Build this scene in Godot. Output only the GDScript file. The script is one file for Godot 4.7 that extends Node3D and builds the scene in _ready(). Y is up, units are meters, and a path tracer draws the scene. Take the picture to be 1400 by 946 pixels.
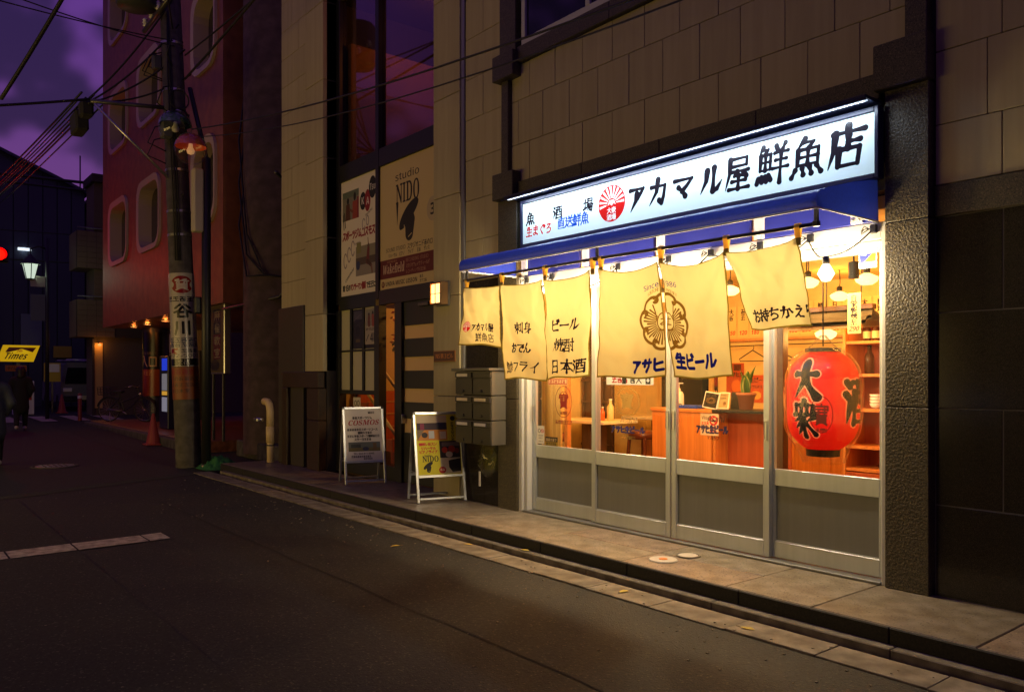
extends Node3D
# A narrow shopping street at dusk: a lit fish bar in a stone-clad building, red building and crossing beyond.
# x runs along the facade, z out to the street, y up; the road is y = 0, the pavement PV.

const PV := 0.13
var M := {}
var T := {}
var taken := {}
var meshes := {}
var font_sans: SystemFont
var font_bold: SystemFont
var font_serif: SystemFont

func _ready() -> void:
	set_view()
	fonts()
	make_materials()
	build_ground()
	build_stone_building()
	build_shop_front()
	build_shop_room()
	build_entrance()
	build_red_building()
	build_far_side()
	build_opposite()
	build_shop_sign()
	build_awning()
	build_noren()
	build_bulbs()
	build_shop_things()
	build_lantern()
	build_street_things()
	build_pole_and_wires()
	build_people()
	build_litter()

func set_view() -> void:
	var cam := Camera3D.new()
	cam.name = "camera"
	add_child(cam)
	var turn := atan2(880.0, 1100.0)
	var eye := Vector3(0, 1.53, 5.342)
	cam.position = eye
	cam.look_at_from_position(eye, eye + Vector3(-cos(turn), 0, -sin(turn)), Vector3.UP)
	cam.projection = Camera3D.PROJECTION_FRUSTUM
	cam.near = 0.1
	cam.far = 400.0
	cam.size = 0.1 * 946.0 / 1100.0
	cam.frustum_offset = Vector2(0, 0.1 * 43.0 / 1100.0)
	cam.current = true
	var env := Environment.new()
	env.background_mode = Environment.BG_SKY
	env.tonemap_mode = Environment.TONE_MAPPER_LINEAR
	env.tonemap_exposure = 1.0
	env.background_energy_multiplier = 0.38
	env.sdfgi_enabled = true
	env.ssao_enabled = true
	env.ssil_enabled = true
	var sky := Sky.new()
	var sm := PanoramaSkyMaterial.new()
	sm.panorama = dusk_sky()
	sky.sky_material = sm
	env.sky = sky
	var we := WorldEnvironment.new()
	we.name = "environment"
	we.environment = env
	add_child(we)
	var sun := DirectionalLight3D.new()
	sun.name = "last_daylight"
	sun.light_energy = 0.012
	sun.light_color = Color(0.8, 0.6, 1.0)
	sun.light_angular_distance = 30.0
	sun.shadow_enabled = true
	add_child(sun)
	sun.rotation = Vector3(deg_to_rad(-35), deg_to_rad(20), 0)

func dusk_sky() -> ImageTexture:
	# violet air with darker cloud banks, the same all round
	var w := 1024
	var h := 512
	var img := Image.create(w, h, false, Image.FORMAT_RGBF)
	var n := FastNoiseLite.new()
	n.seed = 21
	n.noise_type = FastNoiseLite.TYPE_SIMPLEX_SMOOTH
	n.frequency = 1.0
	n.fractal_octaves = 5
	var n2 := FastNoiseLite.new()
	n2.seed = 5
	n2.noise_type = FastNoiseLite.TYPE_SIMPLEX_SMOOTH
	n2.frequency = 2.2
	n2.fractal_octaves = 5
	for y in h:
		var up := (0.5 - (y + 0.5) / h) * PI
		for x in w:
			var c := Color(0.03, 0.018, 0.03)
			if up > -0.05:
				var a := (x + 0.5) / w * TAU
				var dir := Vector3(sin(a) * cos(up), sin(up), cos(a) * cos(up))
				var k := clampf(sin(maxf(up, 0.0)) * 2.1, 0.0, 1.0)
				var low := Vector3(0.42, 0.15, 0.44)
				var top := Vector3(0.27, 0.09, 0.68)
				var v := low.lerp(top, k)
				var s := n.get_noise_3d(dir.x * 3.2, dir.y * 4.2, dir.z * 3.2) + 0.45 * n2.get_noise_3d(dir.x * 5.0, dir.y * 8.0, dir.z * 5.0)
				var cl := smoothstep(-0.10, 0.16, s)
				var dark := Vector3(0.05, 0.03, 0.15).lerp(Vector3(0.10, 0.05, 0.16), 1.0 - k)
				v = v.lerp(dark, cl * 0.93)
				c = Color(v.x, v.y, v.z)
			img.set_pixel(x, y, c)
	return ImageTexture.create_from_image(img)

func fonts() -> void:
	font_sans = SystemFont.new()
	font_sans.font_names = PackedStringArray(["Droid Sans"])
	font_bold = SystemFont.new()
	font_bold.font_names = PackedStringArray(["Droid Sans"])
	font_bold.font_weight = 700
	font_serif = SystemFont.new()
	font_serif.font_names = PackedStringArray(["Droid Serif"])
	font_serif.font_weight = 700

# ---------------------------------------------------------------- naming and placing

func numbered(called: String) -> String:
	if not taken.has(called):
		taken[called] = 0
		return called
	taken[called] += 1
	return "%s_%03d" % [called, taken[called]]

func tag(o: Node3D, label: String, category: String, group := "") -> void:
	o.set_meta("label", label)
	o.set_meta("category", category)
	if group != "":
		o.set_meta("group", group)

func thing(called: String, label: String, category: String, at := Vector3.ZERO, group := "", turn := 0.0) -> Node3D:
	var o := Node3D.new()
	o.name = numbered(called)
	add_child(o)
	o.position = at
	o.rotation.y = turn
	tag(o, label, category, group)
	return o

func structure(called: String, label := "") -> Node3D:
	var o := Node3D.new()
	o.name = numbered(called)
	add_child(o)
	o.set_meta("kind", "structure")
	if label != "":
		o.set_meta("label", label)
	return o

func part(parent: Node3D, called: String, mesh: Mesh, mat: Material, at := Vector3.ZERO) -> MeshInstance3D:
	var o := MeshInstance3D.new()
	o.name = called if parent != self else numbered(called)
	o.mesh = mesh
	o.material_override = mat
	parent.add_child(o, true)
	o.position = at
	return o

func copy(o: Node3D, at: Vector3, label := "") -> Node3D:
	var c: Node3D = o.duplicate()
	var base := String(o.name)
	var cut := RegEx.create_from_string("_\\d{3}$")
	c.name = numbered(cut.sub(base, ""))
	add_child(c)
	c.position = at
	if label != "":
		c.set_meta("label", label)
	return c

# a bevelled box given by its world limits, under a parent that is not turned
func wbox(parent: Node3D, called: String, mat: Material, x0: float, x1: float, y0: float, y1: float, z0: float, z1: float, bevel := 0.004) -> MeshInstance3D:
	var off := parent.global_position
	return part(parent, called, cbox(Vector3(x1 - x0, y1 - y0, z1 - z0), bevel), mat, Vector3((x0 + x1) / 2, y0, (z0 + z1) / 2) - off)

# the same in the parent's own axes
func lbox(parent: Node3D, called: String, mat: Material, c: Vector3, size: Vector3, bevel := 0.003, turn := Vector3.ZERO) -> MeshInstance3D:
	var o := part(parent, called, cbox(size, bevel), mat, c - Vector3(0, size.y / 2, 0))
	if turn != Vector3.ZERO:
		var b := Basis.from_euler(turn)
		o.transform = Transform3D(b, c - b * Vector3(0, size.y / 2, 0))
	return o

# a bevelled box standing on y = 0, shared between equal sizes
func cbox(size: Vector3, bevel: float) -> ArrayMesh:
	var key := "%.4f %.4f %.4f %.4f" % [size.x, size.y, size.z, bevel]
	if not meshes.has(key):
		var st := ST()
		sbox(st, Vector3(-size.x / 2, 0, -size.z / 2), Vector3(size.x / 2, size.y, size.z / 2), bevel)
		meshes[key] = st.commit()
	return meshes[key]

# ---------------------------------------------------------------- shapes

func ST() -> SurfaceTool:
	var st := SurfaceTool.new()
	st.begin(Mesh.PRIMITIVE_TRIANGLES)
	return st

func tri_out(st: SurfaceTool, a: Vector3, b: Vector3, c: Vector3, mid: Vector3) -> void:
	# clockwise seen from outside
	var n := (b - a).cross(c - a)
	if n.dot((a + b + c) / 3.0 - mid) > 0.0:
		var t := b
		b = c
		c = t
	st.add_vertex(a)
	st.add_vertex(b)
	st.add_vertex(c)

func quad_out(st: SurfaceTool, a: Vector3, b: Vector3, c: Vector3, d: Vector3, mid: Vector3) -> void:
	tri_out(st, a, b, c, mid)
	tri_out(st, a, c, d, mid)

func sbox(st: SurfaceTool, lo: Vector3, hi: Vector3, bevel := 0.0) -> void:
	var m := (lo + hi) / 2
	var h := (hi - lo) / 2
	var b := minf(bevel, minf(h.x, minf(h.y, h.z)) * 0.45)
	if b <= 0.0:
		for ax in 3:
			for s in [-1.0, 1.0]:
				var p := []
				for k in [[-1, -1], [1, -1], [1, 1], [-1, 1]]:
					var v := Vector3.ZERO
					v[ax] = s * h[ax]
					v[(ax + 1) % 3] = k[0] * h[(ax + 1) % 3]
					v[(ax + 2) % 3] = k[1] * h[(ax + 2) % 3]
					p.append(m + v)
				quad_out(st, p[0], p[1], p[2], p[3], m)
		return
	var pt := func(ax: int, s: Vector3) -> Vector3:
		var v := Vector3(s.x * (h.x - b), s.y * (h.y - b), s.z * (h.z - b))
		v[ax] = s[ax] * h[ax]
		return m + v
	for ax in 3:
		var a1 := (ax + 1) % 3
		var a2 := (ax + 2) % 3
		for s in [-1.0, 1.0]:
			var p := []
			for k in [[-1.0, -1.0], [1.0, -1.0], [1.0, 1.0], [-1.0, 1.0]]:
				var v := Vector3.ZERO
				v[ax] = s
				v[a1] = k[0]
				v[a2] = k[1]
				p.append(pt.call(ax, v))
			quad_out(st, p[0], p[1], p[2], p[3], m)
			for s2 in [-1.0, 1.0]:
				var v0 := Vector3.ZERO
				v0[ax] = s
				v0[a1] = s2
				v0[a2] = -1.0
				var v1 := v0
				v1[a2] = 1.0
				quad_out(st, pt.call(ax, v0), pt.call(ax, v1), pt.call(a1, v1), pt.call(a1, v0), m)
	for sx in [-1.0, 1.0]:
		for sy in [-1.0, 1.0]:
			for sz in [-1.0, 1.0]:
				var v := Vector3(sx, sy, sz)
				tri_out(st, pt.call(0, v), pt.call(1, v), pt.call(2, v), m)

# a round bar along points
func stube(st: SurfaceTool, pts: Array, r: float, sides := 8, r_end := -1.0) -> void:
	var rings := []
	var n := pts.size()
	var up := Vector3.UP
	for i in n:
		var a: Vector3 = pts[maxi(i - 1, 0)]
		var b: Vector3 = pts[mini(i + 1, n - 1)]
		var d := (b - a).normalized()
		if absf(d.dot(up)) > 0.95:
			up = Vector3.RIGHT if absf(d.x) < 0.9 else Vector3.FORWARD
		var s := d.cross(up).normalized()
		var u := s.cross(d).normalized()
		up = u
		var rr := r if r_end < 0.0 else lerpf(r, r_end, float(i) / (n - 1))
		var ring := []
		for k in sides:
			var an := TAU * k / sides
			ring.append(pts[i] + (s * cos(an) + u * sin(an)) * rr)
		rings.append(ring)
	for i in n - 1:
		var mid: Vector3 = (pts[i] + pts[i + 1]) / 2.0
		for k in sides:
			var k2 := (k + 1) % sides
			quad_out(st, rings[i][k], rings[i][k2], rings[i + 1][k2], rings[i + 1][k], mid)
	for e in [0, n - 1]:
		var mid2: Vector3 = pts[1] if e == 0 else pts[n - 2]
		for k in sides:
			tri_out(st, pts[e], rings[e][k], rings[e][(k + 1) % sides], mid2)

func tube(parent: Node3D, called: String, mat: Material, pts: Array, r: float, sides := 8, r_end := -1.0) -> MeshInstance3D:
	var st := ST()
	var base: Vector3 = pts[0]
	var rel := []
	for p in pts:
		rel.append(p - base)
	st.set_smooth_group(0)
	stube(st, rel, r, sides, r_end)
	st.generate_normals()
	return part(parent, called, st.commit(), mat, base)

# profile: [radius, height] pairs turned about y; u runs round, v down
func lathe(profile: Array, sides := 24, smooth := true, mirror := false) -> ArrayMesh:
	var st := ST()
	st.set_smooth_group(0 if smooth else -1)
	var n := profile.size()
	for i in n - 1:
		for k in sides:
			var q := []
			for e in [[i, k], [i, k + 1], [i + 1, k + 1], [i + 1, k]]:
				var an: float = TAU * e[1] / sides
				q.append([Vector3(profile[e[0]][0] * cos(an), profile[e[0]][1], profile[e[0]][0] * sin(an)), Vector2(1.0 - float(e[1]) / sides if mirror else float(e[1]) / sides, 1.0 - float(e[0]) / (n - 1))])
			for t in [[0, 1, 2], [0, 2, 3]]:
				for j in t:
					st.set_uv(q[j][1])
					st.add_vertex(q[j][0])
	st.generate_normals()
	return st.commit()

# a flat printed sheet: a top left, b top right, c bottom right, d bottom left
func sheet(a: Vector3, b: Vector3, c: Vector3, d: Vector3) -> ArrayMesh:
	var st := ST()
	var p := [a, b, c, d]
	var uv := [Vector2(0, 0), Vector2(1, 0), Vector2(1, 1), Vector2(0, 1)]
	for k in [0, 1, 2, 0, 2, 3]:
		st.set_uv(uv[k])
		st.add_vertex(p[k])
	return st.commit()

# a printed sheet facing +z with its centre at the middle of its lower edge
func print_z(parent: Node3D, called: String, mat: Material, x0: float, x1: float, y0: float, y1: float, z: float) -> MeshInstance3D:
	var w := (x1 - x0) / 2
	var h := y1 - y0
	return part(parent, called, sheet(Vector3(-w, h, 0), Vector3(w, h, 0), Vector3(w, 0, 0), Vector3(-w, 0, 0)), mat, Vector3((x0 + x1) / 2, y0, z) - parent.global_position)

# a flat outline in x and y, given a thickness along z
func prism(outline: PackedVector2Array, z0: float, z1: float) -> ArrayMesh:
	var st := ST()
	sprism(st, outline, z0, z1)
	return st.commit()

func sprism(st: SurfaceTool, outline: PackedVector2Array, z0: float, z1: float) -> void:
	var idx := Geometry2D.triangulate_polygon(outline)
	for z in [z0, z1]:
		for t in range(0, idx.size(), 3):
			var a := outline[idx[t]]
			var b := outline[idx[t + 1]]
			var c := outline[idx[t + 2]]
			var m := (a + b + c) / 3.0
			tri_out(st, Vector3(a.x, a.y, z), Vector3(b.x, b.y, z), Vector3(c.x, c.y, z), Vector3(m.x, m.y, (z0 + z1) / 2))
	var cw := Geometry2D.is_polygon_clockwise(outline)
	for i in outline.size():
		var a := outline[i]
		var b := outline[(i + 1) % outline.size()]
		var nrm := Vector2(b.y - a.y, a.x - b.x) * (1.0 if not cw else -1.0)
		var m := (a + b) / 2.0 - nrm
		quad_out(st, Vector3(a.x, a.y, z0), Vector3(b.x, b.y, z0), Vector3(b.x, b.y, z1), Vector3(a.x, a.y, z1), Vector3(m.x, m.y, (z0 + z1) / 2))

# ---------------------------------------------------------------- printing: a small canvas for lettering and posters

class Pic:
	var w: int
	var h: int
	var d: PackedByteArray
	func _init(w_: int, h_: int, c: Color) -> void:
		w = w_
		h = h_
		var im := Image.create(w, h, false, Image.FORMAT_RGBA8)
		im.fill(c)
		d = im.get_data()
	func dot(x: int, y: int, c: Color, a: float) -> void:
		var i := (y * w + x) * 4
		d[i] = int(lerpf(d[i], c.r * 255.0, a))
		d[i + 1] = int(lerpf(d[i + 1], c.g * 255.0, a))
		d[i + 2] = int(lerpf(d[i + 2], c.b * 255.0, a))
		d[i + 3] = maxi(d[i + 3], int(255.0 * a * c.a))
	func seg(ax: float, ay: float, ra: float, bx: float, by: float, rb: float, c: Color) -> void:
		var rm := maxf(ra, rb) + 1.0
		var x0 := maxi(0, int(minf(ax, bx) - rm))
		var x1 := mini(w - 1, int(maxf(ax, bx) + rm))
		var y0 := maxi(0, int(minf(ay, by) - rm))
		var y1 := mini(h - 1, int(maxf(ay, by) + rm))
		var dx := bx - ax
		var dy := by - ay
		var l2 := maxf(dx * dx + dy * dy, 0.0001)
		for y in range(y0, y1 + 1):
			for x in range(x0, x1 + 1):
				var px := x + 0.5 - ax
				var py := y + 0.5 - ay
				var t := clampf((px * dx + py * dy) / l2, 0.0, 1.0)
				var ex := px - t * dx
				var ey := py - t * dy
				var r := ra + (rb - ra) * t + 0.5
				var q := ex * ex + ey * ey
				if q < r * r:
					dot(x, y, c, clampf(r - sqrt(q), 0.0, 1.0))
	func rect(x0: float, y0: float, x1: float, y1: float, c: Color) -> void:
		for y in range(maxi(0, int(y0)), mini(h, int(y1))):
			for x in range(maxi(0, int(x0)), mini(w, int(x1))):
				dot(x, y, c, 1.0)
	func disc(cx: float, cy: float, rx: float, ry: float, c: Color) -> void:
		for y in range(maxi(0, int(cy - ry - 1)), mini(h, int(cy + ry + 2))):
			for x in range(maxi(0, int(cx - rx - 1)), mini(w, int(cx + rx + 2))):
				var q := Vector2((x + 0.5 - cx) / rx, (y + 0.5 - cy) / ry).length()
				var a := clampf((1.0 - q) * minf(rx, ry) + 0.5, 0.0, 1.0)
				if a > 0.0:
					dot(x, y, c, a)
	func ring(cx: float, cy: float, rx: float, ry: float, wd: float, c: Color, a0 := 0.0, a1 := TAU) -> void:
		var n := 40
		for k in n:
			var p := lerpf(a0, a1, float(k) / n)
			var q := lerpf(a0, a1, float(k + 1) / n)
			seg(cx + rx * cos(p), cy + ry * sin(p), wd, cx + rx * cos(q), cy + ry * sin(q), wd, c)
	func poly(p: PackedVector2Array, c: Color) -> void:
		var y0 := 1e9
		var y1 := -1e9
		for v in p:
			y0 = minf(y0, v.y)
			y1 = maxf(y1, v.y)
		for y in range(maxi(0, int(y0)), mini(h, int(y1) + 1)):
			for s in 3:
				var yy := y + (s + 0.5) / 3.0
				var xs := []
				for i in p.size():
					var a := p[i]
					var b := p[(i + 1) % p.size()]
					if (a.y <= yy) != (b.y <= yy):
						xs.append(a.x + (yy - a.y) / (b.y - a.y) * (b.x - a.x))
				xs.sort()
				for i in range(0, xs.size() - 1, 2):
					for x in range(maxi(0, int(xs[i])), mini(w, int(xs[i + 1]) + 1)):
						var cov := clampf(minf(x + 1.0, xs[i + 1]) - maxf(x, xs[i]), 0.0, 1.0)
						if cov > 0.0:
							dot(x, y, c, cov if s == 0 and false else 1.0 - pow(1.0 - cov, 0.5))
	func tex() -> ImageTexture:
		return ImageTexture.create_from_image(Image.create_from_data(w, h, false, Image.FORMAT_RGBA8, d))

# strokes of each character on a 100 x 100 square; ~ runs out to a point, c is a curve
const GLYPH := {
	"ア": "1022 8222 7036 5252/~4838 4560 2095",
	"カ": "1532 8232 7870 7090 5880/~4610 4250 1292",
	"マ": "1025 8525 6550 4768/3052 5070 6288",
	"ル": "~3218 3050 1088/6012 6085/~6085 7780 9555",
	"屋": "2012 8012 8032 2032/~2012 2050 0892/2846 8846/4846 3858 7558/7050 8262/3072 8072/5458 5492/2092 9292",
	"鮮": "~1605 0522/1412 3312 2522/1025 4225 4262 1062 1025/1043 4243/2625 2662/0680 0292/1678 1890/2878 3290/3876 4688/5808 6420/8605 7820/5425 9625/5843 9243/5062 9862/7525 7598",
	"魚": "~3803 1530/3213 6513 5028/2030 8030 8068 2068 2030/2049 8049/5030 5068/1578 0595/3676 4092/5876 6492/7874 9292",
	"店": "5002 5014/1216 9216/~1816 1655 0595/5224 5252/5238 8238/3054 8254 8092 3092 3054",
	"酒": "0812 1820/0436 1444/~2055 1275 0694/3012 9512/3532 3594/3532 9232 9294/3592 9292/5212 5250 4058/7012 7052 8052/3570 9270",
	"場": "0632 3432/2012 2074/0480 3668/4606 8806 8840 4640 4606/4623 8823/3850 9850/~5252 3876/5062 9262 8695 7590/~6464 4090/~7864 5897",
	"生": "~3008 1235/2030 8830/2056 8456/0892 9492/5008 5092",
	"ま": "2020 8220/2440 8040/c5205 5270 4488 2888 2078 3068 5070 8488",
	"ぐ": "c6508 3045 6090/7525 8235/8515 9225",
	"ろ": "c2815 7215 2555 5045 8055 8072 6590 3092",
	"直": "1215 8815/5003 4828/3030 3074/3030 7830 7874/3045 7845/3059 7859/3074 7874/1232 1292 9492",
	"送": "0812 1824/0638 1838 1870/0688 1872 4090 9892/4408 5020/8005 7220/3825 9225/3245 9845/6525 6045 3576/6550 9276",
	"刺": "0622 5622/3005 3095/1036 1054 5054 5036 1036/~3054 0484/3054 5878/7015 7072/9006 9092 8084",
	"身": "4803 3814/2814 7514 7595 6288/2814 2862/2830 7530/2846 7546/1062 9562/~8862 5080 1596",
	"お": "1226 6226/c3806 3882 2892 1880 2865 6050 8262 8280 6092/7018 8832",
	"で": "1022 9020/c9020 5545 4572 6090 8092/7040 7850/8634 9444",
	"ん": "~5005 1092/c1092 3852 5260 5588 7592 9568",
	"鯵": "~1605 0522/1412 3312 2522/1025 4225 4262 1062 1025/1043 4243/2625 2662/0680 0292/1678 1890/2878 3290/3876 4688/7205 5826 8824/8014 9228/5034 9834/~7226 5056/7636 9854/8046 5666/8658 5278/9270 5096",
	"フ": "1520 8520 7055 3092",
	"ラ": "2012 8012/1234 8834 7262 4092",
	"イ": "~8508 5545 1260/5543 5595",
	"ビ": "2010 2080 3090 8888/2045 8035/7008 7820/8404 9216",
	"ピ": "2010 2080 3090 8888/2045 8035/8606 9406 9414 8614 8606",
	"ー": "1050 9048",
	"焼": "0830 1442/4022 3040/~2605 2450 0492/2658 4082/5015 9415/7204 7238/4630 9830/5630 5642/8630 8642/4446 9846/~6046 5878 4494/8046 8088 9890 9876",
	"酎": "0412 5812/0830 0894/0830 5430 5494/0892 5492/2212 2254 1260/4012 4056 5056/0872 5472/6630 9830/8808 8892 7682/7048 7660",
	"日": "2210 2292/2210 7810 7892/2250 7850/2290 7890",
	"本": "1028 9028/5005 5096/~5028 3460 0880/5028 6660 9480/3268 6868",
	"サ": "1030 9030/3010 3055/~7008 7055 4592",
	"ヒ": "2210 2278 3490 8888/2248 8038",
	"持": "0428 3828/2005 2088 1080/0462 3850/5018 9218/7004 7036/4236 9836/4456 9856/8038 8092 6886/5266 6078",
	"ち": "1224 8820/~4005 2855/c2855 5245 7858 7880 4092",
	"か": "1032 6030 6278 4888/~3608 3050 1092/7528 9252",
	"え": "4005 6014/2832 7530 1690 4468 5488 9290",
	"り": "2812 2855 3846/~7008 7460 5094",
	"大": "1032 9232/~5005 4850 1094/5036 6666 9494",
	"衆": "~5002 4012/1614 1638/1614 8414 8438/3914 3938/6114 6138/0640 9440/5042 5098/~4046 0858/~4258 1276/~4670 1894/~8846 6058/5460 9292",
	"寶": "5002 5012/0830 0812 9212 9230/1826 4826/1840 4840/1854 4854/3326 3354/5826 8426/7120 7154/5840 8440/5854 8454/2262 7862 7888 2288 2262/2271 7871/2280 7880/~3888 1898/6288 8498",
	"質": "~3006 0814/1020 4620/2812 1640/3220 3240/~7806 5414/5620 9420/7412 6240/8020 8040/2046 8046 8082 2082 2046/2058 8058/2070 8070/~3884 1298/6284 8898",
	"谷": "3808 1232/6208 8832/~5022 3250 0662/5022 6850 9462/2860 7260 7292 2892 2860",
	"川": "~2010 1855 0894/5012 5088/8006 8096",
	"入": "~5010 4640 1092/3010 5010 6255 9292",
	"口": "1818 8218 8288 1888 1818",
	"麻": "5002 5012/1014 9414/~1614 1456 0494/2640 5040/3826 3896/~3842 2270/3842 5064/5840 9640/7726 7796/~7742 5872/7742 9870",
	"雀": "5002 5026/3010 1830/6810 8628/~3630 1060/2846 2896/3044 9044/3060 8660/3076 8676/3094 9294/5844 5894",
	"教": "0620 5020/2806 2838/0238 5638/~5010 0660/1852 4852 3264/3064 3092 2086/0476 5470/~6806 5640/6626 9826/~8828 8066 4896/6236 7672 9896",
	"室": "5002 5012/0832 0814 9214 9232/2432 7832/4432 3050 7848/6442 8456/2066 8066/5056 5092/0892 9492",
	"ス": "1818 7818 6050 1092/5460 8892",
	"ポ": "0830 9030/5008 5092 4084/2448 1278/7448 8878/8806 9206 9212 8812 8806",
	"ツ": "1422 2242/4216 4838/~8418 7460 3892",
	"ジ": "1814 3422/1038 2646/~1490 5078 8838/7008 7820/8404 9216",
	"ム": "~4812 1482/1482 8276/6854 9094",
	"コ": "1820 8220 8288/1488 8288",
	"モ": "2018 8018/1048 9048/4618 4680 5690 8688",
	"ン": "1420 3036/~1090 5075 9030",
	"タ": "~4005 1245/3222 8622 7460 3094/3645 6862",
	"オ": "1028 9028/6006 6092 4884/~5830 1278",
	"ニ": "2025 8025/1082 9082",
	"ド": "3006 3094/3040 7860/7010 7822/8606 9418",
	"リ": "2512 2558/~7508 7460 4094",
	"ハ": "~3820 3060 0888/6218 8060 9488",
	"ノ": "~7510 6050 1892",
	"ブ": "1520 8020 6855 3092/8206 8816/9202 9812",
	"ダ": "~4005 1245/3222 8022 7060 3094/3645 6862/8206 8816/9202 9812",
	"ウ": "5004 5020/1440 1420 8620 8045 4092",
	"ェ": "2845 7245/5045 5088/2088 8088",
	"ク": "~4005 1245/3222 8622 7460 3094",
	"ィ": "~7535 5555 2862/5554 5594",
	"レ": "2510 2590 5575 8850",
	"デ": "2515 7015/1040 9040/~5040 4870 2892/8006 8616/9202 9812",
	"グ": "~4005 1245/3222 8022 7060 3094/8206 8816/9202 9812",
	"の": "c5220 4060 2085 1265 2535 5015 8030 8865 6592",
	"に": "1812 1450 2092/4528 8828/4268 5288 9086",
	"別": "0812 5012 5040 0840 0812/0856 5056 4894 3888/~2840 2470 0494/7015 7072/9006 9092 8084",
	"個": "~2805 0440/1830 1896/3412 9212 9294 3494 3412/4232 8432/6322 6346/4848 7848 7876 4876 4848",
	"週": "0812 1824/0638 1838 1870/0688 1872 4090 9892/3812 3878/3812 9012 9080/4630 8230/6420 6446/4446 8446/5054 7854 7872 5072 5054",
	"第": "~2004 0822/1614 4414/~6004 5222/5814 9414/1430 8430 8446/1446 8446/1446 1062 8862 8684 7680/5030 5098/~4864 1094",
	"自": "~5002 4014/2216 2296/2216 7816 7896/2242 7842/2268 7868/2294 7894",
	"家": "5002 5012/0828 0812 9212 9228/2432 7832/~5034 1056/c3846 5460 5694 4490/~5060 1474/~5472 1690/8044 6058/5850 9290",
	"製": "0614 4814/2604 2646/1026 1044/4226 4244/0626 4826/6010 6036/8604 8644 7640/0656 9456/5048 5060/~4858 0484/3476 3494 5088/5660 9494",
	"年": "~2805 0830/2220 8820/2442 8242/0668 9668/2842 2868/5420 5498",
}

func put_stroke(pic: Pic, pts: Array, wd: float, c: Color, brush: bool, taper: bool) -> void:
	var n := pts.size()
	var total := 0.0
	for i in n - 1:
		total += pts[i].distance_to(pts[i + 1])
	var run := 0.0
	for i in n - 1:
		var a: Vector2 = pts[i]
		var b: Vector2 = pts[i + 1]
		var l := a.distance_to(b)
		var steps := maxi(1, int(l / maxf(wd * 1.6, 3.0))) if brush else 1
		for k in steps:
			var t0 := (run + l * k / steps) / maxf(total, 0.001)
			var t1 := (run + l * (k + 1) / steps) / maxf(total, 0.001)
			var p := a.lerp(b, float(k) / steps)
			var q := a.lerp(b, float(k + 1) / steps)
			var th := wd
			if brush and l > 0.01:
				th *= 0.86 + 0.30 * absf(b.y - a.y) / l
			pic.seg(p.x, p.y, th * press(t0, brush, taper), q.x, q.y, th * press(t1, brush, taper), c)
		run += l

func press(t: float, brush: bool, taper: bool) -> float:
	if not brush:
		return 1.0
	if taper:
		return lerpf(1.45, 0.22, pow(t, 1.2))
	return 0.80 + 0.55 * pow(absf(t - 0.5) / 0.5, 2.2)

# Japanese lettering; down writes top to bottom; slant leans it, lift raises each next character
func jp(pic: Pic, text: String, x: float, y: float, size: float, c: Color, wd := 0.09, brush := true, squeeze := 1.0, slant := 0.0, down := false, step := 1.0, wide := 0.0) -> void:
	for i in text.length():
		var ch := text[i]
		var ox := x + (0.0 if down else i * size * squeeze * step)
		var oy := y + (i * size * step if down else 0.0)
		if ch == " ":
			continue
		var strokes: String = GLYPH[ch] if GLYPH.has(ch) else stray(ch)
		for s in strokes.split("/"):
			var taper := s.begins_with("~")
			var curve := s.begins_with("c")
			var pts := []
			for tok in s.lstrip("~c").split(" "):
				var v := int(tok)
				var gx := v / 100
				var gy := v % 100
				pts.append(Vector2(ox + (gx + (50 - gy) * slant) / 100.0 * size * squeeze, oy + gy / 100.0 * size))
			if curve:
				pts = smooth_line(pts)
			put_stroke(pic, pts, size * wd / 2.0 + wide, c, brush, taper)

# small print that the photograph does not let one read
func stray(ch: String) -> String:
	var r := RandomNumberGenerator.new()
	r.seed = ch.unicode_at(0) * 7919
	var out := "1515 8515/%02d15 %02d90" % [30 + r.randi() % 40, 20 + r.randi() % 60]
	out += "/15%02d 85%02d" % [40 + r.randi() % 15, 40 + r.randi() % 15]
	if r.randf() > 0.4:
		out += "/2060 8060 8090 2090 2060"
	else:
		out += "/1090 9088"
	return out

func smooth_line(p: Array) -> Array:
	var out := []
	var n := p.size()
	for i in n - 1:
		for k in 4:
			out.append(p[i].cubic_interpolate(p[i + 1], p[maxi(i - 1, 0)], p[mini(i + 2, n - 1)], k / 4.0))
	out.append(p[n - 1])
	return out

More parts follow.
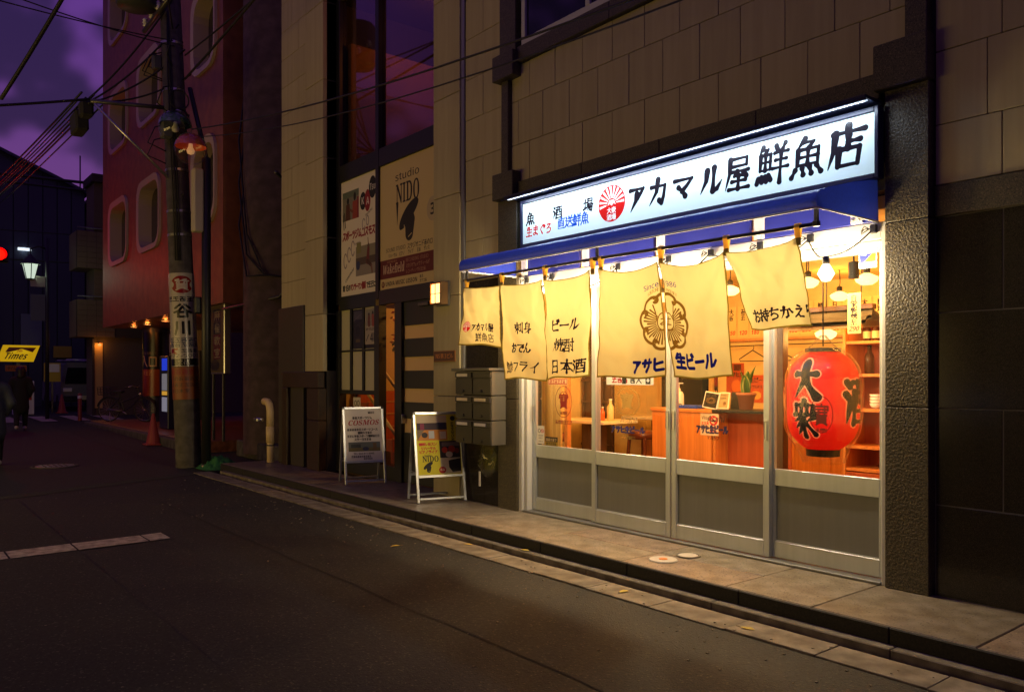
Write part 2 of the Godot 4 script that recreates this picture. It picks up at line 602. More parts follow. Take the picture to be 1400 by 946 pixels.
# Latin lettering from the font's outlines; h is the height of a capital
func latin(pic: Pic, text: String, x: float, y: float, h: float, c: Color, font: Font, wide := 1.0, slant := 0.0, rise := 0.0, width_to := 0.0) -> void:
	var tm := TextMesh.new()
	tm.font = font
	tm.font_size = 64
	tm.pixel_size = 1.0
	tm.depth = 0.0
	tm.text = text
	tm.horizontal_alignment = HORIZONTAL_ALIGNMENT_LEFT
	var arr := tm.get_mesh_arrays()
	var v: PackedVector3Array = arr[Mesh.ARRAY_VERTEX]
	var idx: PackedInt32Array = arr[Mesh.ARRAY_INDEX] if arr[Mesh.ARRAY_INDEX] != null else PackedInt32Array()
	if v.is_empty():
		return
	if idx.is_empty():
		for i in v.size():
			idx.append(i)
	var lo := Vector2(1e9, 1e9)
	var hi := Vector2(-1e9, -1e9)
	for p in v:
		lo = Vector2(minf(lo.x, p.x), minf(lo.y, p.y))
		hi = Vector2(maxf(hi.x, p.x), maxf(hi.y, p.y))
	var k := h / 46.0
	var kx := k * wide
	if width_to > 0.0:
		kx = width_to / (hi.x - lo.x)
	# the baseline: descenders hang below it
	var base := lo.y
	for ch in "gjpqy,":
		if text.contains(ch):
			base = maxf(base, lo.y + 14.0 if ch != "," else lo.y + 8.0)
	for t in range(0, idx.size(), 3):
		var q := PackedVector2Array()
		for j in 3:
			var p := v[idx[t + j]]
			var py := (p.y - base) * k
			var px := (p.x - lo.x) * kx
			q.append(Vector2(x + px + py * slant, y - py - px * rise))
		fill_tri(pic, q[0], q[1], q[2], c)

func fill_tri(pic: Pic, a: Vector2, b: Vector2, c: Vector2, col: Color) -> void:
	var x0 := maxi(0, int(minf(a.x, minf(b.x, c.x))))
	var x1 := mini(pic.w - 1, int(maxf(a.x, maxf(b.x, c.x))))
	var y0 := maxi(0, int(minf(a.y, minf(b.y, c.y))))
	var y1 := mini(pic.h - 1, int(maxf(a.y, maxf(b.y, c.y))))
	var ar := (b - a).cross(c - a)
	if absf(ar) < 0.0001:
		return
	for y in range(y0, y1 + 1):
		for x in range(x0, x1 + 1):
			var cov := 0.0
			for s in 4:
				var p := Vector2(x + 0.25 + 0.5 * (s % 2), y + 0.25 + 0.5 * (s / 2))
				var w0 := (b - a).cross(p - a) / ar
				var w1 := (c - b).cross(p - b) / ar
				var w2 := (a - c).cross(p - c) / ar
				if w0 >= 0.0 and w1 >= 0.0 and w2 >= 0.0:
					cov += 0.25
			if cov > 0.0:
				pic.dot(x, y, col, cov)

# the red rising-sun and mountain mark of the shop
func sun_mark(pic: Pic, cx: float, cy: float, r: float, fine := true) -> void:
	var red := Color(0.82, 0.1, 0.09)
	var white := Color(0.97, 0.96, 0.92)
	pic.disc(cx, cy, r, r, red)
	for k in 11:
		var a := PI + PI * (k - 0.7) / 9.6 * 1.0
		var b := a + PI / 9.6 * 0.46
		pic.poly(PackedVector2Array([Vector2(cx + cos(a) * r * 0.28, cy + sin(a) * r * 0.28), Vector2(cx + cos(a) * r * 0.93, cy + sin(a) * r * 0.93), Vector2(cx + cos(b) * r * 0.93, cy + sin(b) * r * 0.93), Vector2(cx + cos(b) * r * 0.28, cy + sin(b) * r * 0.28)]), white)
	pic.poly(PackedVector2Array([Vector2(cx - r * 0.62, cy + r * 0.42), Vector2(cx - r * 0.2, cy - r * 0.22), Vector2(cx + r * 0.2, cy - r * 0.22), Vector2(cx + r * 0.62, cy + r * 0.42)]), red)
	pic.poly(PackedVector2Array([Vector2(cx - r * 0.32, cy + r * 0.1), Vector2(cx - r * 0.17, cy - r * 0.18), Vector2(cx + r * 0.17, cy - r * 0.18), Vector2(cx + r * 0.32, cy + r * 0.1), Vector2(cx + r * 0.14, cy), Vector2(cx, cy + r * 0.12), Vector2(cx - r * 0.14, cy)]), white)
	if fine:
		jp(pic, "大衆", cx - r * 0.36, cy + r * 0.2, r * 0.34, white, 0.13, false)
		jp(pic, "酒場", cx - r * 0.36, cy + r * 0.57, r * 0.34, white, 0.13, false)

# the brown round crest printed on the beer curtains, about its centre
func crest(pic: Pic, cx: float, cy: float, r: float, c: Color) -> void:
	for k in 8:
		var a := TAU * k / 8.0 + 0.2
		pic.ring(cx + cos(a) * r * 0.56, cy + sin(a) * r * 0.56, r * 0.42, r * 0.42, r * 0.05, c, a - 0.95, a + 0.95)
		pic.ring(cx + cos(a + 0.3) * r * 0.8, cy + sin(a + 0.3) * r * 0.8, r * 0.085, r * 0.085, r * 0.04, c, a, a + 4.6)
		pic.disc(cx + cos(a + 0.3) * r * 0.79, cy + sin(a + 0.3) * r * 0.79, r * 0.045, r * 0.045, c)
	for k in 40:
		var a := TAU * k / 40.0
		if sin(a) < -0.80:
			continue
		var r1 := r * (0.80 if k % 5 != 0 else 0.66)
		pic.seg(cx + cos(a) * r * 0.3, cy + sin(a) * r * 0.3 + r * 0.04, r * 0.016, cx + cos(a) * r1, cy + sin(a) * r1, r * 0.034, c)
	pic.ring(cx, cy + r * 0.02, r * 0.24, r * 0.3, r * 0.022, c)
	pic.seg(cx - r * 0.26, cy - r * 0.05, r * 0.02, cx - r * 0.34, cy - r * 0.62, r * 0.025, c)
	pic.seg(cx + r * 0.26, cy - r * 0.05, r * 0.02, cx + r * 0.34, cy - r * 0.62, r * 0.025, c)
	pic.seg(cx - r * 0.1, cy + r * 0.12, r * 0.02, cx + r * 0.1, cy + r * 0.12, r * 0.02, c)
	pic.seg(cx - r * 0.08, cy - r * 0.08, r * 0.02, cx + r * 0.1, cy - r * 0.08, r * 0.02, c)
	pic.seg(cx, cy - r * 0.15, r * 0.02, cx, cy + r * 0.14, r * 0.02, c)

# ---------------------------------------------------------------- materials

func lin(r: float, g: float, b: float) -> Color:
	return Color(r, g, b).linear_to_srgb()

func plain(c: Color, rough := 0.7, metal := 0.0) -> StandardMaterial3D:
	var m := StandardMaterial3D.new()
	m.albedo_color = c
	m.roughness = rough
	m.metallic = metal
	return m

func tri(m: StandardMaterial3D, tex: Texture2D, per_metre: float, world := true) -> StandardMaterial3D:
	m.albedo_texture = tex
	m.uv1_triplanar = true
	m.uv1_world_triplanar = world
	m.uv1_scale = Vector3.ONE * per_metre
	return m

func printed(tex: Texture2D, rough := 0.6, see_through := false) -> StandardMaterial3D:
	var m := StandardMaterial3D.new()
	m.albedo_texture = tex
	m.roughness = rough
	if see_through:
		m.transparency = BaseMaterial3D.TRANSPARENCY_ALPHA
	return m

func glow(c: Color, energy: float) -> StandardMaterial3D:
	var m := StandardMaterial3D.new()
	m.albedo_color = c
	m.emission_enabled = true
	m.emission = c
	m.emission_energy_multiplier = energy
	m.roughness = 0.5
	return m

func noise_image(size: int, freq: float, seed_: int, lo: Color, hi: Color, oct := 4, kind := FastNoiseLite.TYPE_SIMPLEX_SMOOTH, grain := 0.0) -> Image:
	var n := FastNoiseLite.new()
	n.seed = seed_
	n.noise_type = kind
	n.frequency = freq
	n.fractal_octaves = oct
	var src := n.get_seamless_image(size, size, false, false, 0.15, true)
	src.convert(Image.FORMAT_L8)
	var d := src.get_data()
	var r := RandomNumberGenerator.new()
	r.seed = seed_ + 99
	var out := PackedByteArray()
	out.resize(size * size * 3)
	for i in size * size:
		var t := clampf(d[i] / 255.0 + r.randfn(0.0, 1.0) * grain, 0.0, 1.0)
		out[i * 3] = int(255.0 * lerpf(lo.r, hi.r, t))
		out[i * 3 + 1] = int(255.0 * lerpf(lo.g, hi.g, t))
		out[i * 3 + 2] = int(255.0 * lerpf(lo.b, hi.b, t))
	return Image.create_from_data(size, size, false, Image.FORMAT_RGB8, out)

func noise_tex(size: int, freq: float, seed_: int, lo: Color, hi: Color, oct := 4, grain := 0.0) -> ImageTexture:
	return ImageTexture.create_from_image(noise_image(size, freq, seed_, lo, hi, oct, FastNoiseLite.TYPE_SIMPLEX_SMOOTH, grain))

# flecks of several minerals
func speckle_tex(size: int, seed_: int, tones: Array, coarse: int) -> ImageTexture:
	var r := RandomNumberGenerator.new()
	r.seed = seed_
	var img := Image.create(size, size, false, Image.FORMAT_RGB8)
	img.fill(tones[0])
	for k in size * size / (coarse * coarse) * 2:
		var t: Color = tones[r.randi() % tones.size()]
		var v := r.randf_range(0.85, 1.12)
		var s := r.randi_range(1, coarse)
		img.fill_rect(Rect2i(r.randi() % size, r.randi() % size, s, r.randi_range(1, coarse)), Color(t.r * v, t.g * v, t.b * v))
	return ImageTexture.create_from_image(img)

# long fibres: wood or brushed metal
func streak_tex(size: int, seed_: int, lo: Color, hi: Color, stretch: float, along_y := true) -> ImageTexture:
	var n := FastNoiseLite.new()
	n.seed = seed_
	n.frequency = 0.05
	n.fractal_octaves = 4
	var img := Image.create(size, size, false, Image.FORMAT_RGB8)
	for y in size:
		for x in size:
			var u := float(x) if along_y else float(y)
			var v := float(y) if along_y else float(x)
			# wrap both ways
			var au := u / size * TAU
			var av := v / size * TAU
			var s := n.get_noise_3d(cos(au) * size / TAU, sin(au) * size / TAU, cos(av) * size / TAU / stretch) + 0.35 * n.get_noise_3d(cos(au) * size / TAU * 3.0, sin(au) * size / TAU * 3.0, 40.0 + sin(av) * size / TAU / stretch)
			img.set_pixel(x, y, lo.lerp(hi, clampf(0.5 + s * 0.9, 0.0, 1.0)))
	return ImageTexture.create_from_image(img)

func with_bump(m: StandardMaterial3D, img: Image, strength: float) -> StandardMaterial3D:
	var b: Image = img.duplicate()
	b.convert(Image.FORMAT_RGBA8)
	b.bump_map_to_normal_map(strength)
	m.normal_enabled = true
	m.normal_texture = ImageTexture.create_from_image(b)
	return m

# scattered stone grains
func flecks(img: Image, r: RandomNumberGenerator, n: int, lo: float, hi: float, small: int, big: int) -> void:
	for k in n:
		var v := r.randf_range(lo, hi)
		img.fill_rect(Rect2i(r.randi() % 512, r.randi() % 512, r.randi_range(small, big), r.randi_range(small, big)), Color(v, v * 0.98, v * 0.93))

func make_materials() -> void:
	# cream stone cladding, four near tones
	var streak := streak_tex(256, 3, Color(0.945, 0.94, 0.93), Color(1, 1, 1), 9.0)
	var tones := [[0.40, 0.345, 0.195], [0.38, 0.328, 0.186], [0.412, 0.355, 0.203], [0.392, 0.338, 0.195]]
	for k in 4:
		M["cream%d" % k] = tri(plain(lin(tones[k][0], tones[k][1], tones[k][2]), 0.75), streak, 0.9)
		var rough_stone := noise_image(256, 0.05, 40 + k, Color(0.35, 0.35, 0.35), Color(0.65, 0.65, 0.65), 4)
		if k == 0:
			with_bump(M.cream0, rough_stone, 0.6)
	M.joint = plain(lin(0.035, 0.03, 0.024), 0.9)
	var gr := speckle_tex(256, 11, [Color(0.34, 0.32, 0.27), Color(0.50, 0.47, 0.39), Color(0.24, 0.22, 0.19), Color(0.42, 0.39, 0.32), Color(0.15, 0.14, 0.13)], 4)
	M.granite = tri(plain(Color(0.80, 0.77, 0.71), 0.52), gr, 2.3)
	var hammered := noise_image(512, 0.035, 7, Color(0.1, 0.1, 0.1), Color(0.9, 0.9, 0.9), 3)
	M.granite_rough = tri(plain(Color(0.80, 0.77, 0.71), 0.52), gr, 2.3)
	with_bump(M.granite_rough, hammered, 4.5)
	var pol := speckle_tex(256, 17, [Color(0.14, 0.135, 0.12), Color(0.19, 0.18, 0.16), Color(0.10, 0.10, 0.09), Color(0.24, 0.22, 0.2)], 2)
	M.polished = tri(plain(Color(1.15, 1.12, 1.05), 0.14), pol, 3.0)
	M.mortar = plain(lin(0.11, 0.105, 0.09), 0.9)
	M.brown_stone = tri(plain(Color(0.62, 0.46, 0.34), 0.5), gr, 2.2)
	# ground
	var asph_img := noise_image(512, 0.05, 5, Color(0.26, 0.255, 0.25), Color(0.5, 0.5, 0.5), 4, FastNoiseLite.TYPE_SIMPLEX_SMOOTH, 0.22)
	var asph := asph_img.duplicate()
	var r := RandomNumberGenerator.new()
	r.seed = 2
	flecks(asph, r, 4200, 0.08, 0.2, 2, 5)
	flecks(asph, r, 3200, 0.55, 0.8, 1, 4)
	flecks(asph, r, 700, 0.95, 1.0, 2, 5)
	M.asphalt = tri(plain(lin(0.088, 0.083, 0.064), 0.8), ImageTexture.create_from_image(asph), 0.85)
	with_bump(M.asphalt, asph, 2.2)
	M.asphalt_old = tri(plain(lin(0.07, 0.067, 0.056), 0.85), ImageTexture.create_from_image(asph), 0.7)
	M.tar = plain(lin(0.016, 0.015, 0.014), 0.95)
	var conc := noise_tex(512, 0.012, 9, Color(0.6, 0.58, 0.54), Color(1, 1, 1), 5, 0.07)
	M.concrete = tri(plain(lin(0.27, 0.235, 0.175), 0.8), conc, 0.8)
	M.concrete_dark = tri(plain(lin(0.12, 0.11, 0.09), 0.85), conc, 0.8)
	var slab_img := noise_image(512, 0.014, 19, Color(0.66, 0.63, 0.58), Color(0.95, 0.95, 0.95), 5, FastNoiseLite.TYPE_SIMPLEX_SMOOTH, 0.1)
	flecks(slab_img, r, 2600, 0.35, 0.55, 1, 3)
	flecks(slab_img, r, 2600, 0.85, 1.0, 1, 3)
	var slab := ImageTexture.create_from_image(slab_img)
	M.slab0 = tri(plain(lin(0.33, 0.285, 0.215), 0.5), slab, 0.6)
	M.slab1 = tri(plain(lin(0.35, 0.27, 0.2), 0.55), slab, 0.55)
	M.slab2 = tri(plain(lin(0.29, 0.25, 0.19), 0.42), slab, 0.7)
	M.kerb = tri(plain(lin(0.1, 0.088, 0.075), 0.7), gr, 1.5)
	M.paint = tri(plain(lin(0.62, 0.56, 0.42), 0.7), noise_tex(256, 0.03, 31, Color(0.62, 0.62, 0.62), Color(1, 1, 1), 5, 0.12), 1.2)
	M.orange_tile = tri(plain(lin(0.38, 0.15, 0.07), 0.4), conc, 1.0)
	# metals, plastics, cloth
	var brushed := streak_tex(256, 13, Color(0.955, 0.955, 0.955), Color(1, 1, 1), 14.0)
	M.alu = tri(plain(lin(0.46, 0.49, 0.53), 0.36, 0.7), brushed, 1.0)
	M.alu_white = plain(lin(0.44, 0.44, 0.43), 0.4)
	M.kick = tri(plain(lin(0.165, 0.168, 0.165), 0.38, 0.4), brushed, 1.0)
	M.steel = plain(lin(0.5, 0.5, 0.5), 0.3, 0.9)
	M.steel_dark = plain(lin(0.12, 0.115, 0.105), 0.4, 0.7)
	M.black = plain(lin(0.012, 0.012, 0.012), 0.45)
	M.black_matt = plain(lin(0.018, 0.017, 0.017), 0.8)
	M.rubber = plain(lin(0.02, 0.02, 0.02), 0.7)
	M.navy = plain(lin(0.016, 0.018, 0.055), 0.35)
	M.blue_cloth = tri(plain(lin(0.017, 0.042, 0.44), 0.42), noise_tex(128, 0.06, 77, Color(0.88, 0.88, 0.9), Color(1, 1, 1), 3), 4.0)
	M.blue_cloth.backlight_enabled = true
	M.blue_cloth.backlight = Color(0.55, 0.55, 0.55)
	M.blue_panel = plain(lin(0.022, 0.03, 0.27), 0.4)
	M.white = plain(lin(0.75, 0.74, 0.7), 0.5)
	M.white_gloss = plain(lin(0.78, 0.76, 0.72), 0.25)
	M.cloth_loop = plain(lin(0.55, 0.42, 0.13), 0.85)
	M.cloth_loop.backlight_enabled = true
	M.cloth_loop.backlight = Color(0.7, 0.5, 0.14)
	M.loop_patch = plain(lin(0.20, 0.13, 0.04), 0.85)
	M.glass = plain(Color(0.03, 0.04, 0.04, 0.06), 0.02)
	M.glass.transparency = BaseMaterial3D.TRANSPARENCY_ALPHA
	M.glass.metallic_specular = 0.16
	M.window_dark = plain(lin(0.008, 0.008, 0.01), 0.03)
	M.window_dark.metallic_specular = 1.0
	M.window_tint = plain(Color(0.02, 0.02, 0.025, 0.38), 0.03)
	M.window_tint.transparency = BaseMaterial3D.TRANSPARENCY_ALPHA
	M.window_tint.metallic_specular = 0.55
	M.frosted = plain(lin(0.5, 0.48, 0.32), 0.35)
	M.frosted.backlight_enabled = true
	M.frosted.backlight = Color(0.42, 0.36, 0.2)
	M.frosted_warm = plain(lin(0.7, 0.5, 0.24), 0.6)
	M.frosted_warm.backlight_enabled = true
	M.frosted_warm.backlight = Color(0.5, 0.42, 0.22)
	# room
	var wood := streak_tex(256, 23, Color(0.88, 0.85, 0.80), Color(1, 1, 1), 10.0)
	M.wood_orange = tri(plain(lin(0.70, 0.255, 0.06), 0.42), wood, 1.3)
	M.wood_red = tri(plain(lin(0.48, 0.10, 0.03), 0.4), wood, 1.3)
	M.wood_pale = tri(plain(lin(0.72, 0.46, 0.14), 0.5), wood, 1.1)
	M.wood_dark = tri(plain(lin(0.11, 0.055, 0.025), 0.4), wood, 1.5)
	M.room_wall = tri(plain(lin(0.74, 0.52, 0.19), 0.8), noise_tex(256, 0.02, 51, Color(0.9, 0.9, 0.9), Color(1, 1, 1), 4), 0.7)
	M.room_floor = tri(plain(lin(0.22, 0.12, 0.06), 0.5), conc, 0.8)
	M.table_top = plain(lin(0.78, 0.66, 0.42), 0.35)
	M.leather = plain(lin(0.14, 0.035, 0.015), 0.3)
	M.menu_paper = plain(lin(0.8, 0.72, 0.5), 0.8)
	M.terracotta = plain(lin(0.30, 0.10, 0.045), 0.75)
	M.leaf = plain(lin(0.07, 0.14, 0.03), 0.45)
	M.leaf_edge = plain(lin(0.36, 0.36, 0.10), 0.5)
	M.blue_plastic = plain(lin(0.02, 0.06, 0.45), 0.3)
	M.brown_bottle = plain(lin(0.06, 0.02, 0.008), 0.15)
	# far side
	M.red_wall = tri(plain(lin(0.28, 0.098, 0.034), 0.55), noise_tex(256, 0.02, 61, Color(0.8, 0.78, 0.76), Color(1, 1, 1), 5, 0.04), 0.5)
	M.mauve = tri(plain(lin(0.15, 0.09, 0.085), 0.7), conc, 0.6)
	M.pink_frame = plain(lin(0.42, 0.31, 0.25), 0.5)
	M.navy_siding = plain(lin(0.035, 0.042, 0.062), 0.6)
	M.olive_tile = plain(lin(0.15, 0.105, 0.055), 0.55)
	M.olive_joint = plain(lin(0.05, 0.038, 0.022), 0.9)
	M.dark_brown = plain(lin(0.04, 0.03, 0.024), 0.6)
	M.pole_concrete = tri(plain(lin(0.13, 0.118, 0.095), 0.8), conc, 0.9)
	M.cream_pipe = plain(lin(0.62, 0.46, 0.22), 0.45)
	M.wire = plain(lin(0.012, 0.011, 0.012), 0.6)
	M.cone_red = plain(lin(0.3, 0.035, 0.03), 0.6)
	M.skin = plain(lin(0.35, 0.2, 0.14), 0.6)
	M.coat = plain(lin(0.012, 0.012, 0.015), 0.9)
	M.coat_blue = plain(lin(0.05, 0.06, 0.085), 0.9)
	M.trousers = plain(lin(0.014, 0.014, 0.017), 0.9)
	M.shoe = plain(lin(0.5, 0.48, 0.46), 0.6)
	M.hair = plain(lin(0.012, 0.01, 0.009), 0.5)
	M.net_green = plain(lin(0.02, 0.13, 0.03), 0.8)
	M.leaf_fallen = plain(lin(0.45, 0.33, 0.04), 0.7)

func cream(i: int) -> Material:
	return M["cream%d" % (absi(i * 7 + i / 3) % 4)]

# ---------------------------------------------------------------- ground

# the road climbs a little towards the crossing
func gy(x: float) -> float:
	return maxf(0.0, (-16.0 - x) * 0.012)

func strip(x0: float, x1: float, z0: float, z1: float, lift: float, step := 2.0) -> ArrayMesh:
	var st := ST()
	var n := maxi(1, int((x1 - x0) / step))
	for i in n:
		var a := lerpf(x0, x1, float(i) / n)
		var b := lerpf(x0, x1, float(i + 1) / n)
		var mid := Vector3((a + b) / 2, -5, (z0 + z1) / 2)
		quad_out(st, Vector3(a, gy(a) + lift, z0), Vector3(b, gy(b) + lift, z0), Vector3(b, gy(b) + lift, z1), Vector3(a, gy(a) + lift, z1), mid)
	return st.commit()

func build_ground() -> void:
	var ground := structure("ground")
	part(ground, "earth_sheet", strip(-160, 40, -60, 60, -0.06, 8.0), M.asphalt_old)
	var road := structure("road")
	part(road, "asphalt", strip(-60, 14, 1.30, 12.0, 0.0, 1.0), M.asphalt)
	part(road, "asphalt", strip(-60, -13.2, -20.0, 1.30, -0.006, 1.0), M.asphalt_old)
	# an older strip of asphalt along the far lane, and the sealed seams
	part(road, "patch", strip(-11.6, 14, 3.9, 12.0, 0.004, 1.0), M.asphalt_old)
	var seam := ST()
	var r := RandomNumberGenerator.new()
	r.seed = 8
	var z := 2.55
	var x := -10.5
	while x < 0.0:
		var z2 := 2.55 + r.randf_range(-0.012, 0.012)
		quad_out(seam, Vector3(x, 0.004, z - 0.006), Vector3(x + 0.3, 0.004, z2 - 0.006), Vector3(x + 0.3, 0.004, z2 + 0.006), Vector3(x, 0.004, z + 0.006), Vector3(x, -5, z))
		z = z2
		x += 0.3
	part(road, "crack", seam.commit(), M.tar)
	var joint := ST()
	for k in 24:
		var z0 := 1.3 + k * 0.2
		var xa := -13.3 + k * 0.085 + r.randf_range(-0.03, 0.03)
		quad_out(joint, Vector3(xa, 0.004, z0), Vector3(xa + 0.34, 0.004, z0), Vector3(xa + 0.4, 0.004, z0 + 0.2), Vector3(xa + 0.07, 0.004, z0 + 0.2), Vector3(xa, -5, z0))
	part(road, "patch", joint.commit(), M.tar)
	# the stop line, in worn lengths
	var line := structure("road_marking")
	var ends := [3.10, 3.30, 3.90, 4.42, 5.4, 6.6]
	for k in 5:
		var st := ST()
		var za: float = ends[k] + 0.008
		var zb: float = ends[k + 1] - 0.008
		var xa := -8.13 + 0.02 * k
		quad_out(st, Vector3(xa - 0.19, 0.009, za), Vector3(xa + 0.15, 0.009, za), Vector3(xa + 0.17, 0.009, zb), Vector3(xa - 0.17, 0.009, zb), Vector3(xa, -5, za))
		part(line, "stripe", st.commit(), M.paint)
	# zebra crossing beyond
	for k in 7:
		var zc := -1.2 + k * 0.95
		var st := ST()
		for e in [[-31.6, -28.6]]:
			quad_out(st, Vector3(e[0], gy(e[0]) + 0.009, zc), Vector3(e[1], gy(e[1]) + 0.009, zc), Vector3(e[1], gy(e[1]) + 0.009, zc + 0.45), Vector3(e[0], gy(e[0]) + 0.009, zc + 0.45), Vector3(e[0], -5, zc))
		part(line, "zebra_stripe", st.commit(), M.paint)
	# manhole cover
	var mh := thing("manhole_cover", "round worn manhole cover set into the road before the pole", "manhole cover", Vector3(-15.7, 0.002, 2.85))
	part(mh, "cover", lathe([[0.0, 0.012], [0.30, 0.012], [0.305, 0.0]], 28, false), M.steel_dark)
	part(mh, "rim", lathe([[0.32, 0.0], [0.325, 0.014], [0.36, 0.014], [0.365, 0.0]], 28, false), M.concrete_dark)
	var rib := ST()
	for k in 5:
		sbox(rib, Vector3(-0.2, 0.012, -0.17 + k * 0.08), Vector3(0.2, 0.018, -0.15 + k * 0.08), 0.0)
	part(mh, "rib", rib.commit(), M.concrete_dark)
	# gutter: flat concrete blocks, a channel, then the low kerb step and the pavement
	var gutter := structure("gutter")
	var gx := -13.2
	var i := 0
	while gx < 1.2:
		if i % 2 == 0:
			wbox(gutter, "step_block", M.concrete, gx + 0.2515, gx + 1.4485, -0.05, 0.036 + 0.001 * sin(i * 2.9), 0.875, 0.962 + 0.0015 * sin(i * 3.1), 0.006)
		wbox(gutter, "gutter_block", M.concrete, gx + 0.002, gx + 0.598, -0.05, 0.012 + 0.002 * sin(i * 2.3), 1.045, 1.30 + 0.006 * sin(i * 1.7), 0.003)
		gx += 0.6
		i += 1
	part(gutter, "channel", strip(-13.2, 1.2, 0.8, 1.25, -0.03, 20.0), M.concrete_dark)
	var pave := structure("pavement")
	var edges := [-13.2, -12.1, -11.0, -9.9, -8.75, -7.6, -6.55, -5.35, -4.28, -3.32, -2.69, -1.75, -0.6, 0.6]
	for k in edges.size() - 1:
		var m: Material = [M.slab2, M.slab0, M.slab1][(k * 5 + 1) % 3]
		if k < 6:
			m = M.slab2
		if edges[k] < -6.4 or k >= 9:
			wbox(pave, "paving_slab", m, edges[k] + 0.003, edges[k + 1] - 0.003, -0.1, PV, -0.30 if k >= 3 and k < 5 else -0.02, 0.846, 0.006)
		else:
			wbox(pave, "paving_slab", M.slab0 if k % 2 == 0 else M.slab1, edges[k] + 0.003, edges[k + 1] - 0.003, -0.1, PV, -0.02, 0.40 + 0.02 * (k % 2), 0.005)
			wbox(pave, "paving_slab", M.slab1 if k % 2 == 0 else M.slab0, edges[k] + 0.003, edges[k + 1] - 0.003, -0.1, PV - 0.002, 0.405 + 0.02 * (k % 2), 0.846, 0.005)
	var ex := -13.2
	while ex < 0.6:
		wbox(pave, "edge_stone", M.kerb, ex + 0.0015, ex + 0.9985, -0.1, PV - 0.003, 0.848, 0.872, 0.006)
		ex += 1.0
	# two small round covers by the doors
	var pale := plain(lin(0.52, 0.47, 0.38), 0.7)
	var a := thing("floor_cover", "small round pale cover with an orange centre in the pavement", "floor cover", Vector3(-4.09, PV + 0.001, 0.585))
	part(a, "disc", lathe([[0.0, 0.008], [0.105, 0.008], [0.11, 0.0]], 24, false), pale)
	part(a, "centre", lathe([[0.0, 0.012], [0.033, 0.012], [0.035, 0.006]], 16, false), plain(lin(0.7, 0.22, 0.03), 0.5))
	var b := thing("floor_cover", "smaller plain round cover in the pavement close to the doors", "floor cover", Vector3(-4.06, PV + 0.001, 0.325))
	part(b, "disc", lathe([[0.0, 0.008], [0.075, 0.008], [0.08, 0.0]], 24, false), pale)
	part(b, "rim", lathe([[0.081, 0.0], [0.083, 0.009], [0.095, 0.009], [0.097, 0.0]], 24, false), M.concrete)

# ---------------------------------------------------------------- the stone-clad building

var stone: Node3D

func panels(b: Node3D, x0: float, x1: float, rows: Array, zf: float, wide: float, first: Array, depth := 0.03) -> void:
	for j in rows.size() - 1:
		var x: float = first[j % first.size()]
		var a := x0
		var k := 0
		while a < x1 - 0.001:
			while x <= a + 0.02:
				x += wide
			var e := minf(x, x1)
			var o := 0.0012 * sin(j * 5.1 + k * 3.7)
			wbox(b, "wall_panel", cream(j * 11 + k * 3 + int(absf(x0) * 4.0)), a + 0.0025, e - 0.0025, rows[j] + 0.0025, rows[j + 1] - 0.0025, zf - depth, zf + o, 0.003)
			a = e
			k += 1

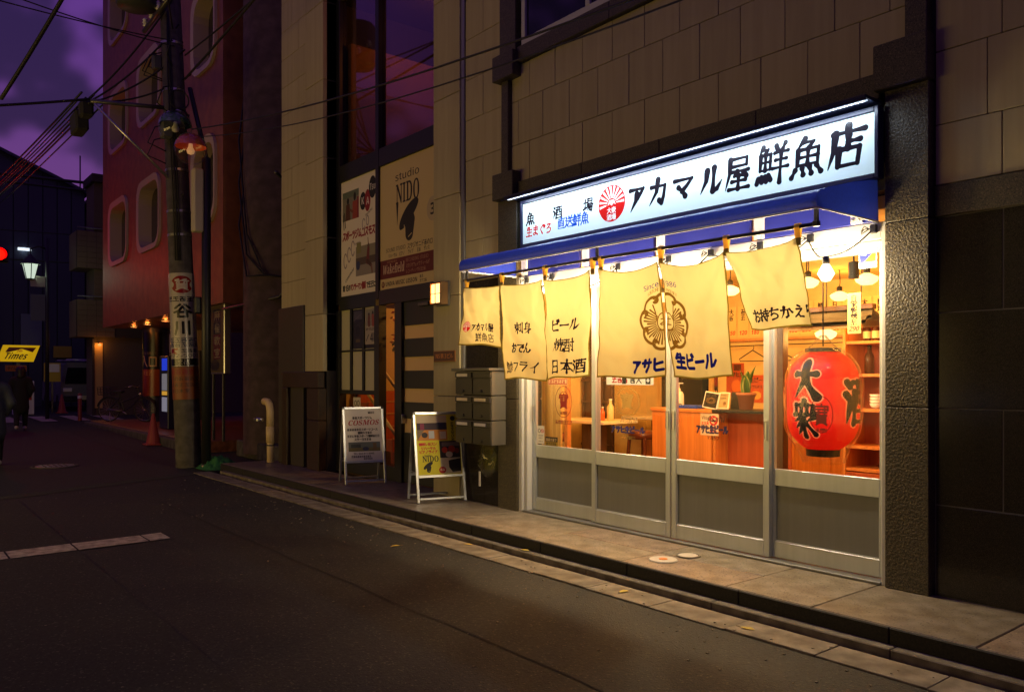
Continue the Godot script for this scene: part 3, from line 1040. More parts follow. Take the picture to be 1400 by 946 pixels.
func build_stone_building() -> void:
	stone = thing("stone_building", "cream stone-clad building with granite piers housing the lit fish bar", "building", Vector3(-6.0, 0, -2.0))
	var b := stone
	# masonry behind the cladding
	wbox(b, "core_wall", M.joint, -8.15, 0.8, 2.80, 9.5, -6.0, -0.03, 0.0)
	wbox(b, "core_wall", M.joint, -12.78, -11.17, 0.0, 9.5, -6.0, -0.03, 0.0)
	wbox(b, "core_wall", M.joint, -2.63, 0.8, 0.0, 2.80, -6.0, -0.05, 0.0)
	wbox(b, "core_wall", M.joint, -8.15, -6.56, 0.0, 2.80, -0.29, -0.03, 0.0)
	wbox(b, "core_wall", M.joint, -11.17, -8.15, 0.0, 9.5, -6.0, -4.0, 0.0)
	wbox(b, "core_wall", M.joint, -11.17, -8.15, 2.62, 2.78, -4.0, -0.26, 0.0)
	wbox(b, "core_wall", M.joint, -11.17, -8.15, 7.2, 9.5, -4.0, -0.2, 0.0)
	var rows := [1.70, 2.16, 2.62, 3.08, 3.54, 4.0, 4.46, 4.92, 5.38, 5.84, 6.3, 6.76, 7.22, 7.68, 8.14, 8.6, 9.06]
	# far left wall, its piers and the wall by the downpipe
	panels(b, -12.80, -11.80, rows.slice(2), 0.0, 0.62, [-12.80 + 0.42, -12.80 + 0.68])
	for y in [[1.62, 2.486], [2.486, 3.635], [3.635, 4.83], [4.83, 6.0], [6.0, 7.17], [7.17, 8.34], [8.34, 9.5]]:
		wbox(b, "pier_panel", cream(int(y[0] * 9)), -11.80, -11.17, y[0] + 0.003, y[1] - 0.003, -0.22, 0.035, 0.006)
	for y in [[PV, 1.31], [1.31, 2.486], [2.486, 3.66], [3.66, 4.83], [4.83, 6.0], [6.0, 7.17], [7.17, 8.34], [8.34, 9.5]]:
		wbox(b, "pier_panel", cream(int(y[0] * 7) + 1), -8.15, -7.60, y[0] + 0.003, y[1] - 0.003, -0.22, 0.035, 0.006)
	wbox(b, "metal_strip", plain(lin(0.25, 0.25, 0.25), 0.35, 0.5), -7.598, -7.535, PV, 9.5, -0.02, 0.02, 0.006)
	panels(b, -7.53, -6.86, rows.slice(2), 0.0, 0.335, [-7.53 + 0.335, -7.53 + 0.67])
	# polished stone below, with fine pale joints
	for k in 3:
		var ys := [PV, 1.333, 1.943, 2.615]
		wbox(b, "granite_panel", M.polished, -7.53, -7.172, ys[k] + 0.002, ys[k + 1] - 0.002, -0.03, 0.0, 0.002)
		wbox(b, "granite_panel", M.polished, -7.168, -6.86, ys[k] + 0.002, ys[k + 1] - 0.002, -0.03, 0.0, 0.002)
	# granite pier left of the shop with its blocks
	for y in [[PV, 1.30], [1.304, 2.46], [2.464, 3.415]]:
		wbox(b, "granite_pier", M.granite, -6.86, -6.535, y[0], y[1], -0.3, 0.05, 0.006)
	wbox(b, "granite_block", M.granite, -6.88, -6.53, 3.419, 3.695, -0.05, 0.115, 0.006)
	wbox(b, "granite_strip", M.granite, -6.80, -6.685, 3.697, 4.685, -0.05, 0.05, 0.005)
	wbox(b, "granite_block", M.granite, -6.88, -6.53, 4.689, 4.955, -0.05, 0.115, 0.006)
	wbox(b, "granite_pier", M.granite, -6.82, -6.55, 4.958, 9.4, -0.05, 0.06, 0.005)
	panels(b, -6.86, -6.80, [3.697, 4.46, 4.685], 0.0, 1.0, [-6.0])
	# above the shop
	panels(b, -6.685, -2.50, [3.58, 3.983, 4.445, 4.815], 0.0, 0.395, [-6.387, -6.573])
	for k in 4:
		wbox(b, "granite_lintel", M.granite, -6.53 + k * 0.965, -6.53 + k * 0.965 + 0.962, 3.40, 3.577, -0.03, 0.045, 0.005)
	# window band of the first floor
	for k in 3:
		wbox(b, "granite_sill", M.granite, -6.55 + k * 1.35, -6.55 + k * 1.35 + 1.347, 4.82, 4.985, -0.03, 0.045, 0.005)
	panels(b, -2.50, -2.36, [4.82, 5.28, 5.74], 0.0, 1.0, [0.0])
	for k in 2:
		window_unit(b, -6.50 + k * 2.0, -4.52 + k * 2.0, 4.99, 6.9)
	wbox(b, "granite_sill", M.granite, -6.55, -2.5, 6.9, 7.05, -0.03, 0.045, 0.005)
	panels(b, -6.55, -2.50, [7.05, 7.51, 7.97, 8.43, 8.89, 9.35], 0.0, 0.395, [-6.387, -6.573])
	# granite pier right of the shop: hammered below, block above
	for y in [[PV, 1.335], [1.338, 2.555], [2.558, 3.435]]:
		wbox(b, "granite_pier", M.granite_rough, -2.632, -2.345, y[0], y[1], -0.3, 0.055, 0.006)
	wbox(b, "granite_block", M.granite, -2.69, -2.34, 3.438, 3.74, -0.05, 0.10, 0.006)
	wbox(b, "granite_pier", M.granite, -2.50, -2.36, 3.743, 9.4, -0.05, 0.055, 0.005)
	# wall right of the pier: dark polished stone with a granite band, cream above
	var gr_rows := [PV, 0.713, 1.333, 1.943, 2.555]
	for j in 4:
		var cut := -1.94 if j % 2 == 1 else -2.62
		var a := -2.335
		while a < 0.7:
			var e := minf(cut + 0.96 * (1 if cut <= a + 0.02 else 0), 0.75)
			if e <= a + 0.05:
				e = minf(a + 0.96, 0.75)
			wbox(b, "granite_panel", M.polished, a + 0.004, e - 0.004, gr_rows[j] + 0.004, gr_rows[j + 1] - 0.004, -0.05, -0.015, 0.0025)
			a = e
			cut = e
	wbox(b, "mortar_bed", M.mortar, -2.34, 0.75, PV, 2.557, -0.048, -0.018, 0.0)
	wbox(b, "granite_band", M.granite, -2.335, 0.75, 2.56, 2.755, -0.05, 0.0, 0.004)
	panels(b, -2.335, 0.75, [2.76, 3.145, 3.615, 4.08, 4.54, 5.0, 5.46, 5.92, 6.4, 6.9, 7.4, 7.9, 8.4], -0.012, 0.8, [-1.944, -2.046 + 0.02])
	# brown stone portal and dark metal cover at the far end
	wbox(b, "dark_cover", M.dark_brown, -12.79, -11.82, PV, 2.66, -0.03, 0.06, 0.01)
	wbox(b, "portal_stone", M.brown_stone, -12.50, -12.30, PV, 1.37, 0.03, 0.12, 0.008)
	wbox(b, "portal_stone", M.brown_stone, -11.60, -11.18, PV, 0.88, -0.03, 0.10, 0.008)
	wbox(b, "portal_stone", M.brown_stone, -11.60, -11.18, 0.885, 1.365, -0.03, 0.10, 0.008)
	wbox(b, "portal_stone", M.brown_stone, -12.50, -11.18, 1.37, 1.615, 0.0, 0.11, 0.008)
	# the pier's lamp plate and name plate
	var pl := Pic.new(256, 72, Color(0.30, 0.13, 0.05))
	latin(pl, "NS", 22, 52, 34, Color(0.75, 0.45, 0.16), font_bold)
	jp(pl, "第", 84, 14, 42, Color(0.75, 0.45, 0.16), 0.1, false)
	latin(pl, "3", 136, 52, 34, Color(0.75, 0.45, 0.16), font_bold)
	jp(pl, "ビル", 164, 14, 40, Color(0.75, 0.45, 0.16), 0.11, false)
	var plate := thing("name_plate", "copper coloured building name plate on the cream pier", "plate", Vector3(-7.9, 1.715, 0.036))
	lbox(plate, "plate_body", plain(lin(0.3, 0.13, 0.05), 0.35, 0.6), Vector3(0, 0.065, 0.006), Vector3(0.45, 0.13, 0.012), 0.003)
	print_z(plate, "lettering", printed(pl.tex(), 0.4), -8.11, -7.69, 1.725, 1.835, 0.052)
	wall_lamp()

func window_unit(b: Node3D, x0: float, x1: float, y0: float, y1: float) -> void:
	var fr := ST()
	var m := Vector3((x0 + x1) / 2, y0, 0.0)
	var w := (x1 - x0) / 2
	var h := y1 - y0
	for q in [[-w, -w + 0.06, 0.0, h], [w - 0.06, w, 0.0, h], [-w + 0.06, w - 0.06, 0.0, 0.07], [-w + 0.06, w - 0.06, h - 0.06, h], [-0.03, 0.03, 0.07, h - 0.06]]:
		sbox(fr, Vector3(q[0], q[2], -0.03), Vector3(q[1], q[3], 0.02), 0.004)
	var f := part(b, "window", fr.commit(), M.alu_white, m - b.global_position)
	for s in [-1, 1]:
		part(f, "pane", cbox(Vector3(w - 0.09, h - 0.13, 0.006), 0.0), M.window_dark, Vector3(s * (w / 2 - 0.015), 0.07, -0.012))

func omni(parent: Node3D, called: String, at: Vector3, c: Color, energy: float, size := 0.03) -> OmniLight3D:
	var l := OmniLight3D.new()
	l.name = called
	l.light_color = c
	l.light_energy = energy
	l.light_size = size
	l.omni_range = 12.0
	l.omni_attenuation = 2.0
	l.shadow_enabled = true
	parent.add_child(l, true)
	l.position = at
	return l

func area(parent: Node3D, called: String, at: Vector3, towards: Vector3, size: Vector2, c: Color, energy: float) -> AreaLight3D:
	var l := AreaLight3D.new()
	l.name = called
	l.area_size = size
	l.light_color = c
	l.light_energy = energy
	l.area_normalize_energy = true
	l.shadow_enabled = true
	parent.add_child(l, true)
	l.position = at
	var up := Vector3.UP if absf(towards.normalized().y) < 0.9 else Vector3.FORWARD
	l.basis = Basis.looking_at(towards, up)
	return l

func wall_lamp() -> void:
	var t := thing("wall_lamp", "lit square wall lamp with bronze frame on the cream pier", "wall lamp", Vector3(-7.92, 2.385, 0.036))
	lbox(t, "back_plate", M.steel_dark, Vector3(0, 0.13, 0.012), Vector3(0.25, 0.29, 0.024), 0.004)
	lbox(t, "shade", glow(Color(1.0, 0.82, 0.54), 2.2), Vector3(0, 0.13, 0.075), Vector3(0.20, 0.22, 0.09), 0.012)
	var fr := ST()
	for s in [-1.0, 1.0]:
		sbox(fr, Vector3(s * 0.108 - 0.009, -0.002, 0.02), Vector3(s * 0.108 + 0.009, 0.262, 0.128), 0.003)
		sbox(fr, Vector3(-0.099, 0.13 + s * 0.122 - 0.009, 0.02), Vector3(0.099, 0.13 + s * 0.122 + 0.009, 0.128), 0.003)
	sbox(fr, Vector3(-0.099, 0.122, 0.1205), Vector3(0.099, 0.128, 0.128), 0.0)
	sbox(fr, Vector3(-0.003, 0.017, 0.1205), Vector3(0.003, 0.243, 0.128), 0.0)
	part(t, "frame", fr.commit(), plain(lin(0.18, 0.10, 0.04), 0.4, 0.6))
	omni(t, "lamp_light", Vector3(0, 0.13, 0.075), Color(1.0, 0.62, 0.26), 0.55, 0.05)

# ---------------------------------------------------------------- shop front

const DOORS := [[-6.42, -5.45, -0.085], [-5.50, -4.535, -0.045], [-4.525, -3.565, -0.045], [-3.60, -2.676, -0.085]]

func build_shop_front() -> void:
	var b := stone
	# aluminium frame: jambs, header with a stepped face, threshold
	wbox(b, "jamb", M.alu_white, -6.532, -6.475, PV, 2.58, -0.14, 0.03, 0.006)
	wbox(b, "jamb", M.alu_white, -6.472, -6.425, PV, 2.46, -0.14, 0.0, 0.006)
	wbox(b, "jamb", M.alu_white, -2.672, -2.634, PV, 2.58, -0.14, 0.02, 0.005)
	wbox(b, "header", M.alu_white, -6.472, -2.674, 2.465, 2.582, -0.14, 0.012, 0.006)
	wbox(b, "header_lip", M.alu_white, -6.472, -2.674, 2.405, 2.462, -0.14, -0.018, 0.004)
	wbox(b, "threshold", M.kick, -6.472, -2.674, PV + 0.001, PV + 0.022, -0.14, 0.03, 0.004)
	for k in 4:
		door(DOORS[k][0], DOORS[k][1], DOORS[k][2], k)
	# panels of the dark blue board over the doors
	var xs := [-6.50, -5.60, -4.66, -3.68, -2.70]
	for k in 4:
		wbox(b, "fascia_board", M.blue_panel, xs[k] + 0.03, xs[k + 1] - 0.03, 2.585, 2.86, -0.02, 0.012, 0.003)

func door(x0: float, x1: float, z: float, k: int) -> void:
	var d := part(stone, "sliding_door", door_frame(x1 - x0), M.alu, Vector3((x0 + x1) / 2, PV + 0.028, z) - stone.global_position)
	var w := (x1 - x0) / 2
	part(d, "glass_pane", cbox(Vector3(w * 2 - 0.104, 1.556, 0.005), 0.0), M.glass, Vector3(0, 0.675, -0.004))
	part(d, "kick_panel", cbox(Vector3(w * 2 - 0.104, 0.424, 0.012), 0.0), M.kick, Vector3(0, 0.123, -0.008))
	var hx: float = [-w + 0.025, -w + 0.025, -w + 0.025, -w + 0.025][k]
	if k == 1:
		hx = w - 0.03
	if k == 3:
		hx = w - 0.03
	var h := ST()
	sbox(h, Vector3(-0.011, 0, 0.0), Vector3(0.011, 0.17, 0.004), 0.001)
	stube(h, [Vector3(0, 0.015, 0.004), Vector3(0, 0.015, 0.022), Vector3(0, 0.155, 0.022), Vector3(0, 0.155, 0.004)], 0.0045, 6)
	part(d, "handle", h.commit(), M.steel, Vector3(hx, 0.92, 0.0195))
	if k == 0:
		part(d, "handle", d.get_node("handle").mesh, M.steel, Vector3(w - 0.025, 0.92, 0.0195))
	if k == 2:
		part(d, "handle", d.get_node("handle").mesh, M.steel, Vector3(w - 0.03, 0.88, 0.0195))

func door_frame(wide: float) -> ArrayMesh:
	var key := "door %.3f" % wide
	if not meshes.has(key):
		var st := ST()
		var w := wide / 2
		for s in [-1.0, 1.0]:
			sbox(st, Vector3(s * (w - 0.026) - 0.026, 0, -0.019), Vector3(s * (w - 0.026) + 0.026, 2.30, 0.019), 0.003)
		sbox(st, Vector3(-w + 0.052, 0, -0.017), Vector3(w - 0.052, 0.123, 0.017), 0.003)
		sbox(st, Vector3(-w + 0.052, 0.547, -0.017), Vector3(w - 0.052, 0.675, 0.017), 0.003)
		sbox(st, Vector3(-w + 0.052, 2.231, -0.017), Vector3(w - 0.052, 2.30, 0.017), 0.003)
		for s in [-1.0, 1.0]:
			sbox(st, Vector3(s * (w - 0.056) - 0.0035, 0.1235, 0.0), Vector3(s * (w - 0.056) + 0.0035, 0.5465, 0.012), 0.0)
		sbox(st, Vector3(-w + 0.06, 0.1235, 0.0), Vector3(w - 0.06, 0.131, 0.012), 0.0)
		meshes[key] = st.commit()
	return meshes[key]

# ---------------------------------------------------------------- the room behind the doors

func build_shop_room() -> void:
	var b := stone
	wbox(b, "room_floor", M.room_floor, -8.14, -2.63, 0.02, PV - 0.005, -3.7, -0.145, 0.0)
	wbox(b, "room_ceiling", M.room_wall, -8.14, -2.63, 2.70, 2.79, -3.7, -0.15, 0.0)
	wbox(b, "room_wall", M.room_wall, -8.14, -2.62, PV, 2.70, -3.8, -3.7, 0.0)
	wbox(b, "room_wall", M.room_wall, -8.145, -8.10, PV, 2.70, -3.7, -0.30, 0.0)
	wbox(b, "room_wall", M.room_wall, -2.655, -2.63, PV, 2.70, -3.7, -0.30, 0.0)
	wbox(b, "room_wall", M.room_wall, -8.10, -6.57, PV, 2.70, -0.33, -0.30, 0.0)
	# wainscot boards on the back wall
	for k in 11:
		wbox(b, "wainscot_board", M.wood_orange, -8.08 + k * 0.49, -8.08 + k * 0.49 + 0.485, PV, 0.72, -3.70, -3.675, 0.004)

# ---------------------------------------------------------------- the stair entrance

func build_entrance() -> void:
	var b := stone
	var fz := -0.20
	# dark bronze frame of the whole bay
	var fr: Material = M.black
	for x in [[-11.17, -11.06], [-9.965, -9.875], [-8.23, -8.15]]:
		wbox(b, "window_post", fr, x[0], x[1], 2.62, 7.2, fz - 0.10, fz + 0.02, 0.004)
	for y in [[4.45, 4.70], [2.53, 2.735]]:
		for x in [[-11.06, -9.965], [-9.875, -8.23]]:
			wbox(b, "window_rail", fr, x[0], x[1], y[0], y[1], fz - 0.10, fz + 0.015, 0.004)
	wbox(b, "window_pane", M.window_tint, -11.06, -9.965, 4.70, 7.2, fz - 0.05, fz - 0.043, 0.0)
	wbox(b, "window_pane", M.window_tint, -9.875, -8.23, 4.70, 7.2, fz - 0.05, fz - 0.043, 0.0)
	# room upstairs, with a lit wall at its end
	wbox(b, "upstairs_wall", plain(lin(0.30, 0.15, 0.06), 0.8), -11.1, -8.16, 2.79, 7.2, -3.0, -2.9, 0.0)
	wbox(b, "upstairs_wall", plain(lin(0.34, 0.17, 0.07), 0.8), -11.05, -10.95, 2.79, 6.55, -2.9, -0.32, 0.0)
	var up := thing("ceiling_lamp", "small warm lamp glowing in the room behind the upper window", "lamp", Vector3(-9.7, 6.75, -1.3))
	part(up, "stem", cbox(Vector3(0.02, 0.35, 0.02), 0.0), M.black, Vector3(0, 0.1, 0))
	part(up, "globe", lathe([[0.0, 0.0], [0.06, 0.02], [0.09, 0.07], [0.07, 0.12], [0.02, 0.14]], 16), glow(Color(1, 0.6, 0.25), 0.6))
	omni(up, "lamp_light", Vector3(0, 0.06, 0), Color(1.0, 0.55, 0.2), 0.9, 0.06)
	# posters behind glass
	var pl := thing("gym_poster", "tall white gym poster with red lettering in the left window", "poster", Vector3(-10.51, 2.74, fz))
	print_z(pl, "print", printed(gym_poster(), 0.65), -11.055, -9.97, 2.74, 4.447, fz - 0.01)
	lbox(pl, "board", M.white, Vector3(0, 0.853, -0.03), Vector3(1.085, 1.705, 0.02), 0.0)
	var pr := thing("studio_poster", "tall cream music studio poster with black hat emblem and red band", "poster", Vector3(-9.05, 2.74, fz))
	print_z(pr, "print", printed(studio_poster(), 0.65), -9.87, -8.155, 2.74, 4.447, fz - 0.01)
	lbox(pr, "board", M.white, Vector3(0.02, 0.853, -0.03), Vector3(1.70, 1.705, 0.02), 0.0)
	# ground floor: frosted panes in a grid, clear glass below, a narrow clear pane, a striped door
	for x in [[-11.17, -11.07], [-10.0, -9.86], [-9.44, -9.26], [-8.32, -8.15]]:
		wbox(b, "entrance_post", fr, x[0], x[1], PV, 2.53, fz - 0.10, fz + 0.02, 0.004)
	wbox(b, "entrance_rail", fr, -11.07, -10.0, 1.285, 1.345, fz - 0.06, fz, 0.003)
	wbox(b, "entrance_rail", fr, -11.07, -10.0, PV, 0.32, fz - 0.08, fz + 0.01, 0.004)
	wbox(b, "entrance_rail", fr, -9.86, -9.44, PV, 0.32, fz - 0.08, fz + 0.01, 0.004)
	wbox(b, "entrance_rail", fr, -11.07, -10.0, 1.905, 1.935, fz - 0.05, fz - 0.005, 0.002)
	for x in [-10.735, -10.36]:
		wbox(b, "entrance_rail", fr, x - 0.03, x + 0.03, 1.345, 1.905, fz - 0.05, fz, 0.002)
		wbox(b, "entrance_rail", fr, x - 0.03, x + 0.03, 1.935, 2.53, fz - 0.05, fz, 0.002)
	var cols := [[-11.07, -10.765], [-10.705, -10.39], [-10.33, -10.0]]
	for c in cols:
		wbox(b, "frosted_pane", M.frosted, c[0], c[1], 1.345, 1.905, fz - 0.03, fz - 0.024, 0.0)
		wbox(b, "frosted_pane", M.frosted, c[0], c[1], 1.935, 2.53, fz - 0.03, fz - 0.024, 0.0)
	wbox(b, "glass_pane", M.glass, -11.07, -10.0, 0.32, 1.285, fz - 0.04, fz - 0.034, 0.0)
	wbox(b, "glass_pane", M.glass, -9.86, -9.44, 0.32, 2.53, fz - 0.04, fz - 0.034, 0.0)
	var p1 := thing("small_poster", "small dark photo poster in the grid of frosted panes", "poster", Vector3(-10.55, 1.95, fz - 0.018))
	print_z(p1, "print", printed(dark_poster(), 0.4), -10.70, -10.395, 1.945, 2.52, fz - 0.0175)
	var p2 := thing("small_poster", "small white floor poster reading 4F in the frosted panes", "poster", Vector3(-10.17, 1.98, fz - 0.018))
	print_z(p2, "print", printed(floor_poster(), 0.4), -10.325, -10.005, 1.945, 2.52, fz - 0.0175)
	var p3 := thing("notice_paper", "white paper notice taped inside the clear entrance pane", "notice", Vector3(-10.6, 0.98, fz - 0.05))
	var npic := Pic.new(96, 160, Color(0.80, 0.76, 0.66))
	npic.ring(30, 48, 14, 20, 3, Color(0.15, 0.13, 0.12))
	npic.ring(66, 48, 14, 20, 3, Color(0.15, 0.13, 0.12))
	jp(npic, "禁止事", 12, 84, 24, Color(0.15, 0.1, 0.1), 0.14, false)
	jp(npic, "御遠慮下", 12, 122, 18, Color(0.3, 0.25, 0.2), 0.1, false)
	print_z(p3, "print", printed(npic.tex(), 0.8), -10.71, -10.49, 0.95, 1.24, fz - 0.031)
	# the striped door
	var dz := fz - 0.04
	var d := part(b, "striped_door", cbox(Vector3(0.94, 0.16, 0.05), 0.003), M.black, Vector3(-8.79, PV + 0.01, dz) - b.global_position)
	var bars := [0.80, 0.99, 1.205, 1.385, 1.62, 1.80, 2.04, 2.215, 2.53]
	for k in 5:
		var y0: float = [0.29, 0.985, 1.385, 1.80, 2.215][k]
		var y1: float = [0.80, 1.205, 1.62, 2.04, 2.53][k]
		part(d, "door_bar", cbox(Vector3(0.94, y1 - y0, 0.05), 0.003), M.black, Vector3(0, y0 - PV - 0.01, 0))
	for k in 4:
		var y0: float = [0.80, 1.205, 1.62, 2.04][k]
		var y1: float = [0.985, 1.385, 1.80, 2.215][k]
		part(d, "door_pane", cbox(Vector3(0.94, y1 - y0, 0.01), 0.0), M.frosted_warm, Vector3(0, y0 - PV - 0.01, 0))
	part(d, "door_handle", cbox(Vector3(0.03, 0.12, 0.06), 0.006), M.steel, Vector3(-0.435, 0.78, 0.045))
	part(d, "door_closer", cbox(Vector3(0.24, 0.05, 0.06), 0.006), M.steel_dark, Vector3(0.1, 2.3, 0.056))
	# hallway behind
	wbox(b, "hall_floor", M.room_floor, -11.17, -8.15, 0.02, PV - 0.004, -4.0, -0.31, 0.0)
	var hall := plain(lin(0.50, 0.33, 0.12), 0.8)
	wbox(b, "hall_wall", hall, -11.15, -8.16, PV, 2.62, -3.0, -2.9, 0.0)
	wbox(b, "hall_wall", hall, -11.16, -11.12, PV, 2.62, -2.9, -0.32, 0.0)
	wbox(b, "hall_wall", hall, -8.2, -8.16, PV, 2.62, -2.9, -0.32, 0.0)
	var stair := part(b, "stair", cbox(Vector3(0.3, 0.17, 1.1), 0.004), M.wood_red, Vector3(-9.65, PV, -1.02) - b.global_position)
	for k in 6:
		part(stair, "step", cbox(Vector3(0.3, 0.17, 1.1), 0.004), M.wood_red, Vector3(-0.24 * (k + 1), 0.17 * (k + 1), 0))
		part(stair, "nosing", cbox(Vector3(0.03, 0.02, 1.1), 0.002), plain(lin(0.5, 0.22, 0.08), 0.4), Vector3(-0.24 * k + 0.142, 0.171 + 0.17 * k, 0))
	for z in [-0.45, -1.62]:
		for lift in [0.33, 1.0]:
			tube(b, "handrail", M.cream_pipe, [Vector3(-9.5, PV + lift, z) - b.global_position, Vector3(-11.1, PV + lift + 1.133, z) - b.global_position], 0.024, 8)
		for x in [-9.55, -11.05]:
			tube(b, "rail_post", M.steel, [Vector3(x, PV + (-9.5 - x) * 0.708, z) - b.global_position, Vector3(x, PV + 1.0 + (-9.5 - x) * 0.708, z) - b.global_position], 0.02, 8)
	var hl := thing("hall_lamp", "warm glowing lamp on the stair hall ceiling", "lamp", Vector3(-9.3, 2.5, -1.4))
	part(hl, "bowl", lathe([[0.0, 0.0], [0.09, 0.01], [0.14, 0.05], [0.15, 0.12]], 18), glow(Color(1, 0.66, 0.3), 1.2))
	omni(hl, "lamp_light", Vector3(0, 0.05, 0), Color(1.0, 0.70, 0.34), 1.6, 0.08)
	# a hanging of dried autumn leaves inside the narrow pane
	var gl := thing("leaf_garland", "red and green leaf garland hanging inside the narrow pane", "garland", Vector3(-9.65, 2.50, -0.40))
	var r := RandomNumberGenerator.new()
	r.seed = 4
	for side in 3:
		var st := ST()
		for k in 46:
			var c := Vector3(r.randf_range(-0.17, 0.17), -r.randf_range(0.0, 0.5), r.randf_range(-0.05, 0.05))
			if side == 2:
				c.y = -r.randf_range(0.42, 0.62)
			var u := Vector3(r.randfn(), r.randfn(), r.randfn()).normalized() * 0.035
			var v := u.cross(Vector3(r.randfn(), r.randfn(), r.randfn())).normalized() * 0.02
			quad_out(st, c - u, c + v, c + u, c - v, c + Vector3(0, 0, -1))
		part(gl, "leaves", st.commit(), [plain(lin(0.45, 0.07, 0.02), 0.6), plain(lin(0.5, 0.22, 0.03), 0.6), plain(lin(0.12, 0.16, 0.02), 0.6)][side])

func gym_poster() -> Texture2D:
	var p := Pic.new(480, 720, Color(0.84, 0.80, 0.72))
	var red := Color(0.52, 0.05, 0.10)
	var blk := Color(0.07, 0.06, 0.06)
	# photo of two figures training
	p.rect(20, 70, 245, 250, Color(0.46, 0.44, 0.38))
	p.rect(20, 70, 245, 110, Color(0.36, 0.40, 0.33))
	p.disc(95, 130, 16, 20, Color(0.10, 0.07, 0.06))
	p.poly(PackedVector2Array([Vector2(70, 150), Vector2(118, 148), Vector2(130, 250), Vector2(62, 250)]), Color(0.32, 0.16, 0.10))
	p.disc(190, 112, 17, 26, Color(0.09, 0.06, 0.05))
	p.poly(PackedVector2Array([Vector2(160, 140), Vector2(222, 138), Vector2(230, 250), Vector2(158, 250)]), Color(0.58, 0.22, 0.15))
	p.rect(222, 120, 245, 250, Color(0.48, 0.10, 0.12))
	p.seg(120, 185, 8, 165, 205, 8, Color(0.42, 0.24, 0.16))
	p.seg(28, 210, 5, 40, 300, 5, blk)
	p.seg(44, 200, 5, 60, 290, 5, blk)
	# round mark
	p.disc(300, 160, 40, 54, blk)
	p.disc(360, 165, 38, 66, red)
	p.disc(425, 95, 46, 66, blk)
	latin(p, "K", 282, 180, 44, Color(0.8, 0.78, 0.74), font_bold)
	latin(p, "A", 342, 190, 44, Color(0.8, 0.78, 0.74), font_bold)
	latin(p, "Tsu", 390, 112, 40, Color(0.8, 0.78, 0.74), font_bold, 0.8)
	latin(p, "TRAINING", 330, 262, 15, blk, font_sans, 1.0, 0.0, 0.35)
	jp(p, "スポーツジムコスモス", 22, 318, 56, red, 0.19, false, 0.78, 0.14)
	latin(p, "cosmos", 180, 418, 16, Color(0.42, 0.36, 0.46), font_serif, 1.0, 0.3, 0.12)
	# the second photo
	p.rect(205, 430, 470, 610, Color(0.50, 0.47, 0.38))
	p.rect(215, 405, 275, 470, Color(0.48, 0.46, 0.26))
	p.rect(205, 545, 470, 610, Color(0.52, 0.48, 0.44))
	p.rect(205, 500, 470, 545, Color(0.30, 0.24, 0.20))
	p.disc(235, 545, 26, 28, Color(0.14, 0.16, 0.32))
	p.disc(372, 440, 12, 18, Color(0.12, 0.08, 0.07))
	p.seg(372, 455, 14, 362, 530, 20, Color(0.40, 0.12, 0.12))
	p.seg(360, 530, 14, 410, 560, 11, Color(0.25, 0.12, 0.10))
	p.seg(410, 560, 9, 420, 600, 8, Color(0.42, 0.28, 0.22))
	p.seg(372, 440, 5, 366, 390, 4, Color(0.45, 0.28, 0.20))
	for k in 3:
		p.ring(60 + k * 52, 500 - k * 34, 22, 44, 5, Color(0.55, 0.50, 0.50), 0.6, 5.6)
	p.ring(310, 300, 18, 30, 4, Color(0.56, 0.51, 0.52), 0.6, 5.6)
	p.ring(360, 285, 16, 28, 4, Color(0.56, 0.51, 0.52))
	latin(p, "cosmos", 60, 640, 26, blk, font_bold, 0.9, 0.2, 0.62)
	jp(p, "週", 24, 652, 40, blk, 0.16, false, 0.7)
	latin(p, "1", 58, 690, 34, blk, font_bold)
	jp(p, "日の", 76, 652, 40, blk, 0.16, false, 0.7)
	jp(p, "マンツーマン個別", 132, 648, 44, red, 0.18, false, 0.58)
	jp(p, "で健康に", 345, 652, 40, blk, 0.16, false, 0.75)
	return p.tex()

func hat_mark(p: Pic, cx: float, cy: float, s: float, c: Color, gap: Color) -> void:
	# a wide tilted cap over a long dark drop of a head
	var brim := PackedVector2Array()
	for k in 28:
		var a := TAU * k / 28.0
		var e := Vector2(cos(a) * 1.08, sin(a) * (0.44 if sin(a) < 0.0 else 0.30)).rotated(-0.62)
		brim.append(Vector2(cx + e.x * s, cy - 0.12 * s + e.y * s))
	p.poly(brim, c)
	p.seg(cx + 0.10 * s, cy + 0.16 * s, 0.46 * s, cx + 0.04 * s, cy + 0.82 * s, 0.36 * s, c)
	p.seg(cx - 0.44 * s, cy + 0.36 * s, 0.03 * s, cx - 0.38 * s, cy + 0.62 * s, 0.03 * s, gap)
	p.seg(cx + 0.52 * s, cy - 0.10 * s, 0.05 * s, cx + 0.62 * s, cy + 0.16 * s, 0.03 * s, gap)
	p.seg(cx - 0.04 * s, cy + 0.98 * s, 0.025 * s, cx + 0.26 * s, cy + 0.84 * s, 0.025 * s, gap)

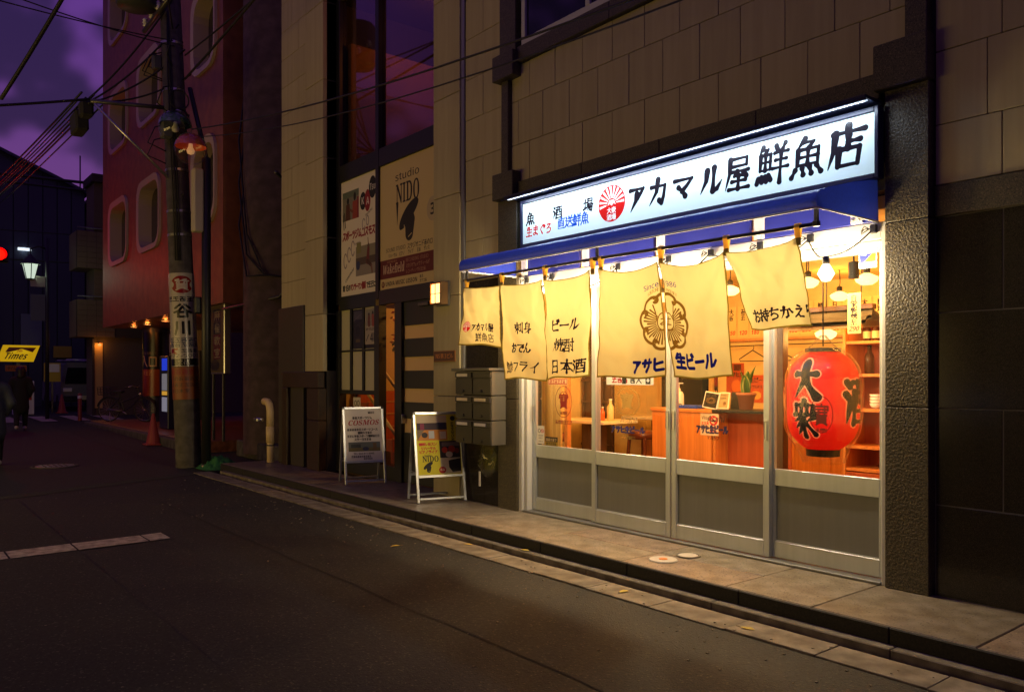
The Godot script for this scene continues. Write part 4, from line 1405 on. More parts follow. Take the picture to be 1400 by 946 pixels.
func studio_poster() -> Texture2D:
	var cr := Color(0.75, 0.67, 0.47)
	var p := Pic.new(720, 720, cr)
	var blk := Color(0.06, 0.05, 0.05)
	var red := Color(0.36, 0.03, 0.05)
	latin(p, "studio", 172, 116, 42, blk, font_sans, 1.0, 0.0, 0.0, 250)
	latin(p, "NIDO", 178, 250, 110, blk, font_serif, 1.0, 0.0, 0.0, 246)
	p.poly(PackedVector2Array([Vector2(180, 240), Vector2(205, 240), Vector2(192, 372)]), blk)
	hat_mark(p, 316, 338, 112, blk, cr)
	p.disc(560, 330, 60, 66, Color(0.66, 0.60, 0.48))
	latin(p, "3", 535, 362, 62, blk, font_bold)
	latin(p, "F", 580, 362, 40, blk, font_bold)
	latin(p, "SOUND STUDIO", 66, 510, 22, blk, font_sans, 1.0, 0.0, 0.0, 215)
	jp(p, "スタジオニド溝の口", 300, 484, 32, blk, 0.1, false, 0.9)
	jp(p, "リハーサル", 92, 520, 24, blk, 0.09, false, 0.8)
	jp(p, "ピアノ", 214, 520, 24, blk, 0.09, false, 0.8)
	jp(p, "ライブ", 306, 520, 24, blk, 0.09, false, 0.8)
	jp(p, "配信", 400, 520, 24, blk, 0.09, false, 0.8)
	jp(p, "ダンス", 470, 520, 24, blk, 0.09, false, 0.8)
	p.rect(0, 552, 720, 660, red)
	latin(p, "STUDIO", 76, 572, 11, cr, font_sans, 1.0, 0.0, 0.0, 110)
	latin(p, "Wakefield", 26, 634, 52, Color(0.78, 0.70, 0.58), font_serif, 1.0, 0.12, 0.0, 240)
	latin(p, "RECORDING STUDIO", 286, 586, 20, Color(0.66, 0.56, 0.45), font_sans, 1.0, 0.0, 0.0, 230)
	jp(p, "スタジオウェイクフィールド", 286, 596, 24, Color(0.66, 0.56, 0.45), 0.09, false, 0.78)
	jp(p, "レコーディング音源制作", 286, 628, 22, Color(0.66, 0.56, 0.45), 0.09, false, 0.84)
	p.disc(32, 692, 18, 18, red)
	p.rect(26, 680, 34, 700, cr)
	latin(p, "UNIVA MUSIC LESSON", 62, 704, 24, blk, font_bold, 1.0, 0.0, 0.0, 340)
	jp(p, "体験", 428, 670, 18, blk, 0.1, false)
	jp(p, "ワクコメ", 428, 694, 18, blk, 0.1, false)
	return p.tex()

func dark_poster() -> Texture2D:
	var p := Pic.new(96, 180, Color(0.10, 0.09, 0.12))
	p.rect(8, 8, 88, 46, Color(0.26, 0.25, 0.30))
	p.seg(10, 50, 3, 84, 22, 2, Color(0.35, 0.32, 0.36))
	p.seg(30, 8, 2, 20, 60, 2, Color(0.3, 0.28, 0.32))
	p.disc(50, 100, 26, 30, Color(0.02, 0.02, 0.02))
	p.ring(50, 100, 24, 28, 2, Color(0.2, 0.17, 0.16))
	p.rect(30, 135, 70, 150, Color(0.32, 0.26, 0.12))
	return p.tex()

func floor_poster() -> Texture2D:
	var p := Pic.new(150, 270, Color(0.62, 0.58, 0.52))
	p.rect(10, 10, 140, 120, Color(0.52, 0.50, 0.45))
	p.disc(52, 48, 12, 16, Color(0.1, 0.07, 0.06))
	p.seg(52, 62, 16, 54, 110, 18, Color(0.40, 0.22, 0.16))
	p.disc(104, 40, 12, 18, Color(0.1, 0.07, 0.06))
	p.seg(104, 58, 16, 110, 110, 18, Color(0.55, 0.24, 0.16))
	jp(p, "スポーツジムコスモス", 8, 132, 20, Color(0.1, 0.08, 0.08), 0.13, false, 0.68)
	latin(p, "4F", 70, 226, 58, Color(0.05, 0.05, 0.05), font_bold, 0.9)
	p.seg(16, 220, 3, 48, 180, 4, Color(0.1, 0.1, 0.1))
	p.rect(0, 244, 150, 270, Color(0.10, 0.08, 0.10))
	return p.tex()

# ---------------------------------------------------------------- lit sign, awning, curtains, bulbs

func build_shop_sign() -> void:
	var x0 := -6.365
	var x1 := -2.668
	var y0 := 2.89
	var y1 := 3.30
	var W := 2048.0
	var H := 228.0
	var p := Pic.new(2048, 228, Color(0.90, 0.95, 0.93))
	var ink := Color(0.10, 0.08, 0.12)
	var fx := func(x: float) -> float: return (x - x0) / (x1 - x0) * W
	var fy := func(y: float) -> float: return (y1 - y) / (y1 - y0) * H
	for c in SIGN_CHARS:
		var s: float = c[4] / (y1 - y0) * H
		var sq: float = (c[2] / (x1 - x0) * W) / s
		jp(p, c[0], fx.call(c[1]), fy.call(c[3]), s, ink, c[5], true, sq, 0.10)
	for c in [["魚", -6.31], ["酒", -5.90], ["場", -5.475]]:
		jp(p, c[0], fx.call(c[1]), fy.call(3.20), 70, ink, 0.12, true, 1.05, 0.06)
	jp(p, "生まぐろ", fx.call(-6.315), fy.call(3.055), 56, Color(0.80, 0.05, 0.05), 0.13, true, 0.98, 0.1)
	jp(p, "直送鮮魚", fx.call(-5.835), fy.call(3.08), 64, Color(0.02, 0.28, 0.72), 0.10, true, 0.95, 0.1)
	sun_mark(p, fx.call(-5.105), fy.call(3.10), 92)
	var tex := p.tex()
	var m := StandardMaterial3D.new()
	m.albedo_texture = tex
	m.roughness = 0.25
	m.emission_enabled = true
	m.emission = Color(0.80, 0.93, 1.0)
	m.emission_operator = BaseMaterial3D.EMISSION_OP_MULTIPLY
	m.emission_texture = tex
	m.emission_energy_multiplier = 0.42
	var t := thing("shop_sign", "long lit white shop sign with brush lettering and red sun emblem", "sign", Vector3(-4.54, 2.86, 0.05))
	print_z(t, "sign_face", m, x0, x1, y0, y1, 0.106)
	wbox(t, "sign_box", M.navy, x0 - 0.024, x1 + 0.024, y0 - 0.03, y1 + 0.03, 0.05, 0.102, 0.003)
	var fr := ST()
	var o := Vector3(-4.54, 2.86, 0.05)
	for q in [[x0 - 0.028, x0, y0 - 0.034, y1 + 0.034], [x1, x1 + 0.028, y0 - 0.034, y1 + 0.034], [x0, x1, y0 - 0.034, y0], [x0, x1, y1, y1 + 0.034]]:
		sbox(fr, Vector3(q[0], q[2], 0.048) - o, Vector3(q[1], q[3], 0.125) - o, 0.004)
	part(t, "sign_frame", fr.commit(), M.navy)
	area(t, "sign_light", Vector3(0.0, 0.245, 0.105), Vector3(0, 0, 1), Vector2(3.66, 0.43), Color(0.85, 0.94, 1.0), 0.22)
	# light bar on short arms over the sign
	var h := thing("sign_light_bar", "slim row of white lights on a hood over the shop sign", "light bar", Vector3(-4.55, 3.334, 0.15))
	wbox(h, "hood", M.navy, -6.46, -2.645, 3.352, 3.374, 0.05, 0.285, 0.004)
	wbox(h, "hood_lip", M.navy, -6.46, -2.645, 3.336, 3.351, 0.268, 0.285, 0.002)
	var led := ST()
	for k in 94:
		var x := -6.44 + k * 0.0402 + 4.55
		sbox(led, Vector3(x, 0.0075, 0.076), Vector3(x + 0.024, 0.016, 0.1), 0.0)
	part(h, "led_row", led.commit(), glow(Color(0.92, 0.96, 1.0), 2.6))
	wbox(h, "led_rail", glow(Color(0.86, 0.92, 1.0), 0.85), -6.45, -2.66, 3.3435, 3.3505, 0.222, 0.262, 0.0)
	area(h, "bar_light", Vector3(0, 0.004, 0.09), Vector3(0, -1, -0.2), Vector2(3.7, 0.03), Color(0.86, 0.93, 1.0), 2.3)

const SIGN_CHARS := [["ア", -4.905, 0.215, 3.225, 0.255, 0.14], ["カ", -4.67, 0.225, 3.232, 0.25, 0.14], ["マ", -4.41, 0.245, 3.21, 0.215, 0.16], ["ル", -4.125, 0.235, 3.22, 0.245, 0.145], ["屋", -3.88, 0.25, 3.25, 0.285, 0.105], ["鮮", -3.58, 0.265, 3.263, 0.30, 0.088], ["魚", -3.295, 0.265, 3.247, 0.285, 0.10], ["店", -3.01, 0.285, 3.257, 0.295, 0.125]]

func build_awning() -> void:
	var t := thing("awning", "blue fabric awning with white piped hem over the shop doors", "awning", Vector3(-4.62, 2.58, 0.0))
	var o := Vector3(-4.62, 2.58, 0.0)
	var xa := -6.55
	var xb := -2.70
	# rounded front bar and sloping roof, sagging a little between the arms
	var prof := [Vector2(0.015, 2.868), Vector2(0.35, 2.80), Vector2(0.66, 2.718), Vector2(0.735, 2.695), Vector2(0.765, 2.672), Vector2(0.775, 2.635), Vector2(0.772, 2.60), Vector2(0.765, 2.582)]
	var st := ST()
	st.set_smooth_group(0)
	var n := 24
	for i in n:
		var u := float(i) / n
		var v := float(i + 1) / n
		for k in prof.size() - 1:
			var q := []
			for e in [[u, k], [v, k], [v, k + 1], [u, k + 1]]:
				var pp: Vector2 = prof[e[1]]
				var sag: float = -0.006 * absf(sin(e[0] * PI * 4.0)) if e[1] == 1 else 0.0
				q.append(Vector3(lerpf(xa, xb, e[0]), pp.y + sag, pp.x) - o)
			quad_out(st, q[0], q[1], q[2], q[3], Vector3(0, 0.05, 0.2))
	st.generate_normals()
	part(t, "roof_cloth", st.commit(), M.blue_cloth)
	for x in [xa, xb]:
		var out := PackedVector2Array()
		for pp in prof:
			out.append(Vector2(pp.x, pp.y))
		out.append(Vector2(0.0, 2.582))
		var idx := Geometry2D.triangulate_polygon(out)
		var e := ST()
		for k in range(0, idx.size(), 3):
			tri_out(e, Vector3(x, out[idx[k]].y, out[idx[k]].x) - o, Vector3(x, out[idx[k + 1]].y, out[idx[k + 1]].x) - o, Vector3(x, out[idx[k + 2]].y, out[idx[k + 2]].x) - o, Vector3(0, 0.1, 0.3))
		part(t, "end_cloth", e.commit(), M.blue_cloth)
	tube(t, "hem_piping", M.white, [Vector3(xa, 2.582, 0.006) - o, Vector3(xa, 2.582, 0.766) - o, Vector3(xb, 2.582, 0.766) - o, Vector3(xb, 2.582, 0.006) - o], 0.007, 6)
	tube(t, "wall_rail", M.alu_white, [Vector3(xa + 0.01, 2.869, 0.018) - o, Vector3(xb - 0.01, 2.869, 0.018) - o], 0.012, 6)
	for x in [-6.44, -5.53, -4.60, -3.62, -2.84]:
		var arm := part(t, "bracket", cbox(Vector3(0.085, 0.26, 0.02), 0.003), M.white_gloss, Vector3(x, 2.588, 0.024) - o)
		for s in [-1, 1]:
			part(arm, "bolt", lathe([[0.0, 0.016], [0.011, 0.013], [0.013, 0.0]], 10), M.steel, Vector3(s * 0.022, 0.03, 0.012)).rotation.x = PI / 2
	# lacing on the far end cloth
	var lace := ST()
	for k in 9:
		var z := 0.05 + k * 0.08
		stube(lace, [Vector3(xa + 0.004, 2.59, z) - o, Vector3(xa + 0.03, 2.577, z + 0.02) - o, Vector3(xa + 0.004, 2.572, z + 0.045) - o], 0.004, 5)
	part(t, "lacing", lace.commit(), M.white)

func cloth_grid(TL: Vector2, TR: Vector2, BL: Vector2, BR: Vector2, z: float, seed_: int, sag: float, wave: float, curl := 0.0) -> ArrayMesh:
	var st := ST()
	st.set_smooth_group(0)
	var n := 22
	var m := 26
	var no := FastNoiseLite.new()
	no.seed = seed_
	no.frequency = 1.0
	var pts := []
	for j in m + 1:
		var row := []
		var t := float(j) / m
		for i in n + 1:
			var s := float(i) / n
			var a := TL.lerp(TR, s).lerp(BL.lerp(BR, s), t)
			a.y -= sag * 4.0 * s * (1.0 - s) * pow(1.0 - t, 1.5)
			a.y -= 0.010 * sin(s * PI * 2.0 + seed_) * t
			var dz := wave * t * sin(s * 7.0 + seed_ * 1.7 + t * 1.2) * 0.6
			# slack folds run from the tied corners
			var f0 := exp(-pow((s - t * 0.55) / 0.10, 2.0)) * (1.0 - t) * 0.03
			var f1 := exp(-pow((1.0 - s - t * 0.5) / 0.10, 2.0)) * (1.0 - t) * 0.03
			dz += f0 + f1 + 0.034 * no.get_noise_2d(s * 1.5, t * 1.4) + 0.008 * no.get_noise_2d(s * 5.0 + 9.0, t * 3.0)
			dz += 0.020 * sin(s * PI) * (1.0 - t)
			if curl != 0.0 and s > 0.72:
				var c := (s - 0.72) / 0.28
				dz -= curl * c * c * t
				a.x -= absf(curl) * 0.3 * c * c * t
			row.append(Vector3(a.x, a.y, z + dz))
		pts.append(row)
	var o := Vector3(TL.x, TL.y, z)
	for j in m:
		for i in n:
			for e in [[0, 0], [1, 0], [1, 1], [0, 0], [1, 1], [0, 1]]:
				st.set_uv(Vector2(float(i + e[0]) / n, float(j + e[1]) / m))
				st.add_vertex(pts[j + e[1]][i + e[0]] - o)
	st.generate_normals()
	return st.commit()

func cloth_pic(w: int, h: int) -> Pic:
	var c := Color(0.89, 0.81, 0.55)
	var p := Pic.new(w, h, c)
	# the dark yellow bound hem
	var hem := Color(0.47, 0.40, 0.12)
	p.rect(0, 0, w, 5, hem)
	p.rect(0, h - 8, w, h, hem)
	p.rect(0, 0, 7, h, hem)
	p.rect(w - 7, 0, w, h, hem)
	return p

func cloth_mat(p: Pic) -> StandardMaterial3D:
	var m := StandardMaterial3D.new()
	m.albedo_texture = p.tex()
	m.roughness = 0.9
	m.backlight_enabled = true
	m.backlight = Color(0.72, 0.72, 0.72)
	return m

func noren_loop(t: Node3D, x: float, o: Vector3) -> void:
	var st := ST()
	st.set_smooth_group(0)
	var path := [Vector2(0.004, -0.085)]
	for k in 9:
		var a := -0.2 + (PI + 0.4) * k / 8.0
		path.append(Vector2(0.020 * cos(a), 0.020 * sin(a)))
	path.append(Vector2(-0.004, -0.085))
	for k in path.size() - 1:
		var a: Vector2 = path[k]
		var b: Vector2 = path[k + 1]
		quad_out(st, Vector3(-0.019, a.y, a.x), Vector3(0.019, a.y, a.x), Vector3(0.019, b.y, b.x), Vector3(-0.019, b.y, b.x), Vector3(0, -0.04, 0))
	st.generate_normals()
	part(t, "loop", st.commit(), M.cloth_loop, Vector3(x, 2.497, 0.70) - o)
	part(t, "loop_patch", cbox(Vector3(0.042, 0.05, 0.012), 0.002), M.loop_patch, Vector3(x, 2.372, 0.702) - o)

func build_noren() -> void:
	var ink := Color(0.10, 0.06, 0.10)
	var blue := Color(0.05, 0.06, 0.42)
	var brown := Color(0.47, 0.33, 0.09)
	# rail
	var rail := thing("curtain_rail", "black rail holding the shop curtains under the awning edge", "rail", Vector3(-4.64, 2.49, 0.70))
	tube(rail, "bar", M.black, [Vector3(-1.93, 0.005, 0), Vector3(0, 0.01, 0), Vector3(1.90, 0.003, 0)], 0.013, 10)
	for x in [-6.52, -4.69, -2.745]:
		part(rail, "strap", cbox(Vector3(0.032, 0.115, 0.012), 0.002), M.black, Vector3(x + 4.64, 0.0, 0.0))
		part(rail, "clamp", cbox(Vector3(0.04, 0.035, 0.035), 0.004), M.black, Vector3(x + 4.64, -0.012, 0.0))
	var oa := Vector3(-6.55, 2.40, 0.70)
	var a := thing("noren_curtain", "cream noren of three cloths lettered with dishes and drinks", "noren curtain", oa)
	var p := cloth_pic(360, 330)
	sun_mark(p, 52, 222, 30)
	jp(p, "アカマル屋", 92, 204, 46, ink, 0.13, true, 0.96, 0.1)
	jp(p, "鮮魚店", 140, 262, 48, ink, 0.085, true, 1.2, 0.1)
	part(a, "cloth", cloth_grid(Vector2(-6.542, 2.425), Vector2(-5.955, 2.395), Vector2(-6.66, 1.865), Vector2(-5.965, 1.812), 0.70, 1, 0.012, 0.03), cloth_mat(p), Vector3(-6.542, 2.425, 0.70) - oa)
	p = cloth_pic(360, 540)
	jp(p, "刺身", 118, 218, 66, ink, 0.095, true, 1.0, 0.06)
	jp(p, "おでん", 82, 338, 54, ink, 0.14, true, 1.0, 0.06)
	jp(p, "鯵", 24, 438, 66, ink, 0.068, true, 1.05, 0.06)
	jp(p, "フライ", 100, 440, 60, ink, 0.115, true, 1.12, 0.06)
	part(a, "cloth", cloth_grid(Vector2(-5.95, 2.40), Vector2(-5.338, 2.388), Vector2(-5.95, 1.515), Vector2(-5.318, 1.505), 0.70, 2, 0.02, 0.03), cloth_mat(p), Vector3(-5.95, 2.40, 0.70) - oa)
	p = cloth_pic(360, 540)
	jp(p, "ビール", 62, 222, 66, ink, 0.15, true, 1.18, 0.06)
	jp(p, "焼酎", 84, 326, 76, ink, 0.088, true, 1.18, 0.06)
	jp(p, "日本酒", 58, 440, 76, ink, 0.12, true, 1.24, 0.06)
	part(a, "cloth", cloth_grid(Vector2(-5.332, 2.388), Vector2(-4.735, 2.412), Vector2(-5.312, 1.505), Vector2(-4.86, 1.545), 0.705, 3, 0.035, 0.035, 0.13), cloth_mat(p), Vector3(-5.332, 2.388, 0.705) - oa)
	for x in [-6.52, -5.952, -5.335, -4.74]:
		noren_loop(a, x, oa)
	var ob := Vector3(-4.65, 2.40, 0.70)
	var b := thing("noren_curtain", "cream noren of three cloths with brown round crest and blue lettering", "noren curtain", ob)
	p = cloth_pic(420, 560)
	latin(p, "Since", 318, 122, 26, blue, font_sans, 1.0, 0.0, 0.05, 92)
	arc_text(p, "FORTUNE", 416, 288, 142, -2.05, -1.60, 16, brown)
	crest(p, 416, 288, 140, brown)
	p.seg(392, 330, 3, 418, 330, 3, brown)
	p.seg(398, 300, 3, 418, 292, 3, brown)
	p.rect(415, 0, 420, 560, Color(0.52, 0.42, 0.13))
	jp(p, "アサヒ", 208, 462, 70, blue, 0.21, false, 0.98)
	part(b, "cloth", cloth_grid(Vector2(-4.655, 2.415), Vector2(-4.017, 2.395), Vector2(-4.66, 1.522), Vector2(-3.945, 1.530), 0.70, 4, 0.05, 0.03), cloth_mat(p), Vector3(-4.655, 2.415, 0.70) - ob)
	p = cloth_pic(420, 560)
	latin(p, "1986", 4, 116, 26, blue, font_sans, 1.0, 0.0, 0.03, 86)
	arc_text(p, "PHOENIX", 14, 292, 142, -1.54, -1.09, 16, brown)
	crest(p, 14, 288, 140, brown)
	p.seg(8, 330, 3, 34, 330, 3, brown)
	p.rect(0, 0, 5, 560, Color(0.52, 0.42, 0.13))
	jp(p, "生ビール", 20, 440, 78, blue, 0.2, false, 0.98)
	part(b, "cloth", cloth_grid(Vector2(-4.008, 2.395), Vector2(-3.428, 2.402), Vector2(-3.895, 1.522), Vector2(-3.372, 1.528), 0.70, 5, 0.06, 0.03), cloth_mat(p), Vector3(-4.008, 2.395, 0.70) - ob)
	p = cloth_pic(420, 440)
	jp(p, "お持ちかえり", 50, 330, 68, ink, 0.13, true, 0.98, 0.12)
	part(b, "cloth", cloth_grid(Vector2(-3.418, 2.395), Vector2(-2.868, 2.422), Vector2(-3.235, 1.850), Vector2(-2.785, 1.850), 0.70, 6, 0.03, 0.04), cloth_mat(p), Vector3(-3.418, 2.395, 0.70) - ob)
	for x in [-4.645, -4.012, -3.422, -2.872]:
		noren_loop(b, x, ob)

# letters along an arc about a centre
func arc_text(p: Pic, text: String, cx: float, cy: float, r: float, a0: float, a1: float, h: float, c: Color) -> void:
	for i in text.length():
		var a := lerpf(a0, a1, (i + 0.5) / text.length())
		latin(p, text[i], cx + cos(a) * (r + 16) - h * 0.3, cy + sin(a) * (r + 16) + h * 0.5, h, c, font_sans, 0.9, 0.0, -cos(a) * -0.6 * -1.0)

func build_bulbs() -> void:
	var clips := [-6.40, -6.01, -5.10, -4.51, -4.07, -3.61, -3.19, -2.72]
	for x in clips:
		var c := thing("wire_clip", "small black clip holding the bulb string to the door header", "clip", Vector3(x, 2.505, 0.012), "clips along the door header")
		lbox(c, "block", M.black, Vector3(0, 0.03, 0.016), Vector3(0.045, 0.06, 0.03), 0.005)
		var st := ST()
		for k in 3:
			stube(st, [Vector3(-0.02, 0.03, 0.035), Vector3(-0.05, 0.05 - k * 0.02, 0.05), Vector3(-0.075, 0.02 - k * 0.01, 0.04)], 0.004, 5)
		part(c, "tie", st.commit(), M.black)
	var wire := thing("bulb_string", "black cable of the light string looped along the door header", "cable", Vector3(-4.6, 2.45, 0.05))
	var at := [-6.20, -5.42, -4.90, -4.33, -3.50, -2.985]
	var ends := [[-6.40, -6.01], [-6.01, -5.10], [-5.10, -4.51], [-4.51, -4.07], [-3.61, -3.19], [-3.19, -2.72]]
	for k in 6:
		var pts := []
		for i in 9:
			var u := i / 8.0
			var x := lerpf(ends[k][0], at[k], u)
			pts.append(Vector3(x, lerpf(2.52, 2.365, u) - 0.05 * sin(u * PI), 0.055 + 0.115 * u) - Vector3(-4.6, 2.45, 0.05))
		for i in range(1, 9):
			var u := i / 8.0
			var x := lerpf(at[k], ends[k][1], u)
			pts.append(Vector3(x, lerpf(2.365, 2.52, u) - 0.04 * sin(u * PI), 0.17 - 0.115 * u) - Vector3(-4.6, 2.45, 0.05))
		tube(wire, "cable", M.black, pts, 0.0055, 6)
	tube(wire, "cable", M.black, [Vector3(-4.07 + 4.6, 0.07, 0.005), Vector3(-3.84 + 4.6, 0.01, 0.01), Vector3(-3.61 + 4.6, 0.07, 0.005)], 0.0055, 6)
	var names_ := ["beside the left door jamb", "behind the drinks cloth of the left curtain", "behind the left half of the crest curtain", "behind the crest curtain near the brown emblem", "behind the short take-out cloth", "hanging clear of the curtains by the right jamb"]
	for k in 6:
		var t := thing("string_bulb", "lit faceted string bulb " + names_[k], "bulb", Vector3(at[k], 2.19, 0.17), "string bulbs at the door header")
		part(t, "glass", lathe([[0.0, 0.0], [0.028, 0.006], [0.058, 0.055], [0.05, 0.075], [0.026, 0.118], [0.02, 0.125]], 10, false), glow(Color(1.0, 0.90, 0.70), 3.2))
		part(t, "socket", lathe([[0.02, 0.12], [0.024, 0.128], [0.024, 0.165], [0.012, 0.18], [0.0, 0.182]], 12), M.black)
		omni(t, "bulb_light", Vector3(0, 0.055, 0), Color(1.0, 0.89, 0.69), 1.2, 0.04)

# ---------------------------------------------------------------- things in the shop

func stool(at: Vector3, label: String) -> Node3D:
	var t := thing("bar_stool", label, "stool", at, "leather stools in the shop")
	for k in 4:
		var sx := -1.0 if k % 2 == 0 else 1.0
		var sz := -1.0 if k < 2 else 1.0
		var st := ST()
		stube(st, [Vector3(sx * 0.17, 0, sz * 0.17), Vector3(sx * 0.13, 0.62, sz * 0.13)], 0.024, 8)
		part(t, "leg", st.commit(), M.leather)
	part(t, "seat", lathe([[0.0, 0.60], [0.19, 0.60], [0.205, 0.625], [0.205, 0.665], [0.185, 0.695], [0.12, 0.71], [0.0, 0.715]], 24), M.leather)
	var st2 := ST()
	for k in 4:
		var a := k * PI / 2 + PI / 4
		stube(st2, [Vector3(cos(a), 0, sin(a)) * 0.215 + Vector3(0, 0.25, 0), Vector3(cos(a + PI / 2), 0, sin(a + PI / 2)) * 0.215 + Vector3(0, 0.25, 0)], 0.012, 6)
	part(t, "rung", st2.commit(), M.leather)
	return t

func table(at: Vector3, size: Vector2, h: float, label: String) -> Node3D:
	var t := thing("bar_table", label, "table", at)
	lbox(t, "table_top", M.table_top, Vector3(0, h - 0.02, 0), Vector3(size.x, 0.04, size.y), 0.006)
	lbox(t, "pedestal", M.wood_dark, Vector3(0, (h - 0.04) / 2, 0), Vector3(0.16, h - 0.04, 0.3), 0.006)
	lbox(t, "foot", M.wood_dark, Vector3(0, 0.015, 0), Vector3(0.4, 0.03, 0.5), 0.006)
	return t

func bottle(at: Vector3, label: String, h: float, r: float, m: Material, cap: Material) -> void:
	var t := thing("bottle", label, "bottle", at, "bottles and jars in the shop")
	part(t, "body", lathe([[0.0, 0.0], [r, 0.004], [r, h * 0.62], [r * 0.45, h * 0.78], [r * 0.4, h * 0.93], [0.0, h * 0.93]], 14), m)
	part(t, "cap", lathe([[r * 0.48, h * 0.93], [r * 0.48, h], [0.0, h]], 12), cap)

func pendant(at: Vector3, label: String, e: float) -> void:
	var t := thing("pendant_lamp", label, "lamp", at, "glass pendant lamps of the bar")
	part(t, "shade", lathe([[0.0, 0.0], [0.05, 0.004], [0.088, 0.03], [0.10, 0.062], [0.085, 0.075], [0.04, 0.098], [0.025, 0.105]], 18), glow(Color(1.0, 0.84, 0.55), 2.4))
	part(t, "socket", lathe([[0.026, 0.10], [0.03, 0.11], [0.03, 0.15], [0.01, 0.165], [0.0, 0.166]], 12), M.black)
	tube(t, "cord", M.black, [Vector3(0, 0.16, 0), Vector3(0.01, (2.70 - at.y) * 0.6, 0.004), Vector3(0, 2.70 - at.y, 0)], 0.005, 6)
	omni(t, "lamp_light", Vector3(0, 0.045, 0), Color(1.0, 0.72, 0.36), e * 2.0, 0.06)

func build_shop_things() -> void:
	var gl := PV
	# screen by the left door
	var s := thing("wooden_screen", "pale wooden screen standing just inside the left sliding door", "screen", Vector3(-6.42, PV, -0.42))
	for k in 4:
		lbox(s, "board", M.wood_pale, Vector3(-0.36 + k * 0.127 - 0.02, 1.05, 0), Vector3(0.125, 2.05, 0.03), 0.003)
	lbox(s, "post", M.wood_orange, Vector3(0.16, 1.05, 0), Vector3(0.045, 2.1, 0.06), 0.004)
	lbox(s, "foot", M.wood_orange, Vector3(-0.12, 0.02, 0), Vector3(0.6, 0.04, 0.14), 0.004)
	# lattice further in
	var lat := thing("lattice_screen", "dark wooden lattice screen standing behind the left tables", "screen", Vector3(-7.77, PV, -2.35))
	for k in 4:
		lbox(lat, "slat", M.wood_dark, Vector3(-0.27 + k * 0.18, 1.15, 0), Vector3(0.03, 2.3, 0.03), 0.002)
	lbox(lat, "backing", M.wood_dark, Vector3(0, 1.15, -0.03), Vector3(0.58, 2.28, 0.012), 0.0)
	for k in 8:
		lbox(lat, "rail", M.wood_dark, Vector3(0, 0.2 + k * 0.29, 0.0), Vector3(0.6, 0.026, 0.036), 0.002)
	table(Vector3(-7.42, PV, -1.95), Vector2(0.95, 0.62), 0.86, "cream topped bar table behind the wooden screen")
	stool(Vector3(-7.62, PV, -1.42), "brown leather stool close beside the cream bar table")
	stool(Vector3(-7.12, PV, -2.56), "brown leather stool in the middle by the dark window")
	table(Vector3(-7.35, PV, -3.2), Vector2(1.1, 0.5), 0.86, "cream topped table along the back wall window")
	bottle(Vector3(-7.18, PV + 0.86, -1.86), "red topped sauce bottle on the bar table", 0.17, 0.03, plain(lin(0.7, 0.12, 0.02), 0.3), M.white)
	bottle(Vector3(-7.10, PV + 0.86, -1.92), "tall pale jar on the bar table", 0.27, 0.045, plain(lin(0.8, 0.62, 0.3), 0.4), M.white)
	bottle(Vector3(-7.26, PV + 0.86, -1.93), "squat dark soy bottle on the bar table", 0.13, 0.03, M.brown_bottle, plain(lin(0.6, 0.05, 0.02), 0.4))
	# dark window in the back wall
	var win := thing("interior_window", "dark inner window with cream frame in the back wall", "window", Vector3(-7.35, 0.80, -3.69))
	lbox(win, "pane", M.window_dark, Vector3(0, 0.42, 0.01), Vector3(0.86, 0.78, 0.01), 0.0)
	for q in [[-0.46, 0.42, 0.06, 0.92], [0.46, 0.42, 0.06, 0.92], [0, 0.0, 0.86, 0.06], [0, 0.84, 0.86, 0.06]]:
		lbox(win, "frame_bar", M.wood_pale, Vector3(q[0], q[1], 0.02), Vector3(q[2], q[3], 0.05), 0.003)
	# counter with a recessed shelf end
	var c := thing("bar_counter", "orange wooden bar counter with a red shelf recess", "counter", Vector3(-5.6, PV, -2.25))
	for k in 4:
		lbox(c, "front_board", M.wood_orange, Vector3(-0.77 + k * 0.217, 0.50, 0.24), Vector3(0.216, 1.0, 0.03), 0.002)
	lbox(c, "worktop", M.wood_orange, Vector3(-0.445, 1.02, 0.0), Vector3(0.90, 0.04, 0.54), 0.005)
	lbox(c, "back_panel", M.wood_red, Vector3(0.42, 0.60, 0.0), Vector3(0.82, 0.84, 0.02), 0.003)
	lbox(c, "low_shelf", M.wood_orange, Vector3(0.42, 0.17, 0.12), Vector3(0.82, 0.03, 0.27), 0.003)
	lbox(c, "plinth_board", M.wood_orange, Vector3(0.42, 0.075, 0.235), Vector3(0.82, 0.15, 0.03), 0.003)
	lbox(c, "side_board", M.wood_orange, Vector3(0.015, 0.58, 0.12), Vector3(0.03, 0.84, 0.24), 0.003)
	lbox(c, "dark_top", M.black, Vector3(0.42, 1.03, 0.02), Vector3(0.84, 0.03, 0.50), 0.004)
	var top := PV + 1.042
	# on the counter
	var sp := thing("soap_dispenser", "white pump bottle of hand sanitizer on the counter", "dispenser", Vector3(-6.2, top, -2.15))
	part(sp, "body", lathe([[0.0, 0.0], [0.058, 0.004], [0.06, 0.02], [0.06, 0.15], [0.045, 0.185], [0.02, 0.20], [0.0, 0.2]], 20), M.white_gloss)
	part(sp, "pump", lathe([[0.02, 0.2], [0.02, 0.225], [0.008, 0.23], [0.008, 0.28], [0.018, 0.283], [0.018, 0.295], [0.0, 0.297]], 12), M.white)
	lbox(sp, "nozzle", M.white, Vector3(0.035, 0.289, 0), Vector3(0.06, 0.012, 0.012), 0.003)
	var pos := thing("card_reader", "black card terminal lying at the left counter end", "terminal", Vector3(-6.2, top, -2.07))
	lbox(pos, "body", M.black, Vector3(0, 0.035, 0), Vector3(0.16, 0.03, 0.09), 0.006, Vector3(0.25, 0, -0.15))
